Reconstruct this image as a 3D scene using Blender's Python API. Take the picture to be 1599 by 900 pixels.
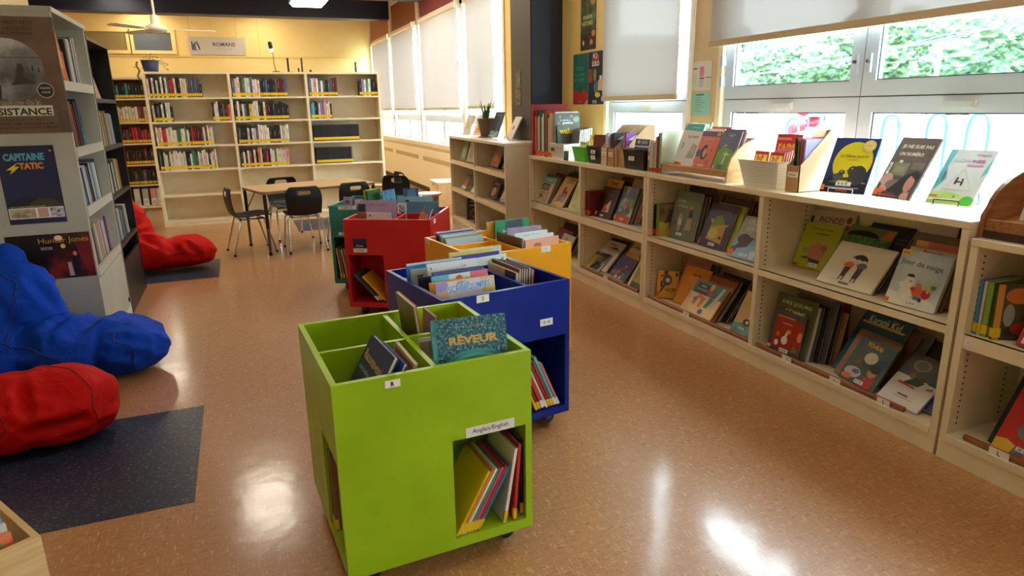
import bpy, bmesh, math, random
from math import radians as RAD, sin, cos, pi
from mathutils import Matrix, Vector, noise

for o in list(bpy.data.objects):
    bpy.data.objects.remove(o, do_unlink=True)
SC = bpy.context.scene
COL = SC.collection
random.seed(7)

# ------------------------------------------------------------------ camera, sky, exposure
cam_d = bpy.data.cameras.new('camera')
cam = bpy.data.objects.new('camera', cam_d); COL.objects.link(cam)
cam_d.sensor_width = 36.0
cam_d.lens = 1040.54 * 36.0 / 1599.0
cam_d.clip_start = 0.05; cam_d.clip_end = 300
_yaw, _pit, _rol = RAD(21.745), RAD(15.282), RAD(-0.976)
_f = Vector((sin(_yaw) * cos(_pit), cos(_yaw) * cos(_pit), -sin(_pit)))
_r = Vector((cos(_yaw), -sin(_yaw), 0)); _u = _r.cross(_f)
_r2 = _r * cos(_rol) + _u * sin(_rol); _u2 = -_r * sin(_rol) + _u * cos(_rol)
cam.matrix_world = Matrix(((_r2.x, _u2.x, -_f.x, 0), (_r2.y, _u2.y, -_f.y, 0), (_r2.z, _u2.z, -_f.z, 1.55), (0, 0, 0, 1)))
SC.camera = cam

W = bpy.data.worlds.new('overcast_sky'); SC.world = W; W.use_nodes = True
_bg = W.node_tree.nodes['Background']
_bg.inputs[0].default_value = (0.80, 0.93, 1.0, 1); _bg.inputs[1].default_value = 18.0
SC.view_settings.view_transform = 'Standard'; SC.view_settings.look = 'None'
SC.view_settings.gamma = 1.0; SC.view_settings.use_curve_mapping = False
SC.view_settings.exposure = 0.70
LAMP_STRENGTH = (2.7, 10.0, 6.3)       # tubes of the near, middle and far rows
LAMP_COLOR = (1.0, 0.90, 0.72)

# ------------------------------------------------------------------ materials
def lin(c):
    out = []
    for v in c[:3]:
        v = v / 255.0
        out.append(v / 12.92 if v <= 0.04045 else ((v + 0.055) / 1.055) ** 2.4)
    return tuple(out) + (1.0,)
_mats = {}
def new_mat(name):
    m = bpy.data.materials.new(name); m.use_nodes = True
    return m, m.node_tree, m.node_tree.nodes['Principled BSDF']
def paint(c, rough=0.45, metal=0.0, spec=0.5, key=None):
    if isinstance(c, str): c = PAL[c]
    k = ('p', tuple(c), rough, metal, spec)
    if k not in _mats:
        m, nt, b = new_mat('paint_%d_%d_%d' % tuple(c[:3]))
        b.inputs['Base Color'].default_value = lin(c)
        b.inputs['Roughness'].default_value = rough
        b.inputs['Metallic'].default_value = metal
        b.inputs['Specular IOR Level'].default_value = spec
        _mats[k] = m
    return _mats[k]
def mottle(c1, c2, scale=20.0, rough=0.45, c3=None, stretch=(1, 1, 1), bump=0.0, detail=4.0, lo=0.35, hi=0.65, spec=0.5):
    k = ('m', tuple(c1), tuple(c2), scale, rough, c3 and tuple(c3), stretch, bump, detail, lo, hi, spec)
    if k in _mats: return _mats[k]
    m, nt, b = new_mat('mottled_%d_%d_%d' % tuple(c1[:3]))
    tc = nt.nodes.new('ShaderNodeTexCoord'); mp = nt.nodes.new('ShaderNodeMapping')
    mp.inputs['Scale'].default_value = stretch
    nz = nt.nodes.new('ShaderNodeTexNoise'); nz.inputs['Scale'].default_value = scale; nz.inputs['Detail'].default_value = detail
    cr = nt.nodes.new('ShaderNodeValToRGB')
    cr.color_ramp.elements[0].position = lo; cr.color_ramp.elements[0].color = lin(c1)
    cr.color_ramp.elements[1].position = hi; cr.color_ramp.elements[1].color = lin(c2)
    if c3:
        e = cr.color_ramp.elements.new((lo + hi) / 2); e.color = lin(c3)
    L = nt.links.new
    L(tc.outputs['Object'], mp.inputs[0]); L(mp.outputs[0], nz.inputs[0]); L(nz.outputs[0], cr.inputs[0])
    L(cr.outputs[0], b.inputs['Base Color']); b.inputs['Roughness'].default_value = rough; b.inputs['Specular IOR Level'].default_value = spec
    if bump:
        bp = nt.nodes.new('ShaderNodeBump'); bp.inputs['Strength'].default_value = bump; bp.inputs['Distance'].default_value = 0.01
        L(nz.outputs[0], bp.inputs['Height']); L(bp.outputs[0], b.inputs['Normal'])
    _mats[k] = m
    return m
def emit(c, s):
    k = ('e', tuple(c), s)
    if k not in _mats:
        m, nt, b = new_mat('glow')
        b.inputs['Base Color'].default_value = (1, 1, 1, 1)
        b.inputs['Emission Color'].default_value = tuple(c) + (1,)
        b.inputs['Emission Strength'].default_value = s
        _mats[k] = m
    return _mats[k]
PAL = dict(w=(226, 222, 212), k=(30, 30, 33), g=(84, 84, 86), b=(82, 98, 122), n=(28, 38, 78), r=(176, 40, 44), p=(222, 158, 162),
           m=(96, 28, 34), c=(226, 208, 170), t=(50, 132, 128), e=(64, 122, 64), y=(226, 190, 40), o=(222, 122, 44), v=(150, 110, 170),
           s=(96, 168, 214), l=(188, 190, 190), d=(94, 66, 46), h=(168, 190, 60), q=(110, 196, 196), u=(36, 84, 160), a=(196, 160, 116))
NAMES = dict(w='white', k='black', g='dark grey', b='slate blue', n='navy', r='red', p='pink', m='maroon', c='cream', t='teal', e='green',
             y='yellow', o='orange', v='lilac', s='sky blue', l='light grey', d='brown', h='lime green', q='turquoise', u='blue', a='tan')
M_PAGE = paint((226, 218, 198), 0.8)
M_WHITE = paint((236, 234, 228), 0.5)
M_INK = paint((24, 24, 26), 0.5)
M_YLAB = paint((232, 196, 20), 0.5)
M_OLAB = paint((226, 96, 30), 0.5)
M_CREAM = mottle((230, 216, 182), (238, 224, 194), 6.0, 0.42)
M_CREAM2 = mottle((230, 218, 188), (238, 226, 198), 6.0, 0.42)
M_EDGE = paint((206, 180, 130), 0.5)
M_BROWNSTRIP = mottle((136, 74, 34), (164, 96, 48), 30.0, 0.4, stretch=(1, .1, 1))
M_HOLE = paint((44, 36, 28), 0.8)
M_CHROME = paint((206, 206, 206), 0.16, 1.0)
M_WIRE = paint((60, 56, 52), 0.3, 0.8)
M_WIREW = paint((226, 226, 226), 0.4)
M_BLACKPL = paint((18, 19, 24), 0.5)
M_BLACKMET = paint((30, 30, 32), 0.45)
M_WOODL = mottle((214, 176, 124), (232, 200, 152), 9.0, 0.45, stretch=(1, 1, 8))
M_WOODB = mottle((128, 78, 44), (160, 104, 62), 8.0, 0.4, stretch=(1, 6, 6))
M_KRAFT = mottle((184, 138, 88), (196, 150, 100), 40.0, 0.8)
M_KRAFTL = paint((222, 190, 150), 0.75)
M_BARS = paint((90, 90, 92), 0.6)
M_DARKINT = paint((14, 14, 14), 0.6)

# ------------------------------------------------------------------ mesh building
class MB:
    def __init__(s): s.v = []; s.f = []; s.mi = []; s.sm = []; s.mats = []
    def mid(s, m):
        if m not in s.mats: s.mats.append(m)
        return s.mats.index(m)
    def add(s, vs, fs, m, M=None, smooth=False):
        o = len(s.v); i = s.mid(m)
        if M is not None: vs = [tuple(M @ Vector(p)) for p in vs]
        s.v += [tuple(p) for p in vs]
        for f in fs: s.f.append(tuple(a + o for a in f)); s.mi.append(i); s.sm.append(smooth)
        return s
    def box(s, x0, x1, y0, y1, z0, z1, m, M=None):
        if x1 < x0: x0, x1 = x1, x0
        if y1 < y0: y0, y1 = y1, y0
        if z1 < z0: z0, z1 = z1, z0
        vs = [(x0, y0, z0), (x1, y0, z0), (x1, y1, z0), (x0, y1, z0), (x0, y0, z1), (x1, y0, z1), (x1, y1, z1), (x0, y1, z1)]
        return s.add(vs, [(0, 3, 2, 1), (4, 5, 6, 7), (0, 1, 5, 4), (1, 2, 6, 5), (2, 3, 7, 6), (3, 0, 4, 7)], m, M)
    def prism(s, pts, y0, y1, m, M=None, axis='y'):
        """polygon pts (a, b) extruded along an axis"""
        n = len(pts)
        if axis == 'y': g = lambda a, b, t: (a, t, b)
        elif axis == 'x': g = lambda a, b, t: (t, a, b)
        else: g = lambda a, b, t: (a, b, t)
        vs = [g(a, b, y0) for a, b in pts] + [g(a, b, y1) for a, b in pts]
        fs = [tuple(range(n)), tuple(range(2 * n - 1, n - 1, -1))] + [(i, i + n, (i + 1) % n + n, (i + 1) % n) for i in range(n)]
        return s.add(vs, fs, m, M)
    def tube(s, pts, r, m, n=8, M=None, closed=False):
        P = [Vector(p) for p in pts]; rings = []; N = len(P)
        up = Vector((0.123, 0.31, 0.94)).normalized()
        vs = []; fs = []
        for i, p in enumerate(P):
            if closed: d = P[(i + 1) % N] - P[i - 1]
            else: d = P[min(i + 1, N - 1)] - P[max(i - 1, 0)]
            d.normalize()
            a = d.cross(up)
            if a.length < .05: a = d.cross(Vector((1, 0, 0)))
            a.normalize(); b = a.cross(d)
            rr = r[i] if isinstance(r, (list, tuple)) else r
            for k in range(n):
                t = 2 * pi * k / n; q = p + (a * cos(t) + b * sin(t)) * rr; vs.append(tuple(q))
        for i in range(N if closed else N - 1):
            j = (i + 1) % N
            for k in range(n): fs.append((i * n + k, i * n + (k + 1) % n, j * n + (k + 1) % n, j * n + k))
        s.add(vs, fs, m, M, True)
        if not closed:
            s.add(vs[:n], [tuple(range(n))], m, M); s.add(vs[-n:], [tuple(range(n))], m, M)
        return s
    def lathe(s, prof, m, n=20, M=None, smooth=True):
        vs = []; fs = []; K = len(prof)
        for r, z in prof:
            for k in range(n): vs.append((r * cos(2 * pi * k / n), r * sin(2 * pi * k / n), z))
        for i in range(K - 1):
            for k in range(n): fs.append((i * n + k, i * n + (k + 1) % n, (i + 1) * n + (k + 1) % n, (i + 1) * n + k))
        s.add(vs, fs, m, M, smooth)
        s.add(vs[:n], [tuple(range(n - 1, -1, -1))], m, M); s.add(vs[-n:], [tuple(range(n))], m, M)
        return s
    def cyl(s, c, r, h, m, n=20, axis='z', M=None):
        R = Matrix.Translation(c) @ (Matrix.Rotation(pi / 2, 4, 'Y') if axis == 'x' else Matrix.Rotation(-pi / 2, 4, 'X') if axis == 'y' else Matrix.Identity(4))
        if M is not None: R = M @ R
        return s.lathe([(r, 0), (r, h)], m, n, R)
    def mesh(s, name):
        me = bpy.data.meshes.new(name); me.from_pydata(s.v, [], s.f)
        for m in s.mats: me.materials.append(m)
        me.polygons.foreach_set('material_index', s.mi); me.polygons.foreach_set('use_smooth', s.sm)
        me.update(); return me
    def build(s, name, parent=None, M=None):
        o = bpy.data.objects.new(name, s.mesh(name)); COL.objects.link(o)
        if parent is not None: o.parent = parent
        if M is not None: o.matrix_local = M
        return o
def box_obj(name, x0, x1, y0, y1, z0, z1, m, parent=None, M=None): return MB().box(x0, x1, y0, y1, z0, z1, m).build(name, parent, M)
def tag(o, label, cat, group=None, kind=None):
    if label: o['label'] = label
    if cat: o['category'] = cat
    if group: o['group'] = group
    if kind: o['kind'] = kind
    return o
def struct(o): o['kind'] = 'structure'; return o
def thing(name, label, cat, M=None, group=None):
    o = bpy.data.objects.new(name, None); COL.objects.link(o); o.empty_display_size = .05
    if M is not None: o.matrix_world = M
    return tag(o, label, cat, group)
def T(x, y, z): return Matrix.Translation((x, y, z))
def R(deg, ax): return Matrix.Rotation(RAD(deg), 4, ax)
def dup(root, M, label=None, group=None):
    r = root.copy(); COL.objects.link(r); r.matrix_world = M
    if label: r['label'] = label
    if group: r['group'] = group
    for ch in list(root.children):
        c = ch.copy(); COL.objects.link(c); c.parent = r
        for g in list(ch.children):
            d = g.copy(); COL.objects.link(d); d.parent = c
    return r
def bevel(o, w=0.003, seg=2):
    m = o.modifiers.new('edge', 'BEVEL'); m.width = w; m.segments = seg; m.limit_method = 'ANGLE'; m.angle_limit = RAD(40)
    return o

# ------------------------------------------------------------------ lettering
_txt = {}
def text_geo(s, bold=0.0):
    k = (s, bold)
    if k in _txt: return _txt[k]
    cu = bpy.data.curves.new('lettering', 'FONT'); cu.body = s; cu.size = 1.0; cu.resolution_u = 2; cu.offset = bold
    cu.align_x = 'CENTER'; cu.align_y = 'CENTER'
    o = bpy.data.objects.new('lettering', cu); COL.objects.link(o)
    dg = bpy.context.evaluated_depsgraph_get(); e = o.evaluated_get(dg); me = e.to_mesh()
    vs = [(v.co.x, v.co.y) for v in me.vertices]; fs = [tuple(p.vertices) for p in me.polygons]
    e.to_mesh_clear(); bpy.data.objects.remove(o, do_unlink=True); bpy.data.curves.remove(cu)
    if not vs: vs = [(0, 0), (0.01, 0), (0, .01)]; fs = []
    x0 = min(v[0] for v in vs); x1 = max(v[0] for v in vs); y0 = min(v[1] for v in vs); y1 = max(v[1] for v in vs)
    cx, cy = (x0 + x1) / 2, (y0 + y1) / 2
    vs = [(a - cx, b - cy) for a, b in vs]
    _txt[k] = (vs, fs, x1 - x0, y1 - y0)
    return _txt[k]
def art_on(mb, w, h, art, M=None, y=-0.0004, dy=-0.00016):
    """flat print on the face y = 0 of a w x h rectangle whose viewer stands at -y"""
    for sh in art:
        k = sh[0]
        if k == 'r':
            _, u0, v0, u1, v1, m = sh
            pts = [(u0 * w, v0 * h), (u1 * w, v0 * h), (u1 * w, v1 * h), (u0 * w, v1 * h)]
        elif k == 'e':
            _, cu, cv, ru, rv, m = sh
            pts = [((cu + ru * cos(2 * pi * i / 28)) * w, (cv + rv * sin(2 * pi * i / 28)) * h) for i in range(28)]
        elif k == 'p':
            _, ps, m = sh
            pts = [(a * w, b * h) for a, b in ps]
        elif k == 't':
            _, s, cu, cv, wu, m = sh[:6]
            rot = sh[6] if len(sh) > 6 else 0; bold = sh[7] if len(sh) > 7 else 0.012; hs = sh[8] if len(sh) > 8 else None
            vs, fs, tw, th = text_geo(s, bold)
            sc = min(wu * w / tw, (9 if hs else .72) * h / max(th, .2)); sy = sc if hs is None else hs * h / th
            ca, sa = cos(RAD(rot)), sin(RAD(rot))
            P = [((a * sc * ca - b * sy * sa) + cu * w, y, (a * sc * sa + b * sy * ca) + cv * h) for a, b in vs]
            if isinstance(m, tuple) or isinstance(m, str): m = paint(m)
            mb.add(P, fs, m, M); y += dy; continue
        if isinstance(m, tuple) or isinstance(m, str): m = paint(m)
        pts = [(min(w, max(0, a)), min(h, max(0, b))) for a, b in pts]
        mb.add([(a, y, b) for a, b in pts], [tuple(range(len(pts)))], m, M)
        y += dy

# ------------------------------------------------------------------ books
ORD = ['first', 'second', 'third', 'fourth', 'fifth', 'sixth', 'seventh', 'eighth', 'ninth', 'tenth', 'eleventh', 'twelfth', 'thirteenth',
       'fourteenth', 'fifteenth', 'sixteenth', 'seventeenth', 'eighteenth', 'nineteenth', 'twentieth'] + ['twenty-' + x for x in
       ['first', 'second', 'third', 'fourth', 'fifth', 'sixth', 'seventh', 'eighth', 'ninth']]
from mathutils.bvhtree import BVHTree
_shelves = None; _placed = []
_CASES = ('bookcase', 'display case', 'book bin', 'basket', 'bin', 'magazine holder', 'book rack', 'potted plant', 'crate')
def _solids():
    """world-space trees of everything books stand in"""
    global _shelves
    if _shelves is None:
        bpy.context.view_layer.update(); _shelves = []
        for o in COL.objects:
            if o.get('category') not in _CASES: continue
            vs = []; fs = []
            for q in [o] + list(o.children_recursive):
                if q.type != 'MESH': continue
                b = len(vs); mw = q.matrix_world; vs += [mw @ v.co for v in q.data.vertices]; fs += [tuple(i + b for i in p.vertices) for p in q.data.polygons]
            if not fs: continue
            c = sum(vs, Vector()) / len(vs); r = max((v - c).length for v in vs)
            _shelves.append((c, r, BVHTree.FromPolygons(vs, fs)))
    return _shelves
def _crate(M, w, h, t, e=.0046):
    vs = [M @ Vector(p) for p in ((-.0010, -e, 0), (w, -e, 0), (w, t + .0009, 0), (-.0010, t + .0009, 0), (-.0010, -e, h), (w, -e, h), (w, t + .0009, h), (-.0010, t + .0009, h))]
    c = sum(vs, Vector()) / 8; r = max((v - c).length for v in vs)
    return c, r, BVHTree.FromPolygons(vs, [(0, 3, 2, 1), (4, 5, 6, 7), (0, 1, 5, 4), (1, 2, 6, 5), (2, 3, 7, 6), (3, 0, 4, 7)])
def _clear(k):
    c, r, b = k
    for c2, r2, b2 in _solids():
        if (c - c2).length < r + r2 and b.overlap(b2): return False
    for c2, r2, b2 in reversed(_placed):
        if (c - c2).length < r + r2 and b.overlap(b2): return False
    return True
def settle(M, w, h, t, e=.0046):
    """slide a book a little along its shelf, or trim it, until it touches nothing it would cut through"""
    ex = (M.to_3x3() @ Vector((1, 0, 0))); ex.z = 0; ey = (M.to_3x3() @ Vector((0, 1, 0))); ey.z = 0
    ex = ex.normalized() if ex.length > .05 else Vector(); ey = ey.normalized() if ey.length > .05 else Vector()
    best = None
    for s in (1, .96, .9, .82):
        opts = sorted(((abs(dx) + abs(dy) * 1.1, dx, dy) for dx in (0, .004, -.004, .01, -.01, .02, -.02,   .035, -.035, .06, -.06) for dy in (0, .003, -.003, .007, -.007, .012, -.012, .02, -.02, .03, -.03, .045)), key=lambda q: q[0])
        for _, dx, dy in opts:
            N = T(*(ex * dx + ey * dy)) @ M; k = _crate(N, w * (s if s > .9 else .95 * s), h * s, t, e)
            if _clear(k): _placed.append(k); return N, w * (s if s > .9 else .95 * s), h * s, True
    _placed.append(_crate(M, w, h, t, e)); return M, w, h, False
UNSETTLED = []
def book(name, label, cat, M, w, h, t, col, art=(), group=None, spine=None, stickers=(), slab=None, slab_z=(0.012, 0.05), back=None, slab_w=0.012, pages=True, soft=False, filler=False):
    """book standing with its spine along z at x = 0, front cover in the plane y = 0 facing -y"""
    M, w, h, ok = settle(M, w, h, t, .0046 if stickers else .0028 if art else .001)
    if not ok:
        UNSETTLED.append(label)
        if filler: _placed.pop(); return None
    cm = col if not isinstance(col, (str, tuple)) else paint(col)
    sm = cm if spine is None else (paint(spine) if isinstance(spine, (str, tuple)) else spine)
    b = 0.0012 if soft else 0.0024
    b = min(b, t * .25)
    mb = MB()
    mb.box(0, w, 0, b, 0, h, cm); mb.box(0, b, b, t - b, 0, h, sm); mb.box(0, w, t - b, t, 0, h, cm if back is None else paint(back))
    art_on(mb, w, h, art)
    o = mb.build(name, None, M); tag(o, label, cat, group)
    if pages: box_obj('page_block', b, w - (.001 if soft else .004), b, t - b, .001 if soft else .003, h - (.001 if soft else .003), M_PAGE, o)
    for (u, v, su, sv) in stickers:
        s = MB(); s.box(u * w, (u + su) * w, -.0042, -.0034, v * h, (v + sv) * h, M_WHITE)
        n = 9
        for i in range(n):
            if i % 3 != 2: s.box((u + su * (.12 + .76 * i / n)) * w, (u + su * (.12 + .76 * (i + .6) / n)) * w, -.0044, -.0042, (v + sv * .22) * h, (v + sv * .8) * h, M_BARS)
        s.build('barcode_sticker', o)
    if slab is not None:
        sl = MB().box(-.0008, slab_w, -.0008 - .0015 * bool(art), t + .0008, slab_z[0], min(slab_z[1], h * .4), slab)
        so = sl.build('spine_label', o); so['label'] = 'coloured call number label'
    return o
def shelf_M(x, y, z, yaw, tilt, t=0.012):
    """book leaning back by tilt: bottom front-cover corner at (x, y), resting on height z"""
    return T(x, y, z + t * sin(RAD(tilt)) + .001) @ R(yaw, 'Z') @ R(-tilt, 'X')
class Front:
    """a face-out book and the books stacked behind it"""
    def __init__(s, x, y, z, yaw, tilt): s.x, s.y, s.z, s.yaw, s.tilt = x, y, z, yaw, tilt; s.d = 0
    def at(s, d=0.0, x0=0.0, t=0.012):
        ya = RAD(s.yaw); k = d / cos(RAD(s.tilt))
        return shelf_M(s.x + cos(ya) * x0 - sin(ya) * k, s.y + sin(ya) * x0 + cos(ya) * k, s.z, s.yaw, s.tilt, t)
    def put(s, label, w, h, col, art=(), t=0.010, x0=0.0, name='picture_book', cat='book', group='picture books facing out on the low shelves', gap=0.0015, **kw):
        M = s.at(s.d, x0, t); s.d += t + gap
        return book(name, label, cat, M, w, h, t, col, art, group=group, **kw)
def file_row(fr, n, cols, label_of, w, h, t=0.011, dx=0.006, h_var=.04, gap=.002, **kw):
    for i in range(n):
        c = cols[i % len(cols)]
        fr.put(label_of(i, NAMES[c]), w * random.uniform(.92, 1.05), h + random.uniform(-h_var, h_var), c, t=t * random.uniform(.8, 1.3), x0=dx * (i + 1), gap=gap, filler=True, **kw)
# ------------------------------------------------------------------ room shell
M_WALLY = mottle((240, 208, 128), (244, 214, 138), 2.0, 0.6)
M_WALLP = paint((222, 194, 150), 0.6)
M_FRAMEC = paint((240, 228, 202), 0.45)
M_WHITEF = paint((198, 212, 228), 0.35)
M_GASKET = paint((50, 50, 56), 0.5)
M_NAVY = paint((22, 26, 44), 0.5)

def floor_material():
    m, nt, b = new_mat('vinyl_tile'); N = nt.nodes.new; L = nt.links.new
    tc = N('ShaderNodeTexCoord')
    nz = N('ShaderNodeTexNoise'); nz.inputs['Scale'].default_value = 1.2; L(tc.outputs['Object'], nz.inputs[0])
    base = N('ShaderNodeValToRGB'); base.color_ramp.elements[0].color = lin((178, 124, 74)); base.color_ramp.elements[1].color = lin((192, 136, 84))
    L(nz.outputs[0], base.inputs[0])
    col = base.outputs[0]
    for sc, stretch, lo, c in ((140, (1, .16, 1), .64, (212, 172, 130)), (110, (.16, 1, 1), .65, (204, 160, 116)), (100, (.3, 1, 1), .64, (158, 106, 64))):
        mp = N('ShaderNodeMapping'); mp.inputs['Scale'].default_value = stretch; L(tc.outputs['Object'], mp.inputs[0])
        n2 = N('ShaderNodeTexNoise'); n2.inputs['Scale'].default_value = sc; n2.inputs['Detail'].default_value = 2; L(mp.outputs[0], n2.inputs[0])
        mr = N('ShaderNodeMapRange'); mr.inputs[1].default_value = lo - .05; mr.inputs[2].default_value = lo + .05; L(n2.outputs[0], mr.inputs[0])
        mx = N('ShaderNodeMix'); mx.data_type = 'RGBA'; L(mr.outputs[0], mx.inputs[0]); L(col, mx.inputs[6]); mx.inputs[7].default_value = lin(c)
        col = mx.outputs[2]
    bk = N('ShaderNodeTexBrick'); bk.offset = 0; bk.inputs['Scale'].default_value = 1.0
    bk.inputs['Brick Width'].default_value = .3233; bk.inputs['Row Height'].default_value = .3233; bk.inputs['Mortar Size'].default_value = .0007
    mp = N('ShaderNodeMapping'); mp.inputs['Location'].default_value = (.33, -2.735, 0); L(tc.outputs['Object'], mp.inputs[0]); L(mp.outputs[0], bk.inputs[0])
    mx = N('ShaderNodeMix'); mx.data_type = 'RGBA'; L(bk.outputs['Fac'], mx.inputs[0]); L(col, mx.inputs[6]); mx.inputs[7].default_value = lin((140, 98, 64))
    L(mx.outputs[2], b.inputs['Base Color'])
    n3 = N('ShaderNodeTexNoise'); n3.inputs['Scale'].default_value = 6; L(tc.outputs['Object'], n3.inputs[0])
    mr = N('ShaderNodeMapRange'); mr.inputs[3].default_value = .10; mr.inputs[4].default_value = .20; L(n3.outputs[0], mr.inputs[0]); L(mr.outputs[0], b.inputs['Coat Roughness']); b.inputs['Coat Weight'].default_value = .8; b.inputs['Roughness'].default_value = .42
    bp = N('ShaderNodeBump'); bp.inputs['Strength'].default_value = .08; bp.inputs['Distance'].default_value = .01
    n4 = N('ShaderNodeTexNoise'); n4.inputs['Scale'].default_value = 9; L(tc.outputs['Object'], n4.inputs[0]); L(n4.outputs[0], bp.inputs['Height']); L(bp.outputs[0], b.inputs['Normal']); L(bp.outputs[0], b.inputs['Coat Normal'])
    return m
X0, XW, Y0, Y1, ZC = -5.0, 3.3, -4.0, 17.4, 3.72
struct(box_obj('floor', X0, XW + .12, Y0, Y1, -.12, 0, floor_material()))
M_BLUETILE = mottle((40, 46, 62), (56, 66, 84), 120.0, 0.3, stretch=(.35, 1, 1), c3=(44, 52, 70))
def blue_tile_material():
    m, nt, b = new_mat('blue_vinyl_tile'); N = nt.nodes.new; L = nt.links.new
    tc = N('ShaderNodeTexCoord'); mp = N('ShaderNodeMapping'); mp.inputs['Scale'].default_value = (.4, 1.2, 1); L(tc.outputs['Object'], mp.inputs[0])
    n2 = N('ShaderNodeTexNoise'); n2.inputs['Scale'].default_value = 130; n2.inputs['Detail'].default_value = 2; L(mp.outputs[0], n2.inputs[0])
    cr = N('ShaderNodeValToRGB'); cr.color_ramp.elements[0].position = .6; cr.color_ramp.elements[0].color = lin((32, 46, 70)); cr.color_ramp.elements[1].position = .72; cr.color_ramp.elements[1].color = lin((150, 160, 170))
    L(n2.outputs[0], cr.inputs[0]); L(cr.outputs[0], b.inputs['Base Color']); b.inputs['Roughness'].default_value = .3
    return m
_bt = blue_tile_material()
for i, (a, b_, c, d) in enumerate(((-1.30, -.33, 2.735, 3.735), (-1.28, -.31, 6.86, 7.75), (.62, 1.35, 9.1, 10.1))):
    struct(box_obj('trim_%d' % (i + 1), a, b_, c, d, 0.0, .0012, _bt))
M_CEIL = mottle((150, 104, 70), (164, 116, 80), 3.0, 0.7)
struct(box_obj('ceiling', X0, XW + .12, Y0, Y1, ZC, ZC + .1, M_CEIL))
struct(box_obj('wall_left', -2.32, -2.2, Y0, 10.46, 0, ZC, paint((214, 198, 156), 0.6)))
struct(box_obj('wall_left_far', X0 - .1, X0, Y0, Y1, 0, ZC, M_WALLY))
struct(box_obj('wall_front', X0, XW + .12, Y0 - .1, Y0, 0, ZC, paint((232, 224, 206), .6)))
wb = MB(); wb.box(X0, XW + .12, Y1, Y1 + .12, 0, ZC, M_WALLY); wb.box(-3.4, XW, Y1 - .02, Y1, 2.735, 2.765, paint((232, 198, 118), .6))
for x in (-.72, .25, .72): wb.box(x, x + .012, Y1 - .006, Y1, 2.77, ZC, paint((226, 190, 108), .6))
struct(wb.build('wall_back'))
for i, (ya, yb) in enumerate(((12.1, 12.45), (15.0, 15.4))):
    struct(box_obj('ceiling_beam_%d' % (i + 1), X0, XW, ya, yb, 3.36, ZC, M_NAVY))
# interior transom windows of the back wall
for i, (xa, xb, g) in enumerate(((-2.78, -1.98, (150, 128, 82)), (-1.84, -1.10, (98, 106, 108)))):
    fr = MB(); zb, zt, y = 2.86, 3.235, Y1
    for b_ in ((xa - .08, xb + .08, zt, zt + .07), (xa - .08, xb + .08, zb - .07, zb), (xa - .08, xa, zb, zt), (xb, xb + .08, zb, zt)):
        fr.box(b_[0], b_[1], y - .05, y, b_[2], b_[3], M_WALLY)
    w = struct(fr.build('window_%d' % (10 + i)))
    box_obj('pane', xa, xb, y - .03, y - .02, zb, zt, paint(g, 0.25), w)

# glass
def glass_material():
    m = bpy.data.materials.new('window_glass'); m.use_nodes = True; nt = m.node_tree; nt.nodes.clear()
    o = nt.nodes.new('ShaderNodeOutputMaterial'); mx = nt.nodes.new('ShaderNodeMixShader'); t = nt.nodes.new('ShaderNodeBsdfTransparent'); g = nt.nodes.new('ShaderNodeBsdfGlossy')
    g.inputs['Roughness'].default_value = .02; t.inputs[0].default_value = (.95, .98, .98, 1); mx.inputs[0].default_value = .05
    nt.links.new(t.outputs[0], mx.inputs[1]); nt.links.new(g.outputs[0], mx.inputs[2]); nt.links.new(mx.outputs[0], o.inputs[0]); return m
M_GLASS = glass_material()
def blind_material(tr):
    m = bpy.data.materials.new('roller_shade_cloth'); m.use_nodes = True; nt = m.node_tree; nt.nodes.clear(); N = nt.nodes.new; L = nt.links.new
    o = N('ShaderNodeOutputMaterial'); a = N('ShaderNodeMixShader'); b = N('ShaderNodeMixShader')
    d = N('ShaderNodeBsdfDiffuse'); t = N('ShaderNodeBsdfTranslucent'); x = N('ShaderNodeBsdfTransparent')
    d.inputs[0].default_value = (.62, .62, .62, 1); t.inputs[0].default_value = (.78, .76, .74, 1); x.inputs[0].default_value = (1, .98, .95, 1)
    a.inputs[0].default_value = BLIND_TRANS; L(d.outputs[0], a.inputs[1]); L(t.outputs[0], a.inputs[2])
    b.inputs[0].default_value = tr; L(a.outputs[0], b.inputs[1]); L(x.outputs[0], b.inputs[2]); L(b.outputs[0], o.inputs[0]); return m
BLIND_TRANS = 0.028
M_BLIND = blind_material(.010)
M_BLINDF = blind_material(.003)
M_BLINDBAR = paint((206, 184, 150), 0.6)

# ------------------------------------------------------------------ window wall
wr = MB()
XO = XW + .12
wr.box(XW, XO, Y0, -2.65, 0, ZC, M_WALLP); wr.box(XW, XO, .65, 1.70, 0, ZC, M_WALLP); wr.box(XW, XO, -2.65, .65, 0, .92, M_WALLP); wr.box(XW, XO, -2.65, .65, 3.12, ZC, M_WALLP)                    # solid stretches around the added window behind the camera
wr.box(XW, XO, 1.70, 4.12, 0, .92, M_WALLP); wr.box(XW, XO, 1.70, 4.12, 3.12, ZC, M_WALLP)
wr.box(XW, XO, 4.12, 4.47, 0, ZC, M_WALLP)
wr.box(XW, XO, 4.47, 5.78, 0, .92, M_WALLP); wr.box(XW, XO, 4.47, 5.78, 3.12, ZC, M_WALLP)
wr.box(XW, XO, 5.78, 8.36, 0, ZC, M_WALLY)
wr.box(XW, XO, 8.36, Y1, 0, .86, paint((240, 228, 196), .55))
struct(wr.build('wall_right'))
BAYS = [(8.42, 10.02), (10.16, 12.63), (12.77, 14.97), (15.11, 17.3)]
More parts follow.
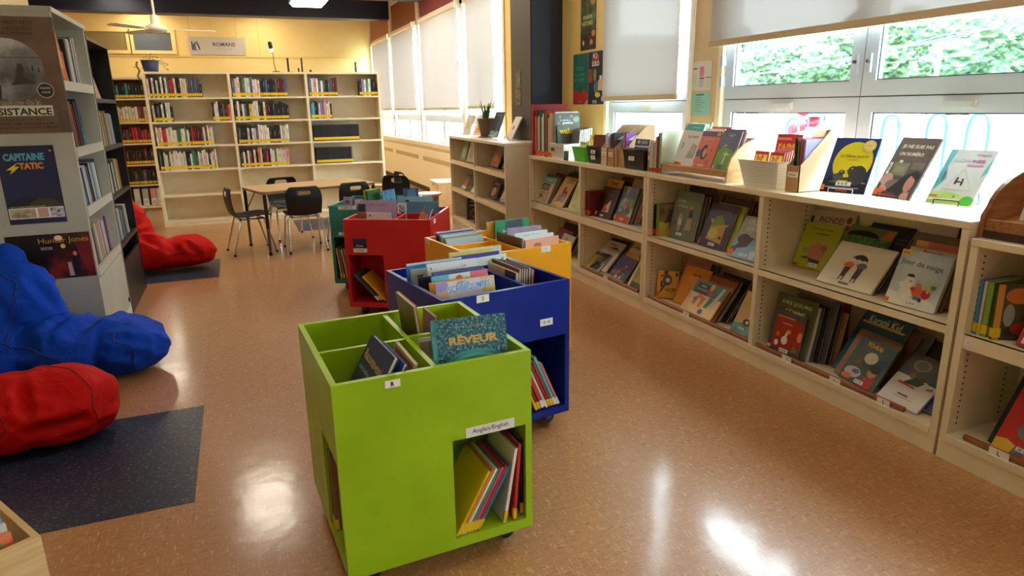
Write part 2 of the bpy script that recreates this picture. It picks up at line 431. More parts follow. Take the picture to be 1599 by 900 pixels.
# far window bays: cream mullions, coloured transom panels, two-light windows
post = MB()
for y in (8.36, 10.02, 12.63, 14.97, 17.3): post.box(XW - .02, XO, y, y + (.14 if y > 9 and y < 17 else .08), .86, ZC, M_FRAMEC)
post.box(XW - .05, XO, 8.36, Y1, .86, .93, M_FRAMEC); post.box(XW - .02, XO, 8.36, Y1, 3.02, 3.1, M_FRAMEC); post.box(XW - .02, XO, 8.36, Y1, 3.62, ZC, M_FRAMEC)
struct(post.build('trim_4'))
PANELC = [(222, 198, 160), (134, 44, 48), (146, 84, 52), (160, 98, 62)]
def sash(mb, ya, yb, za, zb, x, m=M_WHITEF, f=.06, gask=True):
    mb.box(x, x + .05, ya, yb, za, za + f, m); mb.box(x, x + .05, ya, yb, zb - f, zb, m)
    mb.box(x, x + .05, ya, ya + f, za + f, zb - f, m); mb.box(x, x + .05, yb - f, yb, za + f, zb - f, m)
    if gask:
        for yy in (ya + f, yb - f - .006): mb.box(x + .012, x + .02, yy, yy + .006, za + f, zb - f, M_GASKET)
        for zz in (za + f, zb - f - .006): mb.box(x + .012, x + .02, ya + f, yb - f, zz, zz + .006, M_GASKET)
for i, (ya, yb) in enumerate(BAYS):
    struct(box_obj('trim_%d' % (20 + i), XW + .02, XW + .05, ya, yb, 3.1, 3.62, paint(PANELC[i], .5)))
    mb = MB(); ym = (ya + yb) / 2
    for a, b_ in ((ya, ym), (ym, yb)):
        sash(mb, a, b_, .93, 1.36, XW + .04, gask=False); sash(mb, a, b_, 1.36, 3.02, XW + .04, gask=False)
    w = struct(mb.build('window_%d' % (i + 1)))
    box_obj('pane', XW + .06, XW + .064, ya, yb, .93, 3.02, M_GLASS, w)
# near windows: big four-light window, single window, and an added unseen one
def near_window(n, ya, yb, cols):
    mb = MB(); st = (yb - ya) / cols
    for y in (ya - .05, yb): mb.box(XW - .012, XO, y, y + .05, .92, 3.12, M_FRAMEC)
    mb.box(XW - .1, XO, ya - .05, yb + .05, .89, .93, M_FRAMEC)
    for c in range(cols):
        a, b_ = ya + c * st + .003, ya + (c + 1) * st - .003
        sash(mb, a, b_, .93, 1.566, XW + .02, f=.085); sash(mb, a, b_, 1.572, 3.12, XW + .02, f=.085)
    mb.box(XW + .03, XO, ya, yb, 1.566, 1.572, M_GASKET)
    for c in range(1, cols): mb.box(XW + .03, XO, ya + c * st - .003, ya + c * st + .003, .93, 3.12, M_GASKET)
    w = struct(mb.build('window_%d' % n))
    box_obj('pane', XW + .045, XW + .049, ya, yb, .93, 3.12, M_GLASS, w)
    hd = MB()
    for c in range(cols):
        yc = ya + (c + .5) * st
        hd.box(XW, XW + .02, yc - .075, yc + .075, 1.512, 1.538, M_WHITEF); hd.box(XW + .004, XW + .021, yc - .085, yc + .085, 1.506, 1.544, paint((214, 204, 184), .5))
    hd.build('vent_latch', w)
    if cols > 1:
        for s in (-1, 1):
            k = MB(); y = ya + st + s * .045
            k.box(XW + .004, XW + .022, y - .012, y + .012, 1.70, 1.80, M_WHITEF); k.cyl((XW - .012, y, 1.76), .009, .02, paint((120, 116, 112), .3, .8), 10, 'x'); k.build('handle', w)
    k = MB()
    for z in (1.66, 1.80): k.box(XW - .02, XW + .02, yb - .012, yb + .012, z, z + .07, M_WHITEF)
    k.build('hinge', w)
near_window(5, 1.74, 4.10, 2)
near_window(6, 4.50, 5.75, 1)
near_window(7, -2.6, .60, 3)  # unseen window added behind the camera to daylight the bin fronts
# roller blinds
def blind(label, x, ya, yb, zb, zt, mat):
    o = thing('roller_blind', label, 'blind', T(x, (ya + yb) / 2, zt), 'roller blinds along the window wall')
    h = (yb - ya) / 2
    mb = MB(); n = 14
    vs = []; fs = []
    for i in range(n + 1):
        y = -h + 2 * h * i / n; vs += [(.002 * sin(i * 1.7), y, zb - zt), (.001 * cos(i), y, 0)]
    for i in range(n): fs.append((2 * i, 2 * i + 1, 2 * i + 3, 2 * i + 2))
    mb.add(vs, fs, mat, None, True); mb.build('shade_cloth', o)
    box_obj('bottom_bar', -.012, .008, -h, h, zb - zt - .03, zb - zt + .012, M_BLINDBAR, o)
    MB().cyl((0, -h, .03), .035, 2 * h, M_FRAMEC, 14, 'y').build('roller_tube', o)
    for s in (-1, 1): box_obj('bracket', -.045, .04, s * (h + .012) - .008, s * (h + .012) + .008, -.02, .085, M_FRAMEC, o)
    c = MB(); c.tube([(-.03, -h - .02, .02), (-.032, -h - .02, (zb - zt) * .45), (-.03, -h - .02, (zb - zt) * .98)], .003, paint((212, 206, 196), .4), 6); c.build('pull_chain', o)
    return o
blind('wide roller blind drawn partway down over the big double window above the three displayed books', XW - .05, 1.72, 4.20, 1.965, 3.15, M_BLIND)
blind('added roller blind over the added triple window behind the viewpoint', XW - .05, -2.62, .62, 1.62, 3.15, M_BLIND)  # added with its unseen window, drawn low to dim that daylight
blind('roller blind over the single window beside the small posters', XW - .05, 4.58, 5.76, 1.61, 3.15, M_BLIND)
blind('narrow roller blind nearest the dark column', XW - .06, 8.62, 9.74, 1.55, 2.99, M_BLINDF)['label'] = 'narrow roller blind next to the dark column'
blind('roller blind under the dark red panel', XW - .06, 10.16, 12.36, 1.53, 2.99, M_BLINDF)
blind('roller blind under the larger brown panel', XW - .06, 12.84, 14.78, 1.53, 2.99, M_BLINDF)
blind('roller blind in the corner beside the back wall', XW - .06, 14.98, 16.9, 1.53, 2.99, M_BLINDF)

# radiator cover below the far windows
rd = thing('radiator_cover', 'long pale yellow radiator cover under the far windows', 'radiator', T(XW, 8.4, 0))
box_obj('casing', -.05, -.002, 0, Y1 - 8.4, .10, .80, paint((240, 228, 196), .5), rd)
box_obj('kick_plate', -.03, -.002, 0, Y1 - 8.4, .0, .10, paint((40, 30, 24), .6), rd)
for y in (0.35, 2.2, 4.55, 6.9):
    g = MB(); g.box(-.053, -.049, y, y + 2.0, .585, .66, paint((176, 158, 112), .6))
    for k in range(50): g.box(-.056, -.052, y + .02 + k * .0395, y + .034 + k * .0395, .59, .655, paint((216, 198, 148), .6))
    g.build('vent_grille', rd)

# column
struct(box_obj('column_1', 2.945, XW, 6.72, 7.28, 0, ZC, M_NAVY))
cb = MB().box(2.938, 2.945, 6.735, 7.28, 0, ZC, paint((92, 86, 78), .5)).box(3.24, XW, 7.28, 7.5, 0, ZC, M_WALLY); struct(cb.build('trim_5'))

# ------------------------------------------------------------------ ceiling lamps (rows of surface fluorescents, some added for light)
def lamp(x, y, z, label):
    o = thing('ceiling_light', label, 'ceiling light', T(x, y, z), 'fluorescent ceiling lights')
    hb = MB(); hb.box(-.32, .32, -.62, .62, .03, .09, M_WHITEF); hb.box(-.04, .04, -.2, .2, .085, ZC - z - .001, M_WHITEF); hb.build('housing', o)
    MB().prism([(-.30, .03), (-.26, -.02), (.26, -.02), (.30, .03)], -.6, .6, emit(LAMP_COLOR, LAMP_STRENGTH[(y > 7) + (y > 12)])).build('diffuser', o)
lamp(1.5, 13.3, 3.42, 'lit fluorescent ceiling light hanging between the two dark beams')
for (x, y) in ((-.15, -1.8), (1.9, -1.8), (-.15, 1.7), (1.9, 1.7), (-.15, 5.2), (1.9, 5.2), (-.15, 8.7), (1.9, 8.7), (1.9, 11.2), (-1.8, 14.2), (0.8, 16.4), (-1.6, 16.6)):  # pair behind the camera added to light faces turned towards it
    lamp(x, y, 3.6, 'fluorescent ceiling light of the partly added rows overhead')

# ------------------------------------------------------------------ outdoors
struct(box_obj('ground_outside', XO, 130, -60, 110, -.02, .15, paint((158, 158, 152), .9)))
tag(box_obj('lawn', 28, 54, -60, 110, .15, .19, mottle((70, 98, 44), (92, 116, 56), 1.5, .9)), 'strip of green grass beyond the paved yard', 'grass', kind='stuff')
def blob(mb, c, r, m, seed, sub=3, amp=.35, fs=1.3):
    bm = bmesh.new(); bmesh.ops.create_icosphere(bm, subdivisions=sub, radius=1)
    vs = []
    for v in bm.verts:
        n = noise.noise(v.co * fs + Vector((seed, seed * 1.7, 0))) * amp + noise.noise(v.co * fs * 5 + Vector((seed, 0, 0))) * amp * .5
        q = v.co * (1 + n); vs.append((c[0] + q.x * r[0], c[1] + q.y * r[1], c[2] + q.z * r[2]))
    mb.add(vs, [tuple(v.index for v in f.verts) for f in bm.faces], m, None, False); bm.free()
M_LEAF = [mottle((46, 72, 50), (100, 122, 80), 2.4, .9, detail=10, c3=(68, 98, 70)), mottle((52, 80, 64), (108, 126, 84), 2.4, .9, detail=10, c3=(74, 104, 82))]
random.seed(5)
tree0 = []
for v in range(3):
    o = thing('leafy_tree', 'pale green trees in the rows beyond the lawn outside the windows', 'tree', T(60, -24 + 13.5 * v, .15), 'tree rows beyond the lawn')
    c = MB(); hgt = (9.5, 11.0, 8.6)[v]
    for k in range(6): blob(c, (random.uniform(-1.2, 1.2), random.uniform(-2.2, 2.2), hgt * (.22 + .12 * k)), (2.3, 3.0 - .22 * k, hgt * .17), M_LEAF[k % 2], v * 9.3 + k, 4, .34, 4.2)
    blob(c, (0, 0, 1.7), (2.4, 3.9, 1.7), M_LEAF[v % 2], v * 5.7, 4, .3, 4.2); c.build('foliage', o)
    MB().tube([(0, 0, 0), (.1, 0, hgt * .6)], [.28, .15], paint((110, 96, 80), .9), 8).build('trunk', o); tree0.append(o)
for i in range(15):
    if i < 3: continue
    dup(tree0[i % 3], T(60, -24 + 13.5 * i, .15) @ R(180 * (i % 2), 'Z'))
for i in range(15): dup(tree0[(i + 1) % 3], T(72, -21.2 + 13.5 * i, .15) @ R(180 * (i % 2), 'Z') @ Matrix.Scale(1.05, 4))
for i in range(16): dup(tree0[(i + 2) % 3], T(86, -28 + 13.5 * i, .15) @ R(180 * (i % 2), 'Z') @ Matrix.Scale(1.25, 4))
# blue tubular bike racks in the yard
M_BLUET = paint((18, 84, 150), .4)
for i, y in enumerate((9.24, 7.31, 6.59, 6.02)):
    lab = ['blue tubular hoop beside the red slide', 'blue tubular hoop seen above the dark blue book', 'blue tubular hoop seen above the brown book', 'blue tubular hoop seen above the pale green book'][i]
    ht = (1.12, 1.19, 1.21, 1.21)[i]
    o = tag(MB().tube([(0, -.15, 0), (0, -.145, .5), (0, -.14, ht - .2), (0, -.115, ht - .08), (0, -.06, ht - .012), (0, .06, ht - .012), (0, .115, ht - .08), (0, .14, ht - .2), (0, .145, .5), (0, .15, 0)], .02, M_BLUET, 10).build('bike_hoop', None, T(9.0, y, .15)), lab, 'bike rack', 'blue hoops in the yard')
o = thing('playground_slide', 'red spiral slide of the playground outside', 'slide', T(18, 18.1, .15))
sl = MB(); sl.tube([(0, .15, 1.15), (.35, .0, 1.0), (.45, -.25, .85), (.1, -.45, .72), (-.3, -.3, .6), (-.35, .1, .48), (0, .4, .36), (.3, .6, .24), (.3, .9, .14)], .19, paint((176, 26, 44), .4), 12); sl.build('chute', o)
pf = MB(); pf.box(-.3, .5, -1.5, -.5, .5, .56, paint((80, 170, 180), .5)); pf.prism([(-1.6, .9), (-.4, .9), (-1.0, 1.2)], -.3, .5, paint((70, 160, 180), .5), axis='x'); pf.prism([(-1.5, .56), (-.9, .56), (-1.5, .9)], -.3, -.26, paint((90, 120, 150), .5), axis='x')
pf.build('platform_roof', o)
for (x, y) in ((-.25, -1.45), (.45, -1.45), (-.25, -.55), (.45, -.55)): MB().tube([(x, y, 0), (x, y, .9)], .03, M_BLUET, 8).build('post', o)
# wire fence at the lawn edge
fn = thing('wire_fence', 'low wire fence along the lawn edge', 'fence', T(27.5, 0, .15))
w = MB()
for z in (.05, .55, 1.1): w.tube([(0, -30, z), (0, 60, z)], .015, paint((190, 200, 200), .5), 6)
w.build('wire_rail', fn)
for k in range(22): MB().tube([(0, -12 + k * 2.2, 0), (0, -12 + k * 2.2, 1.15)], .03, paint((186, 196, 198), .5), 6).build('post', fn)
pl = thing('utility_pole', 'pale wooden utility pole in front of the trees', 'pole', T(35, 26.1, .18)); MB().tube([(0, 0, 0.02), (0, 0, 4.2)], [.16, .11], paint((150, 148, 142), .8), 10).build('shaft', pl); box_obj('crossarm', -.05, .05, -.5, .5, 3.9, 3.97, paint((206, 204, 196), .8), pl)
cb = MB()
for j, o_ in enumerate((0, .06, -.05)): cb.tube([(12, 15.5, 2.16 + o_), (12, 13.77, 2.20 + o_ * .4), (12, 12.44, 2.27 - o_), (12, 10.87, 2.38 + o_ * .5), (12, 9.98, 2.50), (12, 8.83, 2.60 + o_), (12, 7.57, 2.74 - o_), (12, 5, 3.1), (12, 1, 3.7)], .014, paint((64, 66, 86), .6), 8)
tag(cb.build('power_cable'), 'bundle of dark power cables sagging across the yard outside', 'cable')
bw = thing('neighbour_house', 'pale brick building wing outside the single window', 'building', T(10.5, 21, .15))
hb = MB().box(0, 6, 0, 10, 0, 3.4, mottle((120, 112, 104), (140, 130, 122), 5, .9)); hb.build('brick_wall', bw)
box_obj('roof_edge', -.3, 6.3, -.3, 10.3, 3.4, 3.65, paint((200, 200, 204), .7), bw)
for k in range(3): box_obj('window', -.03, .03, 1 + k * 3, 2.6 + k * 3, 1.0, 2.4, paint((150, 170, 180), .2), bw)
# ------------------------------------------------------------------ shelving
def peg_holes(parent, x0, y, za, zb, s, xs):
    """columns of dark shelf-pin holes on the face at y (facing s*y)"""
    h = MB()
    for x in xs:
        z = za
        while z < zb:
            h.box(x - .004, x + .004, y, y + s * .0012, z, z + .008, M_HOLE); z += .027
    o = h.build('pin_holes', parent); o['kind'] = 'stuff'; return o
def rot_rod(parent, y0, y1, z, x):
    mb = MB(); mb.tube([(x, y0, z), (x, y1, z)], .013, M_BROWNSTRIP, 10); o = mb.build('book_stop_rod', parent); o['label'] = 'brown wooden rod along the shelf front'; return o
def card(parent, x, y, z, s=None, w=.07, h=.032, face=-1):
    """little white card facing -x"""
    m = MB(); m.box(x - .0015, x, y - w / 2, y + w / 2, z - h / 2, z + h / 2, M_WHITE)
    if s:
        M = T(x - .0016, y + w / 2, z - h / 2) @ R(-90, 'Z'); art_on(m, w, h, [('t', s, .5, .5, .16 if len(s) == 1 else .6, M_INK)], M)
    m.build('label_card', parent)
FX, BX = 2.756, 3.20
def low_unit(label, ya, yb, yd, top, zm, fascia, cards, name='low_bookcase', pins=True, top_over=0.0):
    """double-sided-bay low bookcase facing -x"""
    o = thing(name, label, 'bookcase', T(0, 0, 0), 'low cream bookcases under the windows')
    t = .032
    bevel(box_obj('top_board', FX - .004, BX, ya - top_over, yb, top - .032, top, M_CREAM, o))
    for y in (ya, yb - t): box_obj('side_panel', FX, BX, y, y + t, 0, top - .032, M_CREAM, o)
    for y in yd: box_obj('divider', FX, BX, y - t / 2, y + t / 2, .1, top - .032, M_CREAM, o)
    box_obj('back_panel', BX - .012, BX, ya + t, yb - t, .02, top - .032, M_CREAM2, o)
    pb = MB().box(FX - .006, BX - .012, ya + t, yb - t, .088, .12, M_CREAM).box(FX, FX + .02, ya + t, yb - t, 0, .088, M_CREAM); pb.build('bottom_board', o)
    es = [ya + t] + sum([[y - t / 2, y + t / 2] for y in yd], []) + [yb - t]
    for i in range(0, len(es), 2):
        a, b = es[i], es[i + 1]
        sh = MB().box(FX + .004, BX - .012, a, b, zm - .024, zm, M_CREAM).box(FX + .002, FX + .022, a, b, zm - fascia, zm, M_CREAM)
        sh.build('shelf', o)
    if pins:
        for i in range(0, len(es), 2): peg_holes(o, 0, es[i + 1], .16, top - .06, -1, (FX + .05, FX + .33))
    for c in cards: card(o, FX - .006 if c[1] < .2 else FX + .002, c[0], c[1], c[2], *(c[3:] if len(c) > 3 else ()))
    return o
UAB = low_unit('low cream double bookcase beside the tall end cabinet, with bins and baskets on top', 4.212, 6.385, [5.258], 1.06, .60, .07, [(4.62, .565, 'I', .03)])
rot_rod(UAB, 4.30, 5.22, .134, FX + .022)
UCD = low_unit('low cream double bookcase with three books on wire stands on top', 1.81, 4.205, [3.016], 1.06, .60, .036, [(3.62, .58, 'S', .03), (2.62, .58, '3', .03), (2.0, .58, '4', .03), (4.16, 1.045, 'Docs', .09, .022)])
rot_rod(UCD, 3.05, 4.15, .134, FX + .022); rot_rod(UCD, 1.99, 2.98, .134, FX + .022)
for y, s in ((3.66, 'H'), (2.72, 'J'), (2.38, 'K'), (2.09, 'I')): card(UCD, FX + .006, y, .134, s, .07, .034)
card(UAB, FX + .006, 4.78, .134, 'G', .07, .034)
UE = low_unit('shorter cream bookcase at the edge of the frame under the curved wooden rack', .55, 1.795, [1.17], .995, .585, .06, [(1.74, .555, '9', .03)])
rot_rod(UE, 1.20, 1.70, .134, FX + .022); card(UE, FX + .006, 1.545, .134, 'L', .08, .036)

# tall-ish end cabinet facing the room, two bays of three shelves
_a = math.degrees(math.atan2(2.63 - 2.508, 8.77 - 6.42))
EC = thing('end_cabinet', 'cream three-row bookcase with a potted plant on top, beside the dark column', 'bookcase', T(2.508, 6.42, 0) @ R(-_a, 'Z'))
LC = 2.353
M_CAB = paint((218, 204, 176), .45)
bevel(box_obj('top_board', -.01, .43, -.005, LC, 1.155, 1.185, M_CAB, EC))
for y in (0, LC - .03): box_obj('side_panel', 0, .42, y, y + .03, 0, 1.155, M_CAB, EC)
box_obj('divider', 0, .42, 1.165, 1.19, .06, 1.155, M_CAB, EC); box_obj('back_panel', .41, .42, .03, LC - .03, .02, 1.155, M_CAB, EC)
for a, b in ((.03, 1.165), (1.19, LC - .03)):
    for z in (.855, .49, .10):
        s = MB().box(.0, .41, a, b, z - .03, z, M_CAB).box(.012, .03, a, b, z, z + .02, M_WOODL); s.build('shelf', EC)
    peg_holes(EC, 0, b, .14, 1.12, -1, (.05, .3))
box_obj('plinth', .01, .40, .03, LC - .03, 0, .07, M_CAB, EC)

# white bookcase across the room
WB = thing('white_bookcase', 'long cream white three-bay bookcase holding novels behind the table', 'bookcase', T(0, 10.3, 0))
BZ = [.07, .43, .775, 1.10, 1.42, 1.735]
bevel(box_obj('top_board', -1.05, 2.05, 0, .3, 2.035, 2.065, M_CREAM, WB))
BXS = [-1.045, -.013, 1.007, 2.04]
for i, x in enumerate(BXS): box_obj('side_panel' if i in (0, 3) else 'divider', x - .018, x + .018, 0, .3, 0, 2.035, M_CREAM, WB)
for i in range(3):
    a, b = BXS[i] + .018, BXS[i + 1] - .018
    for z in BZ: box_obj('shelf', a, b, .002, .29, z - .025, z, M_CREAM, WB)
    box_obj('back_panel', a, b, .29, .3, .02, 2.035, M_CREAM, WB)
box_obj('plinth', -1.03, 2.02, .006, .02, 0, .045, M_CREAM, WB)
# shorter bookcase behind it
LB = thing('wooden_bookcase', 'bookcase of dark hardcovers half hidden behind the black display case', 'bookcase', T(0, 12.4, 0))
LZ = [.07, .41, .735, 1.07, 1.40, 1.765]
box_obj('top_board', -2.2, -1.2, 0, .3, 2.05, 2.08, M_CREAM, LB)
for x in (-2.2, -1.23): box_obj('side_panel', x, x + .03, 0, .3, 0, 2.05, M_CREAM, LB)
for z in LZ: box_obj('shelf', -2.17, -1.23, .002, .29, z - .025, z, M_CREAM, LB)
box_obj('back_panel', -2.17, -1.23, .29, .3, .02, 2.05, M_WOODB, LB)

# grey double-sided display case with posters on its end
M_GREY = mottle((176, 174, 158), (186, 184, 168), 3.0, .5)
GC = thing('grey_display_case', 'tall grey shelf case with three posters on its end panel', 'display case', T(-.92, 4.83, 0))
box_obj('end_panel', -.56, 0, 0, .03, 0, 2.12, M_GREY, GC); box_obj('end_panel', -.56, 0, .95, .975, 0, 2.12, M_GREY, GC)
bevel(box_obj('top_board', -.57, .01, -.006, .98, 2.12, 2.15, M_GREY, GC))
box_obj('back_panel', -.30, -.28, .03, .95, .0, 2.12, M_GREY, GC)
GZ = [1.73, 1.335, .966, .575]
for z in GZ: s = MB().box(-.28, 0, .03, .95, z - .03, z, M_GREY).box(-.012, .004, .03, .95, z - .045, z + .012, paint((184, 180, 164), .5)); s.build('shelf', GC)
box_obj('lower_door', -.02, -.002, .035, .945, .105, .52, M_GREY, GC)
box_obj('plinth', -.27, .002, .0, .95, 0, .10, paint((206, 204, 192), .5), GC)
lk = MB().box(-.002, .006, .90, .93, .13, .16, M_BLACKMET); lk.build('latch', GC)
BC = thing('black_display_case', 'tall black shelf case of comics behind the grey one', 'display case', T(-.92, 5.82, 0))
M_BLK = paint((16, 16, 18), .4)
for y in (0, .90): box_obj('side_panel', -.30, 0, y, y + .025, 0, 2.08, M_BLK, BC)
box_obj('top_board', -.30, .004, 0, .925, 2.06, 2.085, M_BLK, BC); box_obj('back_panel', -.30, -.285, .025, .90, 0, 2.06, M_BLK, BC)
KZ = [1.655, 1.30, .935, .56]
for z in KZ: box_obj('shelf', -.285, 0, .025, .90, z - .03, z, M_BLK, BC)
box_obj('lower_panel', -.02, -.003, .025, .90, 0, .42, M_BLK, BC)

# posters on the grey end panel (flat printed sheets)
def poster(name, label, x0, x1, z0, z1, y, base, art, M=None, cat='poster', thick=.002):
    mb = MB(); w, h = x1 - x0, z1 - z0
    mb.box(0, w, 0, thick, 0, h, base if not isinstance(base, (tuple, str)) else paint(base)); art_on(mb, w, h, art)
    return tag(mb.build(name, None, M if M is not None else T(x0, y - thick - .001, z0)), label, cat)
PB = mottle((112, 88, 72), (128, 102, 84), 6, .5)
gs = mottle((84, 84, 88), (206, 206, 204), 5.0, .5, c3=(140, 140, 142))
INK2 = (60, 44, 36)
poster('large_poster', 'large brown poster with a round grey scene and the word resistance', -1.40, -.915, 1.44, 2.09, 4.83, PB, [
    ('e', .47, .555, .355, .265, gs), ('p', [(.12, .62), (.14, .45), (.22, .50), (.26, .60), (.20, .66)], (70, 44, 40)),
    ('p', [(.46, .42), (.52, .48), (.56, .60), (.60, .61), (.62, .56), (.60, .50), (.72, .44)], (74, 62, 58)), ('p', [(.18, .42), (.36, .42), (.34, .30), (.2, .36)], (58, 48, 46)), ('r', .25, .655, .78, .66, (60, 60, 60)), ('r', .76, .53, .775, .57, (50, 50, 50)), ('r', .70, .54, .715, .59, (50, 50, 50)),
    ('t', 'FETE DES ENFANTS FETE', .46, .95, .66, INK2, 0, 0, .03), ('t', 'HISTOIRES HISTOIRES', .48, .90, .6, INK2, 0, 0, .03), ('t', 'LA BANDE DESSINEE', .50, .86, .55, INK2, 0, 0, .025),
    ('e', .80, .375, .088, .066, (226, 220, 206)), ('e', .80, .375, .081, .060, (44, 50, 46)), ('t', 'PREMIERE', .80, .395, .11, (230, 226, 214)), ('t', 'ALBUM', .80, .36, .09, (230, 226, 214)),
    ('r', .10, .155, .84, .245, (232, 226, 208)), ('t', 'RÉSISTANCE', .485, .20, .68, (28, 54, 40), 0, .03, .078), ('t', 'Les enfants de la', .46, .272, .54, (232, 226, 208), 0, .05, .05), ('t', 'Les enfants de la', .46, .272, .535, (40, 56, 44), 0, .012, .045),
    ('t', 'UNE SERIE DE JEUNES HEROS', .5, .12, .5, INK2, 0, 0, .018), ('t', 'QUATRE TOMES PARUS EN ALBUM', .52, .085, .6, INK2, 0, .01, .022), ('t', 'LES ENFANTS QUI CHANGENT LE MONDE', .53, .05, .68, INK2, 0, .01, .022),
    ('r', .88, .0, 1.0, .20, (104, 88, 78))])
NV = mottle((26, 34, 66), (34, 42, 80), 3, .45)
poster('comic_poster', 'dark blue poster with lettering over a small lightning bolt', -1.325, -1.03, .905, 1.37, 4.83, NV, [
    ('t', 'CAPITAINE', .46, .86, .70, (96, 176, 208), 0, .045, .095), ('t', 'TATIC', .56, .745, .42, (232, 140, 50), 0, .045, .085),
    ('p', [(.36, .80), (.12, .70), (.22, .70), (.17, .64), (.36, .74), (.27, .74)], (240, 212, 50)),
    ('p', [(.0, .26), (.35, .36), (.7, .30), (1, .26), (1, .2), (0, .2)], (24, 28, 52)), ('p', [(.40, .26), (.60, .34), (.85, .30), (.98, .24), (.98, .22), (.4, .22)], (66, 62, 44)),
    ('r', .02, .07, .98, .21, (232, 228, 222)), ('r', .04, .08, .48, .20, mottle((130, 120, 110), (206, 180, 130), 30, .5)), ('r', .52, .08, .7, .20, (206, 150, 140)), ('r', .74, .08, .97, .20, mottle((60, 60, 66), (220, 214, 214), 60, .5)),
    ('t', 'TOUTE LA BANDE DESSINEE EN COULEURS', .36, .225, .62, (236, 214, 60), 0, 0, .016), ('e', .93, .93, .02, .008, (230, 230, 230))])
poster('wide_poster', 'wide dark red and black poster with golden title behind the blue beanbag', -1.372, -.928, .55, .835, 4.83, mottle((16, 12, 14), (40, 20, 18), 5, .4), [
    ('r', .42, .0, 1.0, 1.0, mottle((20, 10, 10), (140, 40, 26), 7, .4, c3=(60, 20, 18))), ('p', [(.88, .15), (1, .1), (1, .9), (.8, .8)], mottle((90, 16, 16), (130, 30, 28), 5, .4)),
    ('e', .62, .90, .05, .06, (250, 220, 170)), ('e', .66, .72, .03, .05, (240, 180, 110)), ('p', [(.74, .1), (.74, .45), (.78, .5), (.82, .45), (.83, .1)], (20, 22, 30)), ('e', .785, .54, .025, .05, (206, 120, 84)), ('p', [(.68, .05), (.68, .35), (.72, .35), (.74, .05)], (186, 170, 170)),
    ('t', 'Hunter Jones', .68, .84, .60, (206, 170, 70), 0, .0, .15), ('r', .395, .66, .53, .72, (150, 140, 150)), ('t', 'ROMAN', .46, .69, .1, (40, 40, 50))])
# window wall posters and notices
def wall_sheet(name, label, ya, yb, z0, z1, base, art, cat='poster', x=XW):
    M = T(x - .0035, yb, z0) @ R(-90, 'Z')
    return poster(name, label, 0, yb - ya, 0, z1 - z0, 0, base, art, M, cat)
wall_sheet('garden_poster', 'tall green and brown poster above two other posters on the mustard wall', 5.99, 6.30, 2.07, 2.56, mottle((50, 60, 34), (110, 130, 70), 9, .5), [
    ('r', 0, .0, 1, .32, mottle((40, 30, 24), (80, 60, 40), 16, .5)), ('t', 'GRANDES', .45, .62, .6, (214, 220, 170), 0, .03), ('t', 'HISTOIRES', .45, .50, .7, (214, 220, 170), 0, .03), ('e', .85, .30, .12, .06, (220, 140, 60)), ('e', .72, .14, .1, .05, (226, 150, 70)), ('e', .8, .9, .15, .08, (206, 150, 70)), ('e', .2, .14, .06, .05, (220, 220, 210))])
wall_sheet('teal_poster', 'teal poster with a red lower band on the mustard wall', 6.14, 6.455, 1.555, 2.045, mottle((20, 96, 92), (30, 120, 108), 5, .5), [
    ('p', [(0, 0), (1, 0), (1, .22), (.7, .3), (.4, .24), (0, .3)], (186, 44, 48)), ('p', [(.5, .24), (.58, .24), (.55, .42), (.53, .42)], (24, 34, 40)), ('t', 'Nuits', .45, .72, .5, (60, 160, 140)), ('t', 'des livres', .45, .6, .7, (60, 160, 140)), ('t', 'en hiver', .45, .5, .7, (60, 160, 140)), ('p', [(.8, 0), (1, 0), (1, .1)], (226, 190, 130)), ('r', .4, .05, .6, .06, (230, 200, 190))])
wall_sheet('navy_poster', 'dark navy poster with white lettering on the mustard wall', 5.805, 6.13, 1.553, 2.045, mottle((24, 38, 66), (30, 46, 76), 5, .5), [
    ('t', 'ALL', .42, .92, .36, (232, 226, 214), 0, .06), ('t', 'LES', .45, .86, .4, (210, 90, 80), 0, .05), ('t', 'LULO', .46, .77, .44, (232, 226, 214), 0, .05), ('r', .04, .42, .28, .68, (150, 70, 66)), ('e', .42, .56, .1, .12, (120, 150, 70)), ('e', .5, .32, .14, .12, (90, 120, 150)), ('r', .62, .26, .92, .46, (220, 180, 140)), ('r', .7, .46, .85, .54, (226, 216, 200)), ('e', .6, .18, .16, .05, (226, 190, 60)), ('t', 'mai', .42, .06, .25, (220, 226, 230))])
wall_sheet('white_notice', 'white notice sheet with a pink block beside the big window', 4.225, 4.465, 1.64, 1.85, (226, 220, 212), [('r', .42, .48, .62, .82, (226, 130, 150)), ('r', .1, .74, .3, .78, (60, 60, 60)), ('r', .42, .12, .62, .38, (190, 196, 220)), ('r', .42, .40, .66, .44, (60, 60, 60)), ('r', .72, .42, .98, .45, (80, 120, 90)), ('r', .74, .1, .96, .38, (206, 220, 200)), ('r', .1, .2, .3, .6, (206, 216, 206))], 'notice')
wall_sheet('turquoise_notice', 'turquoise notice sheet below the white notice', 4.22, 4.455, 1.455, 1.625, (150, 210, 200), [('r', .25, .88, .66, .93, (40, 90, 90))] + [('r', .22, .76 - .1 * i, .5 + .3 * ((i * 37) % 5) / 5, .785 - .1 * i, (90, 150, 146)) for i in range(7)], 'notice')
tag(poster('column_poster', None, 0, .16, 0, .37, 0, mottle((54, 60, 46), (150, 138, 108), 26, .5), [('e', .2, .4, .1, .08, (190, 110, 80)), ('e', .6, .3, .12, .08, (180, 100, 70)), ('e', .75, .7, .12, .14, (110, 160, 90)), ('e', .35, .75, .12, .12, (150, 130, 100))], T(2.934, 7.16, 1.555) @ R(-90, 'Z')), 'dark patterned poster on the dark column', 'poster')

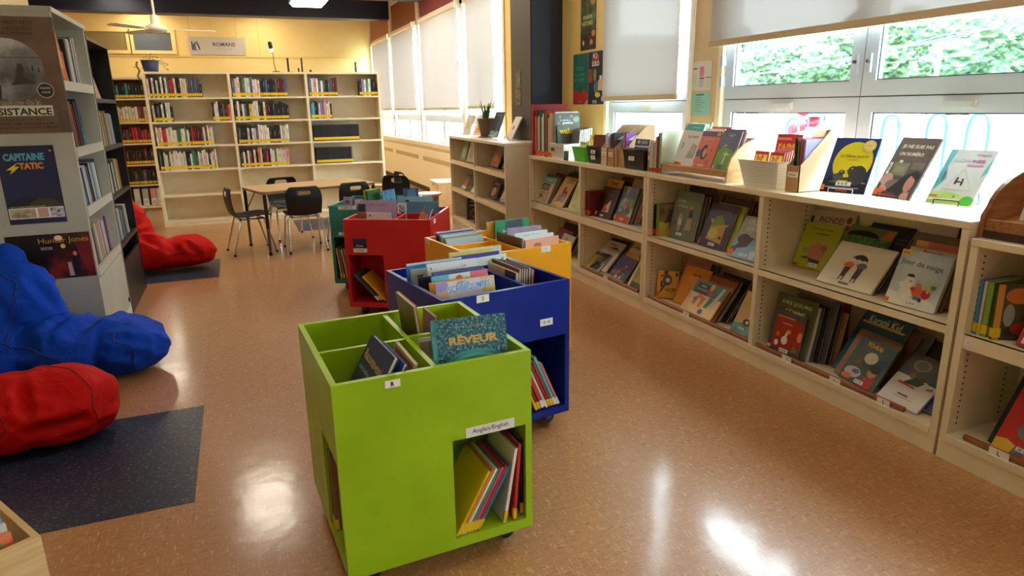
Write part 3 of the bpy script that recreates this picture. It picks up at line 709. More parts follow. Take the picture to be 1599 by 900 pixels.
# ROMANS sign and little things high up
sg = MB(); sw, sh = 1.175, .375
sg.box(0, sw, 0, .02, 0, sh, paint((196, 186, 168), .6))
art_on(sg, sw, sh, [('t', 'ROMANS', .61, .60, .40, (70, 66, 60), 0, .02), ('t', 'ADULTES', .61, .34, .27, (160, 152, 138), 0, 0), ('r', .035, .28, .055, .76, (30, 34, 70)), ('r', .06, .28, .085, .62, (60, 70, 120)), ('r', .09, .28, .105, .72, (30, 34, 70)), ('p', [(.115, .72), (.135, .75), (.185, .32), (.165, .28)], (30, 34, 60)), ('r', .03, .24, .15, .27, (80, 86, 120))])
tag(sg.build('wall_sign', None, T(-.745, Y1 - .03, 2.785)), 'grey sign reading ROMANS on the yellow back wall', 'sign')
pt = thing('potted_plant', 'straggly plant in a dark blue pot on top of the white bookcase', 'potted plant', T(-.955, 10.44, 2.067))
p = MB(); p.lathe([(.085, 0), (.11, .145), (.10, .145), (.085, .13)], paint((44, 54, 92), .5), 20); p.build('pot', pt)
lf = MB()
for i in range(26):
    a = random.uniform(0, 2 * pi); r_ = random.uniform(.05, .22); z = .15 + random.uniform(-.05, .09) - max(0, r_ - .12) * .8
    c_ = Vector((r_ * cos(a), r_ * sin(a) * .6, z)); d = Vector((cos(a + 1), sin(a + 1), .4)) * .028; e_ = Vector((-sin(a), cos(a), .3)) * .016
    lf.add([tuple(c_ - d), tuple(c_ + e_), tuple(c_ + d), tuple(c_ - e_)], [(0, 1, 2, 3)], paint((66, 76, 40), .6))
    if i % 3 == 0: lf.tube([(0, 0, .13), tuple(c_ * .6 + Vector((0, 0, .09))), tuple(c_)], .003, paint((70, 72, 40), .6), 5)
for k in range(14):
    c_ = Vector((-.155 - .012 * sin(k), 0.02 - .2 * 0, .12 - k * .022)); lf.add([(c_.x - .02, c_.y, c_.z), (c_.x, c_.y + .008, c_.z + .012), (c_.x + .02, c_.y, c_.z), (c_.x, c_.y - .008, c_.z - .012)], [(0, 1, 2, 3)], paint((66, 76, 40), .6))
lf.build('leaves', pt)
lm = thing('clip_lamp', 'small lit black lamp on a thin stem above the white bookcase', 'lamp', T(.615, 10.45, 2.067))
MB().tube([(.01, 0, 0), (-.008, 0, .12), (-.005, 0, .22), (-.02, 0, .30)], .008, paint((190, 150, 80), .5), 8).build('stem', lm)
MB().cyl((.01, 0, 0), .05, .012, M_BLACKMET, 16).build('base', lm)
MB().lathe([(.022, 0), (.028, .03), (.026, .09), (.012, .10)], M_BLACKMET, 14, T(-.025, 0, .31) @ R(-8, 'Y')).build('lamp_head', lm)
b_ = MB(); blob(b_, (-.022, 0, .30), (.022, .022, .026), emit((1, .75, .4), 20), 1, 2, .0); b_.build('bulb', lm)
for i, (x, h, w) in enumerate(((.80, .19, .02), (.935, .055, .012), (.985, .19, .014), (1.10, .03, .02), (1.74, .14, .012))):
    o = thing('bookend', ['tall black bookend standing on the bookcase top', 'very short black bookend between two tall ones', 'slim tall black bookend on the bookcase top', 'tiny dark block on the bookcase top', 'thin dark bookend alone near the window end of the bookcase top'][i], 'bookend', T(x, 10.4, 2.067), 'bookends on the white bookcase')
    MB().box(-w, 0, -.05, .05, 0, h, M_BLACKMET).build('upright', o); MB().box(-w, .05, -.05, .05, 0, .003, M_BLACKMET).build('foot_plate', o)
fan = thing('ceiling_fan', 'white three-blade ceiling fan on a long rod', 'ceiling fan', T(-.75, 9.5, 2.50))
MB().lathe([(.05, -.03), (.115, -.02), (.13, .02), (.09, .05), (.05, .07), (.045, .15), (.03, .17)], paint((226, 218, 200), .4), 24).build('motor', fan)
MB().cyl((0, 0, .16), .014, ZC - 2.5 - .16, paint((226, 218, 200), .4), 10).build('down_rod', fan)
MB().lathe([(.03, .38), (.07, .50), (.075, .58), (.03, .58)], paint((226, 218, 200), .4), 20).build('canopy', fan)
for a in (4, 124, 231):
    b_ = MB(); b_.box(.10, .24, -.012, .012, .0, .008, paint((220, 214, 200), .4)); b_.prism([(.2, -.05), (.62, -.07), (.66, -.04), (.66, .04), (.62, .065), (.2, .045)], .002, .01, paint((214, 206, 190), .5), axis='z')
    b_.build('blade', fan, R(a, 'Z') @ R(9, 'X'))

# ------------------------------------------------------------------ rolling book bins
SB, TB, ZB0, ZB1, ZN = .666, .019, .075, .755, .485
def book_bin(label, cx, cy, ang, rgb, mirror, cross, plates, name='rolling_book_bin', half=False):
    o = thing(name, label, 'book bin', T(cx, cy, 0) @ R(ang, 'Z'), 'rolling painted book bins')
    if half: pass
    m = mottle(rgb, tuple(min(255, int(c * 1.06) + 3) for c in rgb), 4, .32, spec=.3)
    H = SB / 2; s = -1 if mirror else 1
    mb = MB()
    for k in range(4):
        M = R(90 * k, 'Z')
        def bx(x0, x1, y0, y1, z0, z1):
            mb.box(x0 * s, x1 * s, y0, y1, z0, z1, m, M)
        n0, n1 = .04, .309                                             # niche opening
        bx(-H + (TB if True else 0), H, -H, -H + TB, ZN, ZB1)           # wall over the niche
        bx(-H + TB, n0, -H, -H + TB, ZB0, ZN)                           # wall beside the niche
        bx(n1, H, -H, -H + TB, ZB0, ZN)                                 # stile
        bx(n0, n1, -H, -H + TB, ZB0, ZB0 + .038)                        # rail
        bx(n0 - .014, n0, -H + TB, -.05, ZB0 + .038, ZN); bx(n0 - .014, H - TB, -.064, -.05, ZB0 + .038, ZN)
    mb.box(-H + TB, H - TB, -H + TB, H - TB, ZB0 + .001, ZB0 + .038, m); mb.box(-H + TB, H - TB, -H + TB, H - TB, ZN, ZN + .014, m)
    mb.build('carcass', o)
    cxx, cyy = cross
    d = MB().box(cxx - .009, cxx + .009, -H + TB, (cyy - .008) if half else (H - TB), ZN + .014, ZB1 - .006, m).box(-H + TB, cxx - .009, cyy - .008, cyy + .008, ZN + .014, ZB1 - .008, m).box(cxx + .009, H - TB, cyy + .012, cyy + .028, ZN + .014, ZB1 - .008, m)
    d.build('divider', o)
    for i, (x, y) in enumerate(((-.25, -.25), (.25, -.25), (.25, .25), (-.25, .25))):
        c = MB(); c.box(x - .03, x + .03, y - .03, y + .03, ZB0 - .008, ZB0, M_BLACKMET)
        for e in (-.017, .017): c.box(x - .012, x + .022, y + e - .002, y + e + .002, .022, ZB0 - .006, paint((90, 90, 92), .35, .8))
        co = c.build('caster', o)
        MB().cyl((x + .012, y - .012, .0285), .0285, .024, M_BLACKPL, 18, 'y').build('wheel', co)
    for (face, x, z, w, h, art, nm, base) in plates:
        p = MB(); p.box(0, w, 0, .0012, 0, h, base); art_on(p, w, h, art)
        M = R({'f': 0, 'r': 90, 'l': -90}[face], 'Z') @ T(x - w / 2, -H - .0016, z - h / 2)
        p.build(nm, o, M)
    return o
LBL = lambda s, wu=.3, b=.02: [('t', s, .5, .5, wu, M_INK, 0, b)]
BIN = dict(G=((.487, 2.253), 3.3), B=((1.006, 3.014), 8.8), Y=((1.41, 3.79), 8.5), R=((1.115, 5.17), -29), T=((1.106, 5.968), -27.5))
book_bin('lime green rolling book bin in front, labelled Anglais/English', .487, 2.253, 3.3, (150, 184, 26), False, (0, 0), [('f', -.147, .729, .05, .025, LBL('R', .22, .05), 'label_card', M_WHITE), ('f', .177, .503, .178, .036, LBL('Anglais/English', .74, .006), 'label_card', M_WHITE)])
book_bin('dark blue rolling book bin behind the green one', 1.006, 3.014, 8.8, (10, 36, 132), False, (.11, .15), [('f', -.135, .735, .062, .034, LBL('S', .18, .01), 'label_card', M_WHITE), ('f', .20, .565, .07, .034, LBL('0 - 4', .5, .02), 'label_card', M_WHITE)], half=True)
book_bin('yellow orange rolling book bin behind the blue one', 1.41, 3.79, 8.5, (238, 166, 36), False, (.0, .03), [('f', .15, .737, .066, .034, LBL('T', .14, .01), 'label_card', M_WHITE), ('l', -.28, .735, .05, .03, LBL('U', .2), 'label_card', M_WHITE)])
dm = mottle((24, 28, 60), (40, 44, 90), 14, .4)
book_bin('red rolling book bin with a dark sticker on its side', 1.115, 5.17, -29, (192, 34, 36), True, (.05, .0), [('f', -.215, .575, .105, .072, [('r', 0, 0, 1, .45, (20, 22, 44)), ('t', 'Disney', .5, .22, .5, (226, 226, 240))], 'sticker', dm), ('f', -.215, .522, .105, .03, LBL('Classiques', .6, .01), 'label_card', M_WHITE), ('r', -.2, .725, .06, .034, LBL('C', .2), 'label_card', M_WHITE)], half=True)
book_bin('teal green rolling book bin farthest along the row', 1.106, 5.968, -27.5, (52, 132, 116), True, (.0, .0), [('f', -.17, .738, .16, .026, LBL('COMIQUES', .6, .01), 'label_card', M_WHITE), ('f', -.16, .60, .10, .03, LBL('BD', .3, .01), 'label_card', M_WHITE), ('f', -.2, .515, .13, .028, LBL('Contes', .5, .01), 'label_card', M_WHITE), ('f', -.13, .635, .05, .03, LBL('A', .2, .01), 'label_card', M_WHITE)])
# ------------------------------------------------------------------ table and chairs
tb = thing('library_table', 'light wood topped table with dark legs in front of the white bookcase', 'table', T(.73, 8.2, 0) @ R(16, 'Z'))
hw, hd = .68, .375
pts = []
for (cx, cy, a0) in ((hw - .07, hd - .07, 0), (-hw + .07, hd - .07, 90), (-hw + .07, -hd + .07, 180), (hw - .07, -hd + .07, 270)):
    for k in range(7): pts.append((cx + .07 * cos(RAD(a0 + 15 * k)), cy + .07 * sin(RAD(a0 + 15 * k))))
tt = MB().prism(pts, .672, .70, mottle((196, 160, 116), (208, 172, 128), 5, .35, stretch=(1, 8, 1)), axis='z'); tt.prism([(x * 1.002, y * 1.003) for x, y in pts], .674, .697, paint((150, 128, 104), .5), axis='z')
tt.build('table_top', tb)
for sx in (-1, 1):
    for sy in (-1, 1):
        l = MB(); x, y = sx * (hw - .035), sy * (hd - .03)
        l.tube([(x, y, .672), (x, y, .30)], .019, M_BLACKMET, 12); l.tube([(x, y, .31), (x, y, .025)], .016, paint((110, 104, 98), .3, .8), 12); l.cyl((x, y, 0), .02, .03, M_BLACKPL, 12); l.build('leg', tb)
        MB().tube([(x, y, .43), (x - sx * .13, y - sy * .02, .672)], .006, M_BLACKMET, 8).build('brace', tb)

def chair(label, M):
    o = thing('plastic_chair', label, 'chair', M, 'black plastic chairs around the table')
    prof = [(-.215, .395), (-.20, .412), (-.12, .418), (0, .405), (.10, .398), (.165, .41), (.20, .45), (.222, .52), (.232, .59), (.235, .65), (.228, .70), (.215, .735)]
    wid = [.17, .195, .205, .205, .20, .19, .185, .195, .20, .195, .18, .15]
    n = 10; vs = []; fs = []
    for i, (y, z) in enumerate(prof):
        for k in range(n + 1):
            u = -1 + 2 * k / n
            cv = .022 * u * u if i < 6 else 0
            cb = -.03 * u * u if i >= 6 else 0
            vs.append((u * wid[i], y + cb, z + cv))
    for i in range(len(prof) - 1):
        for k in range(n):
            if i in (9,) and 3 <= k <= 6: continue      # hand hold
            a = i * (n + 1) + k; fs.append((a, a + 1, a + n + 2, a + n + 1))
    s = MB().add(vs, fs, M_BLACKPL, None, True).build('shell', o)
    sd = s.modifiers.new('thick', 'SOLIDIFY'); sd.thickness = .010; sd.offset = 0
    ss = s.modifiers.new('smooth', 'SUBSURF'); ss.levels = 1; ss.render_levels = 1
    for sx in (-1, 1):
        for (yt, yb) in ((-.12, -.215), (.13, .235)):
            MB().tube([(sx * .12, yt * .9, .392), (sx * .165, yt, .388), (sx * .18, yt * 1.05, .36), (sx * .205, yb, .02)], .0115, M_CHROME, 10).build('leg', o)
            MB().cyl((sx * .205, yb, 0), .014, .024, M_BLACKPL, 10).build('glide', o)
        MB().tube([(sx * .135, -.13, .386), (sx * .135, .14, .386)], .010, M_CHROME, 8).build('seat_rail', o)
    fr = MB()
    for y in (-.11, .12): fr.tube([(-.135, y, .386), (.135, y, .386)], .010, M_CHROME, 8)
    fr.build('seat_frame', o)
    return o
# chairs face their own -y; the back is at +y
c0 = chair('black plastic chair turned side-on at the narrow end of the table', T(.03, 8.03, 0) @ R(101, 'Z'))
def put_chair(x, y, rz, label): return dup(c0, T(x, y, 0) @ R(rz, 'Z'), label)
put_chair(.60, 7.90, 184, 'black plastic chair whose back with a hand hole faces out of the picture')
put_chair(1.14, 8.06, 196, 'black plastic chair second along the long side of the table')
put_chair(1.74, 8.78, -80, 'black plastic chair at the far end of the table, hand hole showing')
put_chair(1.66, 8.22, -40, 'black plastic chair at the table corner above the teal bin')
put_chair(.50, 8.72, 12, 'black plastic chair tucked in on the bookcase side of the table')
# stool and drawer unit by the end cabinet
st = thing('round_stool', 'pale round-topped stool with a grey body beside the end cabinet', 'stool', T(2.27, 8.62, 0))
MB().lathe([(.165, .43), (.175, .436), (.175, .452), (.165, .458)], M_WOODL, 28).build('seat', st)
MB().lathe([(.14, .03), (.135, .43)], paint((176, 166, 150), .6), 24).build('body', st)
for k in range(4): MB().tube([(.15 * cos(k * pi / 2 + .4), .15 * sin(k * pi / 2 + .4), .43), (.158 * cos(k * pi / 2 + .4), .158 * sin(k * pi / 2 + .4), 0)], .012, M_WOODB, 8).build('leg', st)
dr = thing('drawer_unit', 'small light wood drawer unit against the radiator', 'drawers', T(2.66, 9.55, 0) @ R(-3, 'Z'))
bevel(box_obj('body', 0, .42, 0, .5, 0, .46, M_WOODL, dr)); box_obj('top', -.01, .43, -.01, .51, .46, .48, M_WOODL, dr)
for z in (.02, .17, .315):
    d = MB().box(-.014, -.001, .01, .49, z, z + .135, M_WOODL).build('drawer_front', dr)
    MB().prism([(.21, z + .132), (.29, z + .132), (.27, z + .105), (.25, z + .098), (.23, z + .105)], -.0155, -.0142, paint((60, 40, 26), .6), axis='x').build('finger_notch', d)

# ------------------------------------------------------------------ beanbags
def fabric(rgb):
    m, nt, b = new_mat('canvas_fabric'); N = nt.nodes.new; L = nt.links.new
    tc = N('ShaderNodeTexCoord'); nz = N('ShaderNodeTexNoise'); nz.inputs['Scale'].default_value = 260; L(tc.outputs['Object'], nz.inputs[0])
    n2 = N('ShaderNodeTexNoise'); n2.inputs['Scale'].default_value = 7; n2.inputs['Detail'].default_value = 4; n2.inputs['Distortion'].default_value = 1.2; L(tc.outputs['Object'], n2.inputs[0])
    b.inputs['Base Color'].default_value = lin(rgb); b.inputs['Roughness'].default_value = .7; b.inputs['Specular IOR Level'].default_value = .15
    b1 = N('ShaderNodeBump'); b1.inputs['Strength'].default_value = .15; b1.inputs['Distance'].default_value = .002; L(nz.outputs[0], b1.inputs['Height'])
    b2 = N('ShaderNodeBump'); b2.inputs['Strength'].default_value = .5; b2.inputs['Distance'].default_value = .03; L(n2.outputs[0], b2.inputs['Height']); L(b1.outputs[0], b2.inputs['Normal']); L(b2.outputs[0], b.inputs['Normal'])
    return m
def smin(a, b, k):
    h = max(k - abs(a - b), 0) / k
    return min(a, b) - h * h * k * .25
def beanbag(label, M, ells, rgb, bounds, seams, folds, k=.12, seed=0):
    """soft bag: smooth union of ellipsoids, found along rays from several hearts, then voxel-joined and wrinkled"""
    o = thing('beanbag', label, 'beanbag', M, 'beanbags on the reading side')
    mb = MB(); f = fabric(rgb)
    for j, (c, r, ry) in enumerate(ells):
        bm = bmesh.new(); bmesh.ops.create_icosphere(bm, subdivisions=4, radius=1)
        Rm = R(ry, 'Y') if not isinstance(ry, tuple) else R(ry[0], 'X') @ R(ry[1], 'Y') @ R(ry[2], 'Z')
        vs = []
        for v in bm.verts:
            q = Rm @ Vector((v.co.x * r[0], v.co.y * r[1], v.co.z * r[2])); q = q + Vector(c)
            q.z = max(q.z, 0.0) if q.z > .03 else .03 + (q.z - .03) * .12
            vs.append((q.x, q.y, max(q.z, 0)))
        mb.add(vs, [tuple(v.index for v in f_.verts) for f_ in bm.faces], f, None, True); bm.free()
    tmp = mb.build('bag', o)
    rm = tmp.modifiers.new('join', 'REMESH'); rm.mode = 'VOXEL'; rm.voxel_size = .014; rm.use_smooth_shade = True
    sm = tmp.modifiers.new('soft', 'SMOOTH'); sm.factor = .6; sm.iterations = 26
    dg = bpy.context.evaluated_depsgraph_get(); ev = tmp.evaluated_get(dg); me = bpy.data.meshes.new_from_object(ev)
    tmp.modifiers.clear()
    me.calc_loop_triangles()
    nrm = [v.normal.copy() for v in me.vertices]
    for v in me.vertices:
        p = v.co; d = 0
        for (a, b_, wdt, dep) in folds:          # creases along segments
            A, B = Vector(a), Vector(b_); t = max(0, min(1, (p - A).dot(B - A) / (B - A).length_squared)); q = A + (B - A) * t
            e = (p - q).length
            d -= dep * math.exp(-(e / wdt) ** 2) * (1 - .5 * abs(2 * t - 1)); d += dep * .5 * math.exp(-((e - 2 * wdt) / wdt) ** 2)
        w = noise.noise(p * 3.2 + Vector((seed, 0, 0))) * .020
        w += (1 - abs(noise.noise(Vector((p.x * 5, p.y * 5, p.z * 9 + seed)))) * 2.2) * .014
        w += (abs(noise.noise(Vector((p.x * 9 + seed, p.y * 7, p.z * 14)))) - .2) * .012
        fl = min(1, p.z / .08)
        q = p + nrm[v.index] * ((w + d) * fl); q.z = max(0.001, q.z); v.co = q
    for p in me.polygons: p.use_smooth = True
    me.materials.clear(); me.materials.append(f)
    old = tmp.data; tmp.data = me; bpy.data.meshes.remove(old)
    # seams follow the cloth: pulled onto the surface
    from mathutils.bvhtree import BVHTree
    bv = BVHTree.FromPolygons([v.co for v in me.vertices], [tuple(p.vertices) for p in me.polygons])
    dk = paint(tuple(int(c * .72) for c in rgb), .7)
    for s in seams:
        P = []
        for i in range(len(s) - 1):
            for t in range(8): P.append(Vector(s[i]).lerp(Vector(s[i + 1]), t / 8))
        P.append(Vector(s[-1]))
        Q = []
        for p in P:
            h = bv.find_nearest(p)
            if h[0] is not None: Q.append(tuple(h[0]))
        MB().tube(Q, .0045, dk, 6).build('piping', o)
    return o
# blue chair-shaped bag: lobe towards the room, tall back against the grey case
beanbag('large blue chair-shaped beanbag leaning on the grey display case', T(0, 0, 0),
    [((-.83, 4.50, .165), (.29, .25, .185), 0), ((-1.12, 4.46, .19), (.30, .27, .20), 0), ((-1.50, 4.45, .20), (.34, .29, .24), 0), ((-1.30, 4.53, .44), (.23, .17, .30), (0, 14, 0)), ((-1.33, 4.60, .66), (.10, .10, .17), (0, 10, 0)), ((-1.52, 4.50, .45), (.25, .22, .25), 0)],
    (8, 62, 176), None, [[(-1.35, 4.2, .42), (-1.2, 4.2, .30), (-1.05, 4.15, .22), (-.98, 4.15, .05)], [(-1.30, 4.75, .60), (-1.02, 4.7, .40), (-.85, 4.7, .36)], [(-.78, 4.2, .40), (-.70, 4.2, .28), (-.68, 4.2, .06)], [(-1.30, 4.3, .84), (-1.22, 4.25, .6), (-1.28, 4.2, .4)]],
    [((-1.24, 4.40, .80), (-1.04, 4.42, .40), .028, .03), ((-1.34, 4.32, .74), (-1.16, 4.30, .40), .03, .03), ((-1.0, 4.3, .33), (-.86, 4.6, .36), .035, .035), ((-.84, 4.28, .30), (-.66, 4.32, .22), .02, .014), ((-.84, 4.27, .2), (-.66, 4.3, .14), .02, .012), ((-1.10, 4.3, .37), (-.98, 4.55, .40), .03, .03)], seed=2)
beanbag('red beanbag on the dark blue tile square in front', T(0, 0, 0),
    [((-.93, 3.60, .17), (.24, .22, .19), 0), ((-1.16, 3.60, .165), (.28, .25, .175), 0), ((-1.46, 3.62, .17), (.32, .28, .19), 0), ((-1.70, 3.66, .25), (.25, .25, .27), 0)],
    (196, 12, 8), None, [[(-1.05, 3.7, .42), (-.9, 3.6, .40), (-.72, 3.4, .3), (-.72, 3.4, .1)], [(-1.35, 3.5, .42), (-1.14, 3.4, .33), (-1.1, 3.3, .2), (-1.2, 3.2, .06)]],
    [((-1.06, 3.50, .36), (-1.02, 3.40, .24), .025, .03), ((-1.10, 3.40, .28), (-.95, 3.38, .25), .022, .025), ((-1.02, 3.36, .16), (-.82, 3.40, .17), .025, .025), ((-1.22, 3.62, .38), (-1.05, 3.62, .38), .03, .025)], seed=9)
beanbag('red beanbag behind the black display case', T(0, 0, 0),
    [((-.60, 7.48, .16), (.27, .22, .17), 0), ((-.80, 7.45, .15), (.26, .22, .15), 0), ((-1.0, 7.45, .20), (.24, .24, .21), 0), ((-1.06, 7.50, .42), (.17, .17, .28), (0, -8, 0)), ((-1.10, 7.50, .62), (.08, .1, .16), 0)],
    (200, 16, 10), None, [[(-.95, 7.2, .34), (-.75, 7.2, .22), (-.5, 7.2, .2)], [(-.55, 7.3, .36), (-.46, 7.25, .2), (-.48, 7.25, .05)]],
    [((-.98, 7.28, .4), (-.86, 7.3, .26), .03, .03), ((-.62, 7.28, .32), (-.50, 7.28, .16), .03, .02)], seed=4)

# ------------------------------------------------------------------ pine crate in the near corner with booklets
pc = thing('pine_book_crate', 'knotty pine book crate in the near corner', 'crate', T(-.651, 2.035, 0) @ R(32, 'Z'))
M_PINE = mottle((224, 184, 120), (238, 206, 150), 5.0, .45, stretch=(1, 1, 14))
mb = MB(); mb.box(-.60, 0, -.018, 0, .02, .40, M_PINE); k = MB()
fp = mb.build('front_board', pc)
kn = MB(); kn.lathe([(.011, -.0012), (.008, -.0014)], paint((110, 58, 30), .5), 14, T(-.04, -.018, .352) @ R(90, 'X')); kn.lathe([(.007, -.001), (.005, -.0012)], paint((120, 66, 34), .5), 12, T(-.30, -.018, .24) @ R(90, 'X')); kn.build('knot', fp)
box_obj('side_board', -.018, 0, 0, .40, .02, .40, M_PINE, pc); box_obj('side_board', -.60, -.582, 0, .40, .02, .40, M_PINE, pc)
box_obj('back_board', -.60, 0, .40, .418, .02, .40, M_PINE, pc); box_obj('bottom_board', -.582, -.018, 0, .40, .05, .066, M_PINE, pc); box_obj('divider', -.30, -.29, 0, .40, .066, .37, M_PINE, pc)
for x in (-.57, -.03):
    for y in (.03, .37): MB().box(x - .02, x + .02, y - .02, y + .02, 0, .05, M_PINE).build('foot', pc)
for i, (c, y, h, s) in enumerate((((240, 130, 90), .03, .30, 'coral booklet with a black letter standing at the front of the pine crate'), ('w', .06, .315, 'white booklet behind the coral one in the pine crate'), ('s', .09, .32, 'sky blue booklet in the pine crate'), ('l', .125, .325, 'pale grey booklet rearmost in the pine crate'))):
    book('booklet', s, 'booklet', T(-.651, 2.035, 0) @ R(32, 'Z') @ T(-.262, y, .068), .21, h + .055, .012, c, [('t', 'R', .9, .84, .1, (40, 30, 30), 0, .04), ('e', .86, .92, .04, .02, (120, 170, 90))] if i == 0 else [('r', .3, .7, .9, .74, (150, 160, 190))], group='booklets in the pine crate')

# ------------------------------------------------------------------ plant on the end cabinet and wire stands
sp = thing('potted_plant', 'spiky green plant in a grey brown pot on the end cabinet', 'potted plant', T(2.83, 7.86, 1.185))
MB().lathe([(.095, 0), (.10, .012), (.06, .014), (.065, .02), (.10, .20), (.104, .20), (.104, .225), (.096, .225), (.09, .205)], paint((108, 92, 80), .55), 24).build('pot', sp)
MB().lathe([(.088, .195), (.088, .20)], paint((50, 38, 30), .9), 20).build('soil', sp)
random.seed(3)
for i in range(11):
    a = i * 2.4; ln = random.uniform(.12, .26) if i else .30; out = random.uniform(.05, .16) * (1.3 if i % 3 == 0 else .7)
    vs = []; fs = []; wd = .024
    for j in range(7):
        t = j / 6; r_ = .02 + out * t ** 1.5; z = .20 + ln * t - (.09 * t * t if i % 3 == 0 else 0); w_ = wd * (1 - t) ** .7 * (1 if j else .7) + .001
        cx, cy = r_ * cos(a), r_ * sin(a)
        vs += [(cx - sin(a) * w_, cy + cos(a) * w_, z + .006), (cx, cy, z), (cx + sin(a) * w_, cy - cos(a) * w_, z + .006)]
    for j in range(6):
        for e in (0, 1): fs.append((3 * j + e, 3 * j + e + 1, 3 * j + e + 4, 3 * j + e + 3))
    MB().add(vs, fs, mottle((40, 92, 40), (70, 130, 56), 20, .4), None, True).build('leaf', sp)
def wire_stand(label, M, w, h, mat, tilt, depth=.02):
    """easel of bent wire: its front lip at y = -depth, the back rest in the book plane"""
    o = thing('wire_book_stand', label, 'book stand', M, 'wire book stands')
    m = MB(); ta = RAD(tilt)
    for s in (-1, 1):
        x = s * w / 2
        m.tube([(x, -depth - .006, .034), (x, -depth - .008, .010), (x, -depth + .004, .003), (x, .022, .003), (x, .024 + h * sin(ta), h * cos(ta)), ], .0022, mat, 6)
        m.tube([(x, .02 + h * sin(ta), h * cos(ta)), (x, .05 + h * sin(ta) * 1.15, .003)], .002, mat, 6)
    m.tube([(-w / 2, -depth - .006, .034), (w / 2, -depth - .006, .034)], .0022, mat, 6); m.tube([(-w / 2, .024 + h * sin(ta), h * cos(ta)), (w / 2, .024 + h * sin(ta), h * cos(ta))], .002, mat, 6)
    m.tube([(-w / 2, .05 + h * sin(ta) * 1.15, .003), (w / 2, .05 + h * sin(ta) * 1.15, .003)], .002, mat, 6)
    m.build('wire_frame', o); return o

# ------------------------------------------------------------------ baskets, bins and magazine holders on the long top
ZT = 1.061
def basket(name, label, x0, x1, y0, y1, h, mat, holes=None, rim=True, cat='basket', tape=.02, weave=None):
    o = thing(name, label, cat, T((x0 + x1) / 2, (y0 + y1) / 2, ZT), 'bins and baskets on the low bookcases')
    a, b = (x1 - x0) / 2, (y1 - y0) / 2; t = .004; n = MB()
    A = [(-a + tape, -b + tape), (a - tape, -b + tape), (a - tape, b - tape), (-a + tape, b - tape)]; B = [(-a, -b), (a, -b), (a, b), (-a, b)]
    vs = [(x, y, 0) for x, y in A] + [(x, y, h) for x, y in B] + [(x * .96, y * .96, h) for x, y in B] + [(x * .95, y * .95, .004) for x, y in A]
    fs = [(3, 2, 1, 0)] + [(i, (i + 1) % 4, (i + 1) % 4 + 4, i + 4) for i in range(4)] + [(i + 4, (i + 1) % 4 + 4, (i + 1) % 4 + 8, i + 8) for i in range(4)] + [(i + 8, (i + 1) % 4 + 8, (i + 1) % 4 + 12, i + 12) for i in range(4)] + [(12, 13, 14, 15)]
    n.add(vs, fs, mat); n.build('body', o)
    if holes:
        hb = MB()
        def wall(P0, P1, Q0, Q1, cols, rows, nx, ny):
            for r_ in range(rows):
                v0 = .16 + .68 * r_ / rows; v1 = v0 + .68 / rows * .55
                for c in range(cols):
                    sh = .5 * (r_ % 2) if weave else 0
                    u0 = .05 + .9 * (c + sh) / (cols + .5); u1 = u0 + .9 / (cols + .5) * (.5 if not weave else .55)
                    def pt(u, v):
                        p = Vector(P0).lerp(Vector(P1), u); q = Vector(Q0).lerp(Vector(Q1), u); z = p.lerp(q, v); return (z.x + nx * .0008, z.y + ny * .0008, z.z)
                    um, vm = (u0 + u1) / 2, (v0 + v1) / 2
                    if weave: hb.add([pt(um, v0), pt(u1, vm), pt(um, v1), pt(u0, vm)], [(0, 1, 2, 3)], holes)
                    else: hb.add([pt(u0, v0), pt(u1, v0), pt(u1, v1), pt(u0, v1)], [(0, 1, 2, 3)], holes)
        z0 = 0
        L3 = lambda p, z: (p[0], p[1], z)
        wall(L3(A[3], 0), L3(A[0], 0), L3(B[3], h), L3(B[0], h), 16, 7, -1, 0)
        wall(L3(A[0], 0), L3(A[1], 0), L3(B[0], h), L3(B[1], h), 12, 7, 0, -1)
        w_ = hb.build('weave_openings', o); w_['kind'] = 'stuff'
    if rim: MB().tube([(x, y, h) for x, y in B], .005, mat, 6, None, True).build('rim', o)
    return o
M_WB = paint((232, 228, 222), .45)
WB1 = basket('white_basket', 'white slotted basket of magazines beside the tall picture albums', 2.775, 3.10, 5.62, 5.92, .14, M_WB, paint((170, 164, 156), .6))
MB().box(-.164, -.158, .06, .12, .07, .10, paint((60, 90, 80), .5)).build('sticker', WB1)
GB = basket('green_bin', 'bright green plastic bin on the low bookcase', 2.80, 3.02, 5.27, 5.50, .125, paint((84, 190, 30), .4), cat='bin')
K1 = basket('black_bin', 'small black bin with two pale labels', 2.81, 3.05, 4.985, 5.245, .145, paint((26, 24, 26), .4), paint((52, 48, 48), .5), cat='bin')
for z, s in ((.098, 'BD'), (.052, 'Jeux')): card(K1, -.118, .01, z, s, .075, .032)
K2 = basket('black_bin', 'larger black bin with one pale label', 2.80, 3.06, 4.325, 4.625, .15, paint((26, 24, 26), .4), paint((52, 48, 48), .5), cat='bin')
card(K2, -.122, .03, .085, 'Revues', .08, .036)
W2 = basket('white_woven_basket', 'white woven plastic basket of red and yellow magazines', 2.825, 3.09, 2.985, 3.315, .152, M_WB, paint((192, 188, 184), .6), weave=True, tape=.03)
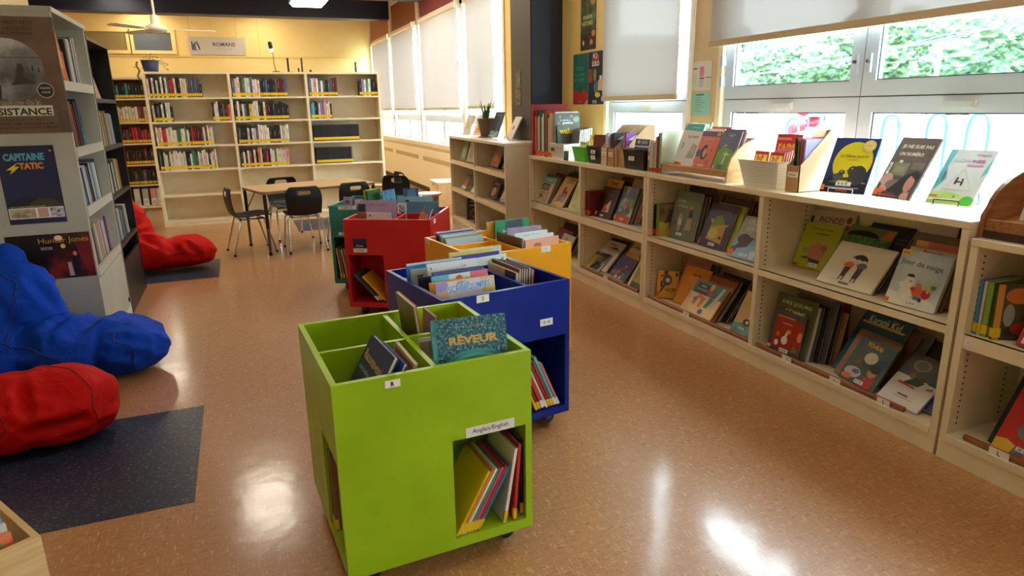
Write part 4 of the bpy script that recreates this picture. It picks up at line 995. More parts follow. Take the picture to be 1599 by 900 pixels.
def holder(label, x, y0, y1, zf=.145, zb=.325, dep=.27, front=M_KRAFT, lab=True):
    o = thing('magazine_holder', label, 'magazine holder', T(x, (y0 + y1) / 2, ZT), 'cardboard magazine holders on the low bookcases')
    w = (y1 - y0) / 2; t = .004; m = MB()
    m.box(0, t, -w, w, 0, zf, front); m.box(t, dep, -w, w, 0, t, M_KRAFT); m.box(dep - t, dep, -w, w, 0, zb, M_KRAFT); m.build('front_and_back', o)
    for s in (-1, 1):
        MB().prism([(0, 0), (dep, 0), (dep, zb), (dep - .07, zb), (.0, zf)], s * w - (t if s > 0 else 0), s * w + (0 if s > 0 else t), M_KRAFTL).build('side', o)
    if lab: card(o, -.0005, 0, zf * .66, 'Revues', min(.075, 1.6 * w), .03)
    return o
H1 = holder('pale cardboard magazine holder beside the small black bin', 2.80, 4.865, 4.965, front=M_KRAFTL)
H2 = holder('cardboard magazine holder beside the larger black bin', 2.80, 4.755, 4.858)
H2b = holder('cardboard magazine holder pushed against the larger black bin', 2.83, 4.64, 4.745, lab=False)
H3 = holder('narrow brown cardboard holder between the larger black bin and the thin upright magazines', 2.83, 4.245, 4.315, zf=.15, zb=.25)
H4 = holder('brown and cream cardboard magazine holder beside the white woven basket', 2.84, 2.835, 2.93, zb=.33)
# wooden sloped rack with curved end, and the curved rack at the frame edge
rk = thing('wooden_book_rack', 'wooden tabletop rack holding books facing out, curved pale end board', 'book rack', T(2.80, 0, ZT))
rb = MB().prism([(.02, .035), (.02, .058), (.30, .058), (.30, .035)], 3.42, 4.08, M_WOODB).prism([(.0, .035), (.02, .035), (.03, .075), (.005, .07)], 3.40, 4.10, mottle((176, 124, 74), (196, 144, 92), 8, .4, stretch=(1, 6, 6))); rb.prism([(.27, .058), (.285, .058), (.36, .26), (.345, .26)], 3.45, 4.05, M_WOODB); rb.build('ledge', rk)
for y, m in ((3.385, M_WOODL), (4.085, M_WOODB)):
    P = [(.0, 0), (.34, 0), (.34, .25)] + [(.34 - .33 * sin(RAD(a)) , .08 + .20 * cos(RAD(a))) for a in (8, 25, 40, 55, 70, 85)]
    if y > 4: P = [(0, 0), (.34, 0), (.34, .07), (0, .07)]
    MB().prism(P, y, y + .016, m).build('end_board', rk)
r2 = thing('curved_wooden_rack', 'dark brown wooden rack with a rounded end board at the frame edge', 'book rack', T(2.80, 1.05, .996))
P = [(.0, 0), (.0, .09)] + [(.02 + .33 * (1 - cos(RAD(a))), .09 + .19 * sin(RAD(a))) for a in range(10, 91, 10)] + [(.36, .28), (.36, 0)]
MB().prism(P, .735, .755, M_WOODB).build('end_board', r2)
MB().prism([(.01, .03), (.01, .075), (.035, .075), (.05, .05), (.33, .10), (.34, .08), (.05, .03)], -.2, .735, mottle((150, 96, 56), (176, 120, 74), 8, .4, stretch=(1, 6, 6))).build('ledge', r2)
MB().prism([(.32, .08), (.34, .08), (.36, .28), (.345, .28)], -.2, .735, M_WOODB).build('back_rest', r2)
MB().prism([(.0, 0), (.36, 0), (.36, .03), (0, .03)], -.2, .735, paint((60, 36, 24), .5)).build('base', r2)
# ------------------------------------------------------------------ novels in rows, spines to the room
random.seed(11)
GN = 'novels on the white bookcase'
def jit(c, a=14):
    c = PAL[c] if isinstance(c, str) else c
    return tuple(max(4, min(250, int(v + random.uniform(-a, a)))) for v in c)
def novel_row(x0, x1, y, z, cols, where, hmin, hmax, group, name='novel', cat='novel', lab=M_YLAB, w=.16, vary=True):
    n = len(cols); st = (x1 - x0) / n
    for i, c in enumerate(cols):
        t = st * (random.uniform(.82, .93) if vary else .95); h = random.uniform(hmin, hmax) if vary else hmin
        if i == n - 1 and vary and c in 'kg': h *= .8
        M = T(x0 + st * i + st, y, z + .001) @ R(90, 'Z')       # spine faces -y
        adj = 'thin ' if t < .028 else ''
        o = book(name, '%s%s %s, %s along, %s' % (adj, NAMES[c], cat, ORD[i], where), cat, M, w, h, t, jit(c), group=group, spine=None, slab=lab, slab_z=(.014, .052), slab_w=.004)
        # a strip of title on the spine
        if i % 2 or vary is False: continue
        tc = (150, 144, 134) if sum(PAL[c]) < 330 else (90, 84, 86)
        m = MB(); zz = h * random.uniform(.42, .55); m.box(-.0008, 0, t * .38, t * .62, zz, zz + h * random.uniform(.2, .34), paint(tc)); m.build('spine_title', o)
def row3(b, zi, segs, shelf):
    a0, a1 = BXS[b] + .02, BXS[b + 1] - .02; W_ = a1 - a0
    bay = ['plant bay of the white bookcase', 'middle bay of the white bookcase', 'window-side bay of the white bookcase'][b]
    for j, (u0, u1, cols) in enumerate(segs):
        wh = '%s shelf, %s' % (shelf, bay)
        if len(segs) > 1: wh = ('plant-end' if j == 0 else 'window-end') + ' run, ' + wh
        novel_row(a0 + u0 * W_, a0 + u1 * W_, 10.325, BZ[zi], cols, wh, *((.205, .262) if 'kkkkkkkkkkkkkkkkkkkk' not in cols else (.225, .225)), GN, vary='kkkkkkkkkkkkkkkkkkkk' not in cols)
row3(0, 5, [(.0, .66, 'wkwkwkwkwgrrwkkcwcbgbbbgk')], 'top')
row3(0, 4, [(.02, .26, 'wkgkwkwwk'), (.76, 1, 'kwwkkgkrp')], 'second')
row3(0, 3, [(.02, .72, 'wpwrrwcwwwtewwtwnrmmmmgwmwcw')], 'third')
row3(0, 2, [(.02, .72, 'gkwcgwcwwwwwwkkwtegwlwcwnwww')], 'fourth')
row3(1, 5, [(.01, .75, 'blwgewwbwwwkkbkkkgmmmb')], 'top')
row3(1, 4, [(.01, .74, 'kwkwbkycwwkkcmkknkkknkk')], 'second')
row3(1, 3, [(.02, .71, 'gkkkwkwlgwwwwwkkkkkwlcw')], 'third')
row3(1, 2, [(.02, .68, 'kwkwrkwkockmrkwwecwcwpp')], 'fourth')
row3(2, 5, [(.01, .41, 'bwpwbwgkbgmm'), (.73, 1, 'kvwtwkkk')], 'top')
row3(2, 4, [(.01, .31, 'sskkwvvpwck')], 'second')
row3(2, 3, [(.02, .68, 'k' * 27)], 'third')
row3(2, 2, [(.03, .56, 'k' * 23 + 'g')], 'fourth')
GL = 'hardcovers in the wooden bookcase'
for zi, cols, s in ((5, 'lwcktkktkkkkkk', 'top'), (4, 'kkwwcwwcwwrgcr', 'second'), (3, 'mmmkmgmrrmrrmm', 'third'), (2, 'mmkmmkkmkkmkmm', 'fourth'), (1, 'kkkkgkgkkk', 'fifth')):
    novel_row(-1.86, -1.245, 12.43, LZ[zi], cols, '%s shelf of the half-hidden bookcase' % s, .2, .255, GL, 'hardcover_book', 'hardcover')
for i, (x, c, lb) in enumerate(((-1.86, 'e', 'green'), (-1.66, 'w', 'white'), (-1.54, 'l', 'pale grey'), (-1.42, 'p', 'pink'), (-1.33, 'w', 'white end'))):
    o = thing('file_box', '%s file box with a white front on the bottom shelf of the half-hidden bookcase' % lb, 'file box', T(x, 12.42, LZ[0] + .001), 'file boxes in the wooden bookcase')
    wd = .17 if i == 0 else .082
    bx_ = MB().box(0, wd, 0, .2, 0, .11, M_WHITE).box(0, wd, .01, .2, .11, .27, paint(c)); bx_.build('box', o); MB().box(.02, wd - .02, -.001, 0, .03, .08, paint((206, 200, 190))).build('label_card', o)

# ------------------------------------------------------------------ comics on the grey and black cases (spines to +x, leaning)
GCm = 'comics on the display cases'
PALC = ['v', 'o', 'k', 'g', 'w', 'b', 'l', 'r', 's', 'n', 'e', 'c', 'p']
def calm(c, k=.45):
    m_ = sum(c) / 3; return tuple(int(v * (1 - k) + m_ * k) for v in c)
def comic_row(xf, ya, yb, z, cols, where, lean, h=.29, w=.215, t=.013, case='grey', art_first=None):
    n = len(cols); st = (yb - ya) / n
    for i, c in enumerate(cols):
        hh = h * random.uniform(.9, 1.03); tt = t * random.uniform(.75, 1.25); ln = lean * random.uniform(.85, 1.1)
        M = T(xf, ya + st * i + tt + h * sin(RAD(max(0, lean))), z + .001 + (0 if lean < 0 else tt * sin(RAD(lean)))) @ R(ln, 'X') @ R(180, 'Z')
        o = book('comic_book', '%s comic album, %s along, %s of the %s display case' % (NAMES[c], ORD[i], where, case), 'comic', M, w, hh, tt, calm(jit(c, 24)), group=GCm, spine=calm(jit(c, 34)), soft=False)
        bm_ = MB(); bc = jit(random.choice(PALC), 20)
        # back cover seen from the reading side: simple picture panel
        Mb = T(w, tt, 0) @ R(180, 'Z')
        art_on(bm_, w, hh, [('r', .08, .1, .92, .72, mottle(bc, jit(random.choice(PALC), 20), 18, .45)), ('r', .15, .80, .85, .92, jit(random.choice('wyokr'), 20))], Mb); bm_.build('cover_picture', o)
comic_row(-.945, 5.20, 5.52, GZ[0], 'kgllwgkwgl', 'top row', 4, .30)
for y_, h_, c_, lb_ in ((4.915, .30, (120, 90, 130), 'plum comic turned face-out at the near end of the top row, grey display case'), (4.955, .31, (222, 120, 50), 'orange and yellow face-out comic on the top row of the grey display case')):
    book('comic_book', lb_, 'comic', shelf_M(-1.065 if c_[0] > 200 else -1.085, y_, GZ[0], 52, 8, .012), .215, h_, .012, c_, [('p', [(.2, .05), (.5, .8), (.8, .75), (.9, .1)], mottle((232, 180, 60), (226, 130, 50), 14, .4)), ('r', .7, .3, .95, .95, mottle((214, 196, 170), (230, 150, 110), 16, .4)), ('r', .1, .88, .6, .95, (190, 50, 40))] if c_[0] > 200 else [('r', .1, .1, .8, .6, mottle((60, 50, 70), (160, 130, 160), 12, .4))], group=GCm)
comic_row(-.945, 4.875, 5.28, GZ[1], 'prkorkgn', 'second row', 9, .30)
book('comic_book', 'dark blue comic with a yellow title turned outward, second row of the grey display case', 'comic', shelf_M(-1.10, 5.40, GZ[1], 52, 8, .012), .21, .30, .012, mottle((40, 56, 80), (90, 120, 140), 8, .4), [('r', .1, .84, .8, .93, (226, 180, 60)), ('e', .5, .4, .3, .25, mottle((120, 150, 160), (60, 80, 110), 12, .4))], group=GCm)
comic_row(-.945, 4.875, 5.55, GZ[2], 'klsgwlbkwslwb', 'third row', 13, .27)
comic_row(-.945, 4.875, 5.62, GZ[3], 'olpghwpycvwpkvp', 'fourth row', 11, .27)
comic_row(-.945, 5.86, 6.55, KZ[1], 'ehwcoyehlpvls', 'second row', 8, .26, case='black')
comic_row(-.945, 5.86, 6.5, KZ[2], 'lgwlkwecyo', 'third row', 8, .25, case='black')
comic_row(-.945, 5.87, 6.5, KZ[3], 'ebslwbsgblw', 'bottom row', 9, .25, case='black')
for i, (y, lb, a) in enumerate(((6.19, 'face-out comic with a teal picture on the top row of the black display case', [('e', .3, .7, .25, .18, (60, 130, 130)), ('r', .05, .05, .95, .4, mottle((206, 170, 130), (230, 200, 170), 14, .5))]),
                               (6.62, 'face-out comic with brown and pink figures on the top row of the black display case', [('e', .4, .6, .3, .25, (120, 80, 90)), ('r', .1, .05, .9, .4, mottle((220, 160, 140), (170, 120, 110), 16, .5))]))):
    book('comic_book', lb, 'comic', shelf_M(-1.0, y - .36, KZ[0], 90, 12, .014), .34, .32, .014, mottle((196, 170, 140), (120, 90, 86), 9, .5), a, group=GCm)

# ------------------------------------------------------------------ picture books facing out on the low bookcases
LK, RD_, OR_ = paint((30, 30, 32)), (190, 40, 36), (224, 120, 50)
zM, zB = .60, .12
BAR = (.40, .08, .26, .065)
# unit over unit, from the far end
f = Front(2.80, 6.35, zM, -92, 24)
f.put('tan comic-style book in front of the turquoise one, far bay, upper shelf', .30, .205, (206, 184, 146), [('r', .12, .62, .72, .96, (34, 34, 34)), ('t', 'LE SON', .42, .84, .4, (230, 220, 200)), ('t', 'DU SILEX', .42, .72, .44, (230, 220, 200)), ('r', .1, .05, .9, .58, mottle((150, 120, 90), (206, 184, 146), 22, .5)), ('e', .3, .3, .1, .1, (120, 50, 40))], x0=.20 * 0 + .03)
f.put('turquoise-topped book behind the tan comic-style one', .31, .262, (112, 184, 166), [('t', 'contes', .5, .9, .5, (220, 220, 200))], x0=.0)
file_row(f, 7, 'gcdkmlk', lambda i, c: '%s book, %s behind the turquoise-topped one in the far bay' % (c, ORD[i]), .28, .26, .012, .012)
f = Front(2.815, 5.985, zM, -91.5, 33)
f.put('sandy book with brown dancing figures in the far bay, upper shelf', .27, .315, mottle((206, 164, 100), (216, 178, 116), 6, .4), [('t', 'Le monde', .6, .9, .5, (110, 70, 30)), ('t', 'des animaux', .6, .82, .6, (110, 70, 30)), ('e', .5, .52, .12, .15, (150, 84, 50)), ('e', .7, .42, .12, .1, (90, 60, 44)), ('p', [(.1, .3), (.5, .5), (.9, .4), (.8, .2), (.2, .1)], mottle((120, 70, 50), (190, 180, 170), 10, .5)), ('e', .45, .25, .14, .12, (190, 96, 60)), ('e', .75, .22, .14, .1, (120, 150, 180))])
file_row(f, 3, 'kgd', lambda i, c: '%s book, %s behind the sandy one with dancing figures' % (c, ORD[i]), .27, .33, .012, -.01)
f = Front(2.81, 5.60, zM, -90.9, 24)
f.put('pale green book against the divider, far bay, upper shelf', .24, .30, mottle((206, 212, 166), (180, 196, 120), 6, .5), [('e', .7, .6, .3, .22, (170, 180, 90)), ('e', .4, .15, .2, .06, (196, 180, 90))])
f.put('grey book behind the pale green one in the far bay', .25, .33, (150, 150, 140))
f = Front(2.83, 6.02, zB, -92, 30)
f.put('white book with a pale animal, far bay, lower shelf', .26, .22, (206, 206, 190), [('e', .4, .7, .1, .15, (160, 160, 150)), ('r', .3, 0, 1, .3, (40, 110, 120))], x0=.10)
f.put('pink book in the far bay, lower shelf', .32, .25, (150, 70, 80), x0=-.08)
f.put('dark navy book with a moon picture, far bay, lower shelf', .30, .32, (26, 28, 46), [('e', .3, .7, .08, .07, (206, 190, 140))], x0=-.05)
file_row(f, 3, 'gkd', lambda i, c: '%s book, %s behind the navy one on the lower far shelf' % (c, ORD[i]), .28, .28, .012, .0)
# bay B
f = Front(2.80, 5.06, zM, -93, 3)
for i, c in enumerate(((126, 34, 28), (112, 28, 26))):
    book('picture_book', ['dark red spine-out book against the upright, second bay', 'dark red spine-out book with a silver line, second bay'][i], 'book', T(2.80, 5.212 - i * .05, zM + .001) @ R(0, 'Z'), .2, .215, .03, c, group='picture books facing out on the low shelves', slab=M_OLAB)
f = Front(2.845, 5.15, zM, -88, 23)
f.put('black book with a red and white dancer, second bay, upper shelf', .255, .275, mottle((30, 20, 22), (60, 22, 26), 8, .35), [('p', [(.35, .2), (.75, .2), (.7, .62), (.6, .52)], (216, 196, 170)), ('e', .42, .36, .07, .12, (180, 50, 50)), ('e', .5, .28, .12, .07, (190, 80, 70)), ('r', .3, .72, .8, .78, (90, 30, 34))], slab=M_OLAB, slab_w=.03, stickers=[(.35, .04, .2, .06)])
f.put('book with a yellow band behind the black dancer book', .24, .345, (40, 34, 36), [('r', 0, .72, 1, 1, (206, 150, 46)), ('t', 'hiver', .5, .9, .5, (60, 40, 20))])
file_row(f, 6, 'dkgkdk', lambda i, c: '%s book, %s behind the yellow-banded one, second bay' % (c, ORD[i]), .25, .33, .012, .012)
f = Front(2.89, 4.90, zM, -93.8, 20)
f.put('glossy blue and white patterned book with an orange foot, second bay', .255, .30, mottle((50, 76, 92), (206, 214, 206), 7, .3, c3=(96, 122, 136)), [('r', 0, 0, 1, .2, (206, 84, 50)), ('e', .5, .45, .12, .08, (206, 130, 110)), ('e', .8, .55, .12, .14, (130, 150, 60))], slab=M_WHITE, slab_w=.02, stickers=[(.4, .06, .25, .06)])
file_row(f, 2, 'gd', lambda i, c: '%s book, %s behind the patterned blue one, second bay' % (c, ORD[i]), .25, .29, .012, .01)
f.put('tall pinkish grey book in the second bay, upper shelf', .27, .365, (186, 150, 138), [('t', 'tout en douceur', .5, .93, .5, (140, 110, 100), 0, 0)], x0=-.0)
file_row(f, 4, 'pdcd', lambda i, c: '%s book, %s behind the tall pinkish one, second bay' % (c, ORD[i]), .26, .34, .012, .03)
f = Front(2.806, 5.225, zB, -84.3, 45)
f.put('black and yellow booklet lying over the white book, second bay, lower shelf', .21, .19, mottle((40, 40, 40), (190, 186, 170), 9, .5), [('r', 0, 0, .25, .8, (200, 190, 60)), ('p', [(.2, .1), (.5, .5), (.9, .3), (.8, .05)], (40, 38, 40)), ('t', 'FRISSON', .62, .86, .6, (40, 40, 44))], t=.006, soft=True)
f.put('white book under the black and yellow booklet, second bay, lower shelf', .265, .315, (222, 216, 208), [('t', 'froid', .45, .90, .3, (90, 90, 90)), ('p', [(.3, .78), (.7, .82), (.9, .74), (.6, .75)], (80, 84, 90)), ('e', .6, .5, .2, .1, (190, 186, 180))], t=.016)
file_row(f, 5, 'kgkdk', lambda i, c: '%s book, %s behind the white one, second bay, lower shelf' % (c, ORD[i]), .28, .31, .012, -.02)
f = Front(2.824, 4.846, zB, -95.7, 37)
f.put('purple book with a red guitar, second bay, lower shelf', .268, .225, mottle((62, 52, 110), (72, 62, 126), 5, .35), [('p', [(.25, .35), (.5, .42), (.48, .2), (.35, .14)], (214, 70, 44)), ('r', .42, .4, .45, .45, (214, 70, 44)), ('p', [(.44, .42), (.47, .40), (.72, .62), (.70, .65)], (220, 90, 60)), ('e', .66, .62, .03, .04, (220, 210, 200)), ('e', .15, .25, .10, .08, (110, 140, 70)), ('e', .75, .25, .1, .09, (96, 140, 66)), ('e', .68, .14, .06, .05, (226, 222, 210)), ('r', 0, 0, 1, .08, (170, 140, 100))], t=.016, stickers=[(.36, .08, .17, .08)])
f.put('yellow book showing behind the purple guitar book', .25, .255, (214, 170, 50))
file_row(f, 2, 'cl', lambda i, c: '%s book, %s behind the yellow one, second bay, lower shelf' % (c, ORD[i]), .22, .3, .012, -.01, h_var=.02)
f.put('beige book with a small title, second bay, lower shelf', .25, .37, (196, 184, 150), [('t', 'Moulin', .45, .78, .35, (90, 80, 60))], x0=-.06)
f = Front(2.80, 4.50, zB, -95.4, 30)
f.put('yellow green book with a horse picture, second bay, lower shelf', .262, .25, mottle((186, 180, 90), (140, 150, 60), 6, .5), [('p', [(.3, .55), (.7, .5), (.85, .9), (.5, .95)], (110, 76, 44)), ('r', .15, 0, 1, .2, (70, 76, 50)), ('e', .6, .4, .05, .15, (90, 64, 40)), ('r', 0, 0, .1, 1, (216, 210, 190))], t=.018)
f.put('grey book behind the horse picture book', .25, .29, (150, 156, 146), x0=-.05)
# bay C
book('picture_book', 'thin dark red spine-out book at the upright, third bay', 'book', T(2.80, 4.172, zM + .001), .2, .22, .014, (120, 30, 36), group='picture books facing out on the low shelves', slab=M_OLAB)
book('picture_book', 'black spine-out book in the third bay', 'book', T(2.80, 4.150, zM + .001), .2, .23, .016, (34, 26, 32), group='picture books facing out on the low shelves', slab=M_OLAB)
book('picture_book', 'green and yellow picture book turned toward the room, third bay', 'book', T(2.80, 4.125, zM + .001) @ R(-24, 'Z'), .19, .235, .012, mottle((70, 60, 60), (150, 130, 60), 9, .4), [('r', 0, 0, .5, .45, mottle((150, 160, 50), (206, 190, 70), 8, .5)), ('r', 0, 0, .12, 1, (120, 150, 50)), ('p', [(.3, .4), (.9, .5), (.8, .9), (.5, .8)], (60, 50, 60))], group='picture books facing out on the low shelves', slab=M_OLAB, slab_w=.02)
f = Front(2.858, 4.07, zM, -86.9, 13)
f.put('grey green picture book of a boy and a girl, third bay, upper shelf', .277, .345, mottle((98, 112, 100), (116, 128, 114), 4, .4), [('r', 0, 0, .03, 1, (150, 50, 44)), ('t', 'Gretel', .28, .80, .3, (206, 200, 176)), ('t', 'et Hansel', .36, .69, .34, (206, 200, 176)), ('e', .35, .50, .055, .04, (206, 150, 110)), ('p', [(.28, .30), (.44, .30), (.42, .46), (.30, .46)], (220, 212, 196)), ('p', [(.35, .46), (.38, .46), (.37, .36)], (170, 40, 36)), ('r', .32, .17, .36, .3, (206, 180, 150)), ('r', .38, .17, .41, .3, (206, 180, 150)), ('e', .70, .68, .045, .045, (190, 130, 90)), ('p', [(.66, .64), (.78, .64), (.80, .50), (.66, .46)], (58, 56, 52)), ('p', [(.64, .46), (.80, .48), (.86, .22), (.56, .20)], (166, 156, 132)), ('r', .60, .06, .64, .2, (150, 140, 120)), ('r', .0, .33, .32, .34, (70, 60, 50))], t=.018, slab=M_OLAB, slab_w=.02, stickers=[(.33, .08, .22, .06)])
file_row(f, 4, 'gdkd', lambda i, c: '%s book, %s behind the boy and girl book, third bay' % (c, ORD[i]), .28, .36, .014, .022)
f = Front(2.878, 3.735, zM, -90.5, 21.8)
f.put('dark violet book with a golden cushion picture, third bay, upper shelf', .271, .305, mottle((56, 48, 84), (64, 54, 94), 4, .35), [('t', 'Les milliers de moutons', .52, .84, .62, (206, 200, 210), 0, 0, .022), ('p', [(.22, .17), (.82, .12), (.80, .50), (.92, .56), (.74, .56), (.30, .62), (.14, .66), (.26, .52)], (206, 158, 70)), ('p', [(.28, .52), (.32, .70), (.52, .74), (.70, .64), (.72, .56), (.30, .46)], (120, 150, 60)), ('e', .42, .32, .17, .12, (206, 206, 110)), ('e', .72, .25, .05, .03, (40, 34, 40))], t=.016, stickers=[(.40, .04, .24, .07)], slab=M_OLAB, slab_w=.012)
f.put('lime green book just behind the violet cushion book', .275, .305, (170, 180, 40), x0=.025, t=.022)
f.put('dark brown book behind the lime green one, third bay', .275, .35, (70, 40, 36), x0=.0, t=.014)
f.d += .012
f.put('dusty pink book behind the dark brown one, third bay', .28, .36, (170, 120, 110), [('t', 'le voyage', .6, .93, .4, (110, 60, 60))], x0=-.03)
file_row(f, 2, 'kd', lambda i, c: '%s book, %s behind the dusty pink one' % (c, ORD[i]), .28, .36, .012, .03)
f = Front(2.82, 3.36, zM, -87, 32)
f.put('pale blue book with a grey creature, third bay, against the upright', .247, .285, mottle((150, 160, 158), (176, 190, 196), 4, .4), [('r', .0, .0, 1, .45, (140, 180, 216)), ('t', 'GROS', .40, .86, .48, (214, 206, 190), 0, .03), ('t', 'AFFAIRE', .52, .70, .64, (214, 206, 190), 0, .03), ('e', .30, .45, .2, .12, (84, 70, 76)), ('p', [(.1, .18), (.5, .28), (.62, .50), (.3, .55)], (78, 64, 70)), ('e', .12, .18, .1, .08, (90, 76, 80)), ('e', .8, .12, .1, .1, (206, 216, 226))], t=.016, stickers=[(.4, .05, .26, .06)], slab=M_OLAB, slab_w=.04)
f.put('red brown book behind the pale blue creature book', .24, .27, (130, 60, 50), x0=.02)
hop = book('picture_book', 'thick yellow board book reading HOP in the third bay, lower shelf', 'book', T(2.818, 4.11, zB + .001) @ R(-42, 'Z') @ R(-12, 'X') @ T(0, 0, .009), .155, .205, .03, (226, 170, 30), [('p', [(.1, .2), (.2, .2), (.45, .5), (.5, 1), (.3, 1), (.35, .55)], (96, 86, 80)), ('e', .48, .66, .22, .2, (96, 88, 84)), ('e', .50, .66, .1, .08, (226, 222, 214)), ('p', [(.12, .8), (.28, .86), (.26, .78)], (30, 28, 28)), ('r', .16, .4, .26, .62, (60, 60, 60)), ('t', 'HOP', .64, .30, .46, (30, 26, 26), 0, .01, .15), ('e', .9, .88, .05, .08, (30, 26, 26)), ('e', .85, .08, .03, .02, (30, 26, 26))], group='picture books facing out on the low shelves', spine=(160, 60, 40), slab=M_OLAB, slab_w=.02)
f = Front(2.874, 3.975, zB, -85.4, 24)
f.put('orange book with a drawn face, third bay, lower shelf', .264, .295, mottle((222, 146, 40), (230, 156, 50), 4, .4), [('e', .45, .8, .1, .03, (180, 90, 40)), ('e', .62, .8, .06, .03, (190, 60, 40)), ('p', [(.45, .25), (.48, .25), (.42, .55), (.38, .55)], (190, 110, 40)), ('e', .7, .5, .16, .16, (214, 110, 50)), ('r', .2, .57, .6, .575, (120, 60, 30)), ('e', .64, .5, .05, .05, (70, 40, 40))])
f.put('dusty brown pink book behind the orange face book', .246, .345, (168, 116, 92), [('t', 'les bottes', .5, .93, .5, (120, 70, 60))], x0=-.03)
file_row(f, 2, 'kd', lambda i, c: '%s book, %s behind the orange face book' % (c, ORD[i]), .26, .34, .012, .02)
f = Front(2.791, 3.795, zB, -91.2, 36.2)
f.put('teal and orange patterned book with a black title box, third bay, lower shelf', .334, .255, mottle((226, 196, 130), (236, 206, 140), 4, .4), [('r', 0, .62, 1, 1, (60, 130, 106)), ('r', .08, .62, .52, .94, (28, 28, 30)), ('t', 'Hiver', .3, .86, .16, (226, 220, 210)), ('t', 'on se cache', .3, .76, .34, (226, 220, 210)), ('p', [(.2, .3), (.5, .25), (.55, .55), (.3, .62)], (216, 116, 70)), ('p', [(.6, .3), (.7, .3), (.8, .6), (.66, .62)], (60, 120, 110)), ('r', .33, .15, .43, .5, (230, 200, 130)), ('e', .25, .45, .05, .06, (110, 130, 160)), ('e', .6, .16, .07, .08, (60, 90, 160)), ('p', [(.74, .32), (.86, .36), (.95, .96), (.86, .98)], (214, 206, 196)), ('p', [(0, .0), (.2, 0), (.06, .6), (0, .6)], (226, 180, 140)), ('e', .6, .75, .1, .12, (170, 60, 50)), ('e', .56, .9, .06, .1, (210, 180, 110))], t=.012)
f.put('brown orange book behind the teal patterned one', .27, .31, (170, 98, 56), [('t', 'ours', .5, .86, .4, (140, 70, 40))], x0=.06)
file_row(f, 7, 'kdekdgk', lambda i, c: '%s book, %s behind the brown orange one, third bay' % (c, ORD[i]), .28, .29, .014, .012)
f = Front(2.815, 3.275, zB, -94, 26)
f.put('yellow and teal book with a watchful eye, third bay, lower shelf', .20, .285, mottle((214, 176, 80), (206, 170, 120), 5, .4), [('p', [(0, 0), (1, 0), (1, .2), (.5, .3), (0, .22)], mottle((60, 120, 120), (120, 180, 170), 12, .5)), ('p', [(.45, .3), (1, .3), (1, .55), (.7, .55)], (226, 200, 160)), ('e', .6, .32, .2, .08, (50, 40, 40)), ('e', .6, .32, .07, .04, (226, 220, 210)), ('p', [(.6, .7), (1, .6), (1, 1), (.8, 1)], (120, 110, 60)), ('e', .3, .75, .2, .15, (190, 180, 90))], stickers=[(.35, .13, .26, .05)])
# bay D (nearest)
f = Front(2.99, 2.975, zM, -83.3, 21.8)
f.put('lime yellow book with a pink pig, nearest full bay, upper shelf', .244, .275, mottle((176, 176, 24), (184, 184, 34), 4, .35), [('t', 'Il ne faut pas habiller', .50, .87, .62, (40, 40, 20), 0, .008, .045), ('t', 'les animaux', .52, .78, .38, (40, 40, 20), 0, .008, .04), ('e', .52, .38, .22, .19, (196, 122, 96)), ('e', .36, .46, .08, .06, (196, 122, 96)), ('e', .68, .48, .09, .07, (150, 100, 84)), ('p', [(.34, .24), (.70, .20), (.66, .12), (.40, .14)], (90, 70, 60)), ('p', [(.12, .22), (.32, .20), (.34, .26)], (50, 50, 20)), ('e', .22, .38, .07, .07, (150, 156, 110)), ('r', .0, .02, .14, .08, (150, 84, 30))], t=.012, stickers=[(.42, .05, .25, .085)])
f.d = .025
f.put('pale pinkish book reading INONDES behind the lime pig book', .294, .365, (206, 182, 156), [('t', 'INONDÉS', .50, .86, .56, (34, 32, 32), 0, .008, .13), ('e', .88, .88, .06, .06, (120, 80, 66)), ('p', [(.82, .72), (.95, .72), (.92, .80), (.85, .80)], (150, 70, 60)), ('r', .02, .76, .08, .88, (40, 36, 36))], x0=-.0, t=.014)
f = Front(2.839, 2.645, zM, -88, 40)
f.put('cream square book with two small animals under a black umbrella', .337, .262, mottle((222, 212, 186), (228, 218, 194), 3, .35), [('p', [(.36, .66), (.40, .73), (.48, .77), (.56, .76), (.63, .70), (.65, .62), (.60, .655), (.55, .63), (.50, .665), (.45, .64), (.41, .67)], (40, 36, 34)), ('r', .500, .50, .505, .80, (40, 36, 34)), ('e', .38, .50, .085, .075, (226, 112, 40)), ('e', .60, .52, .085, .075, (108, 106, 116)), ('p', [(.34, .22), (.42, .22), (.44, .46), (.33, .44)], (74, 60, 50)), ('p', [(.55, .22), (.64, .22), (.66, .46), (.55, .46)], (70, 60, 54)), ('r', .335, .13, .355, .24, (60, 50, 44)), ('r', .40, .13, .42, .24, (60, 50, 44)), ('r', .56, .13, .58, .24, (60, 50, 44)), ('r', .62, .13, .64, .24, (60, 50, 44)), ('p', [(.20, .12), (.36, .14), (.34, .12)], (190, 180, 160)), ('t', 'mon ami mon frere', .5, .88, .5, (206, 194, 166), 0, .0), ('r', .39, .055, .57, .10, (104, 104, 112))], t=.014)
f.put('green leaf-patterned book peeking over the umbrella book', .24, .31, mottle((52, 106, 66), (110, 160, 96), 26, .4), [], x0=-.0, t=.008)
f.put('green book with a big black shape and an orange corner', .275, .365, (110, 130, 90), [('e', .38, .84, .34, .085, (24, 28, 26)), ('p', [(.68, .7), (1, .7), (1, .98), (.85, .98)], (206, 120, 50)), ('r', .0, .68, .7, .76, (80, 130, 80))], x0=-.035, t=.012)
f.put('dark navy book with faint lettering, nearest full bay', .255, .385, (38, 46, 74), [('t', 'LA NUIT', .84, .8, .22, (120, 130, 150)), ('t', 'DU LAC', .84, .74, .2, (120, 130, 150))], x0=.06, t=.02)
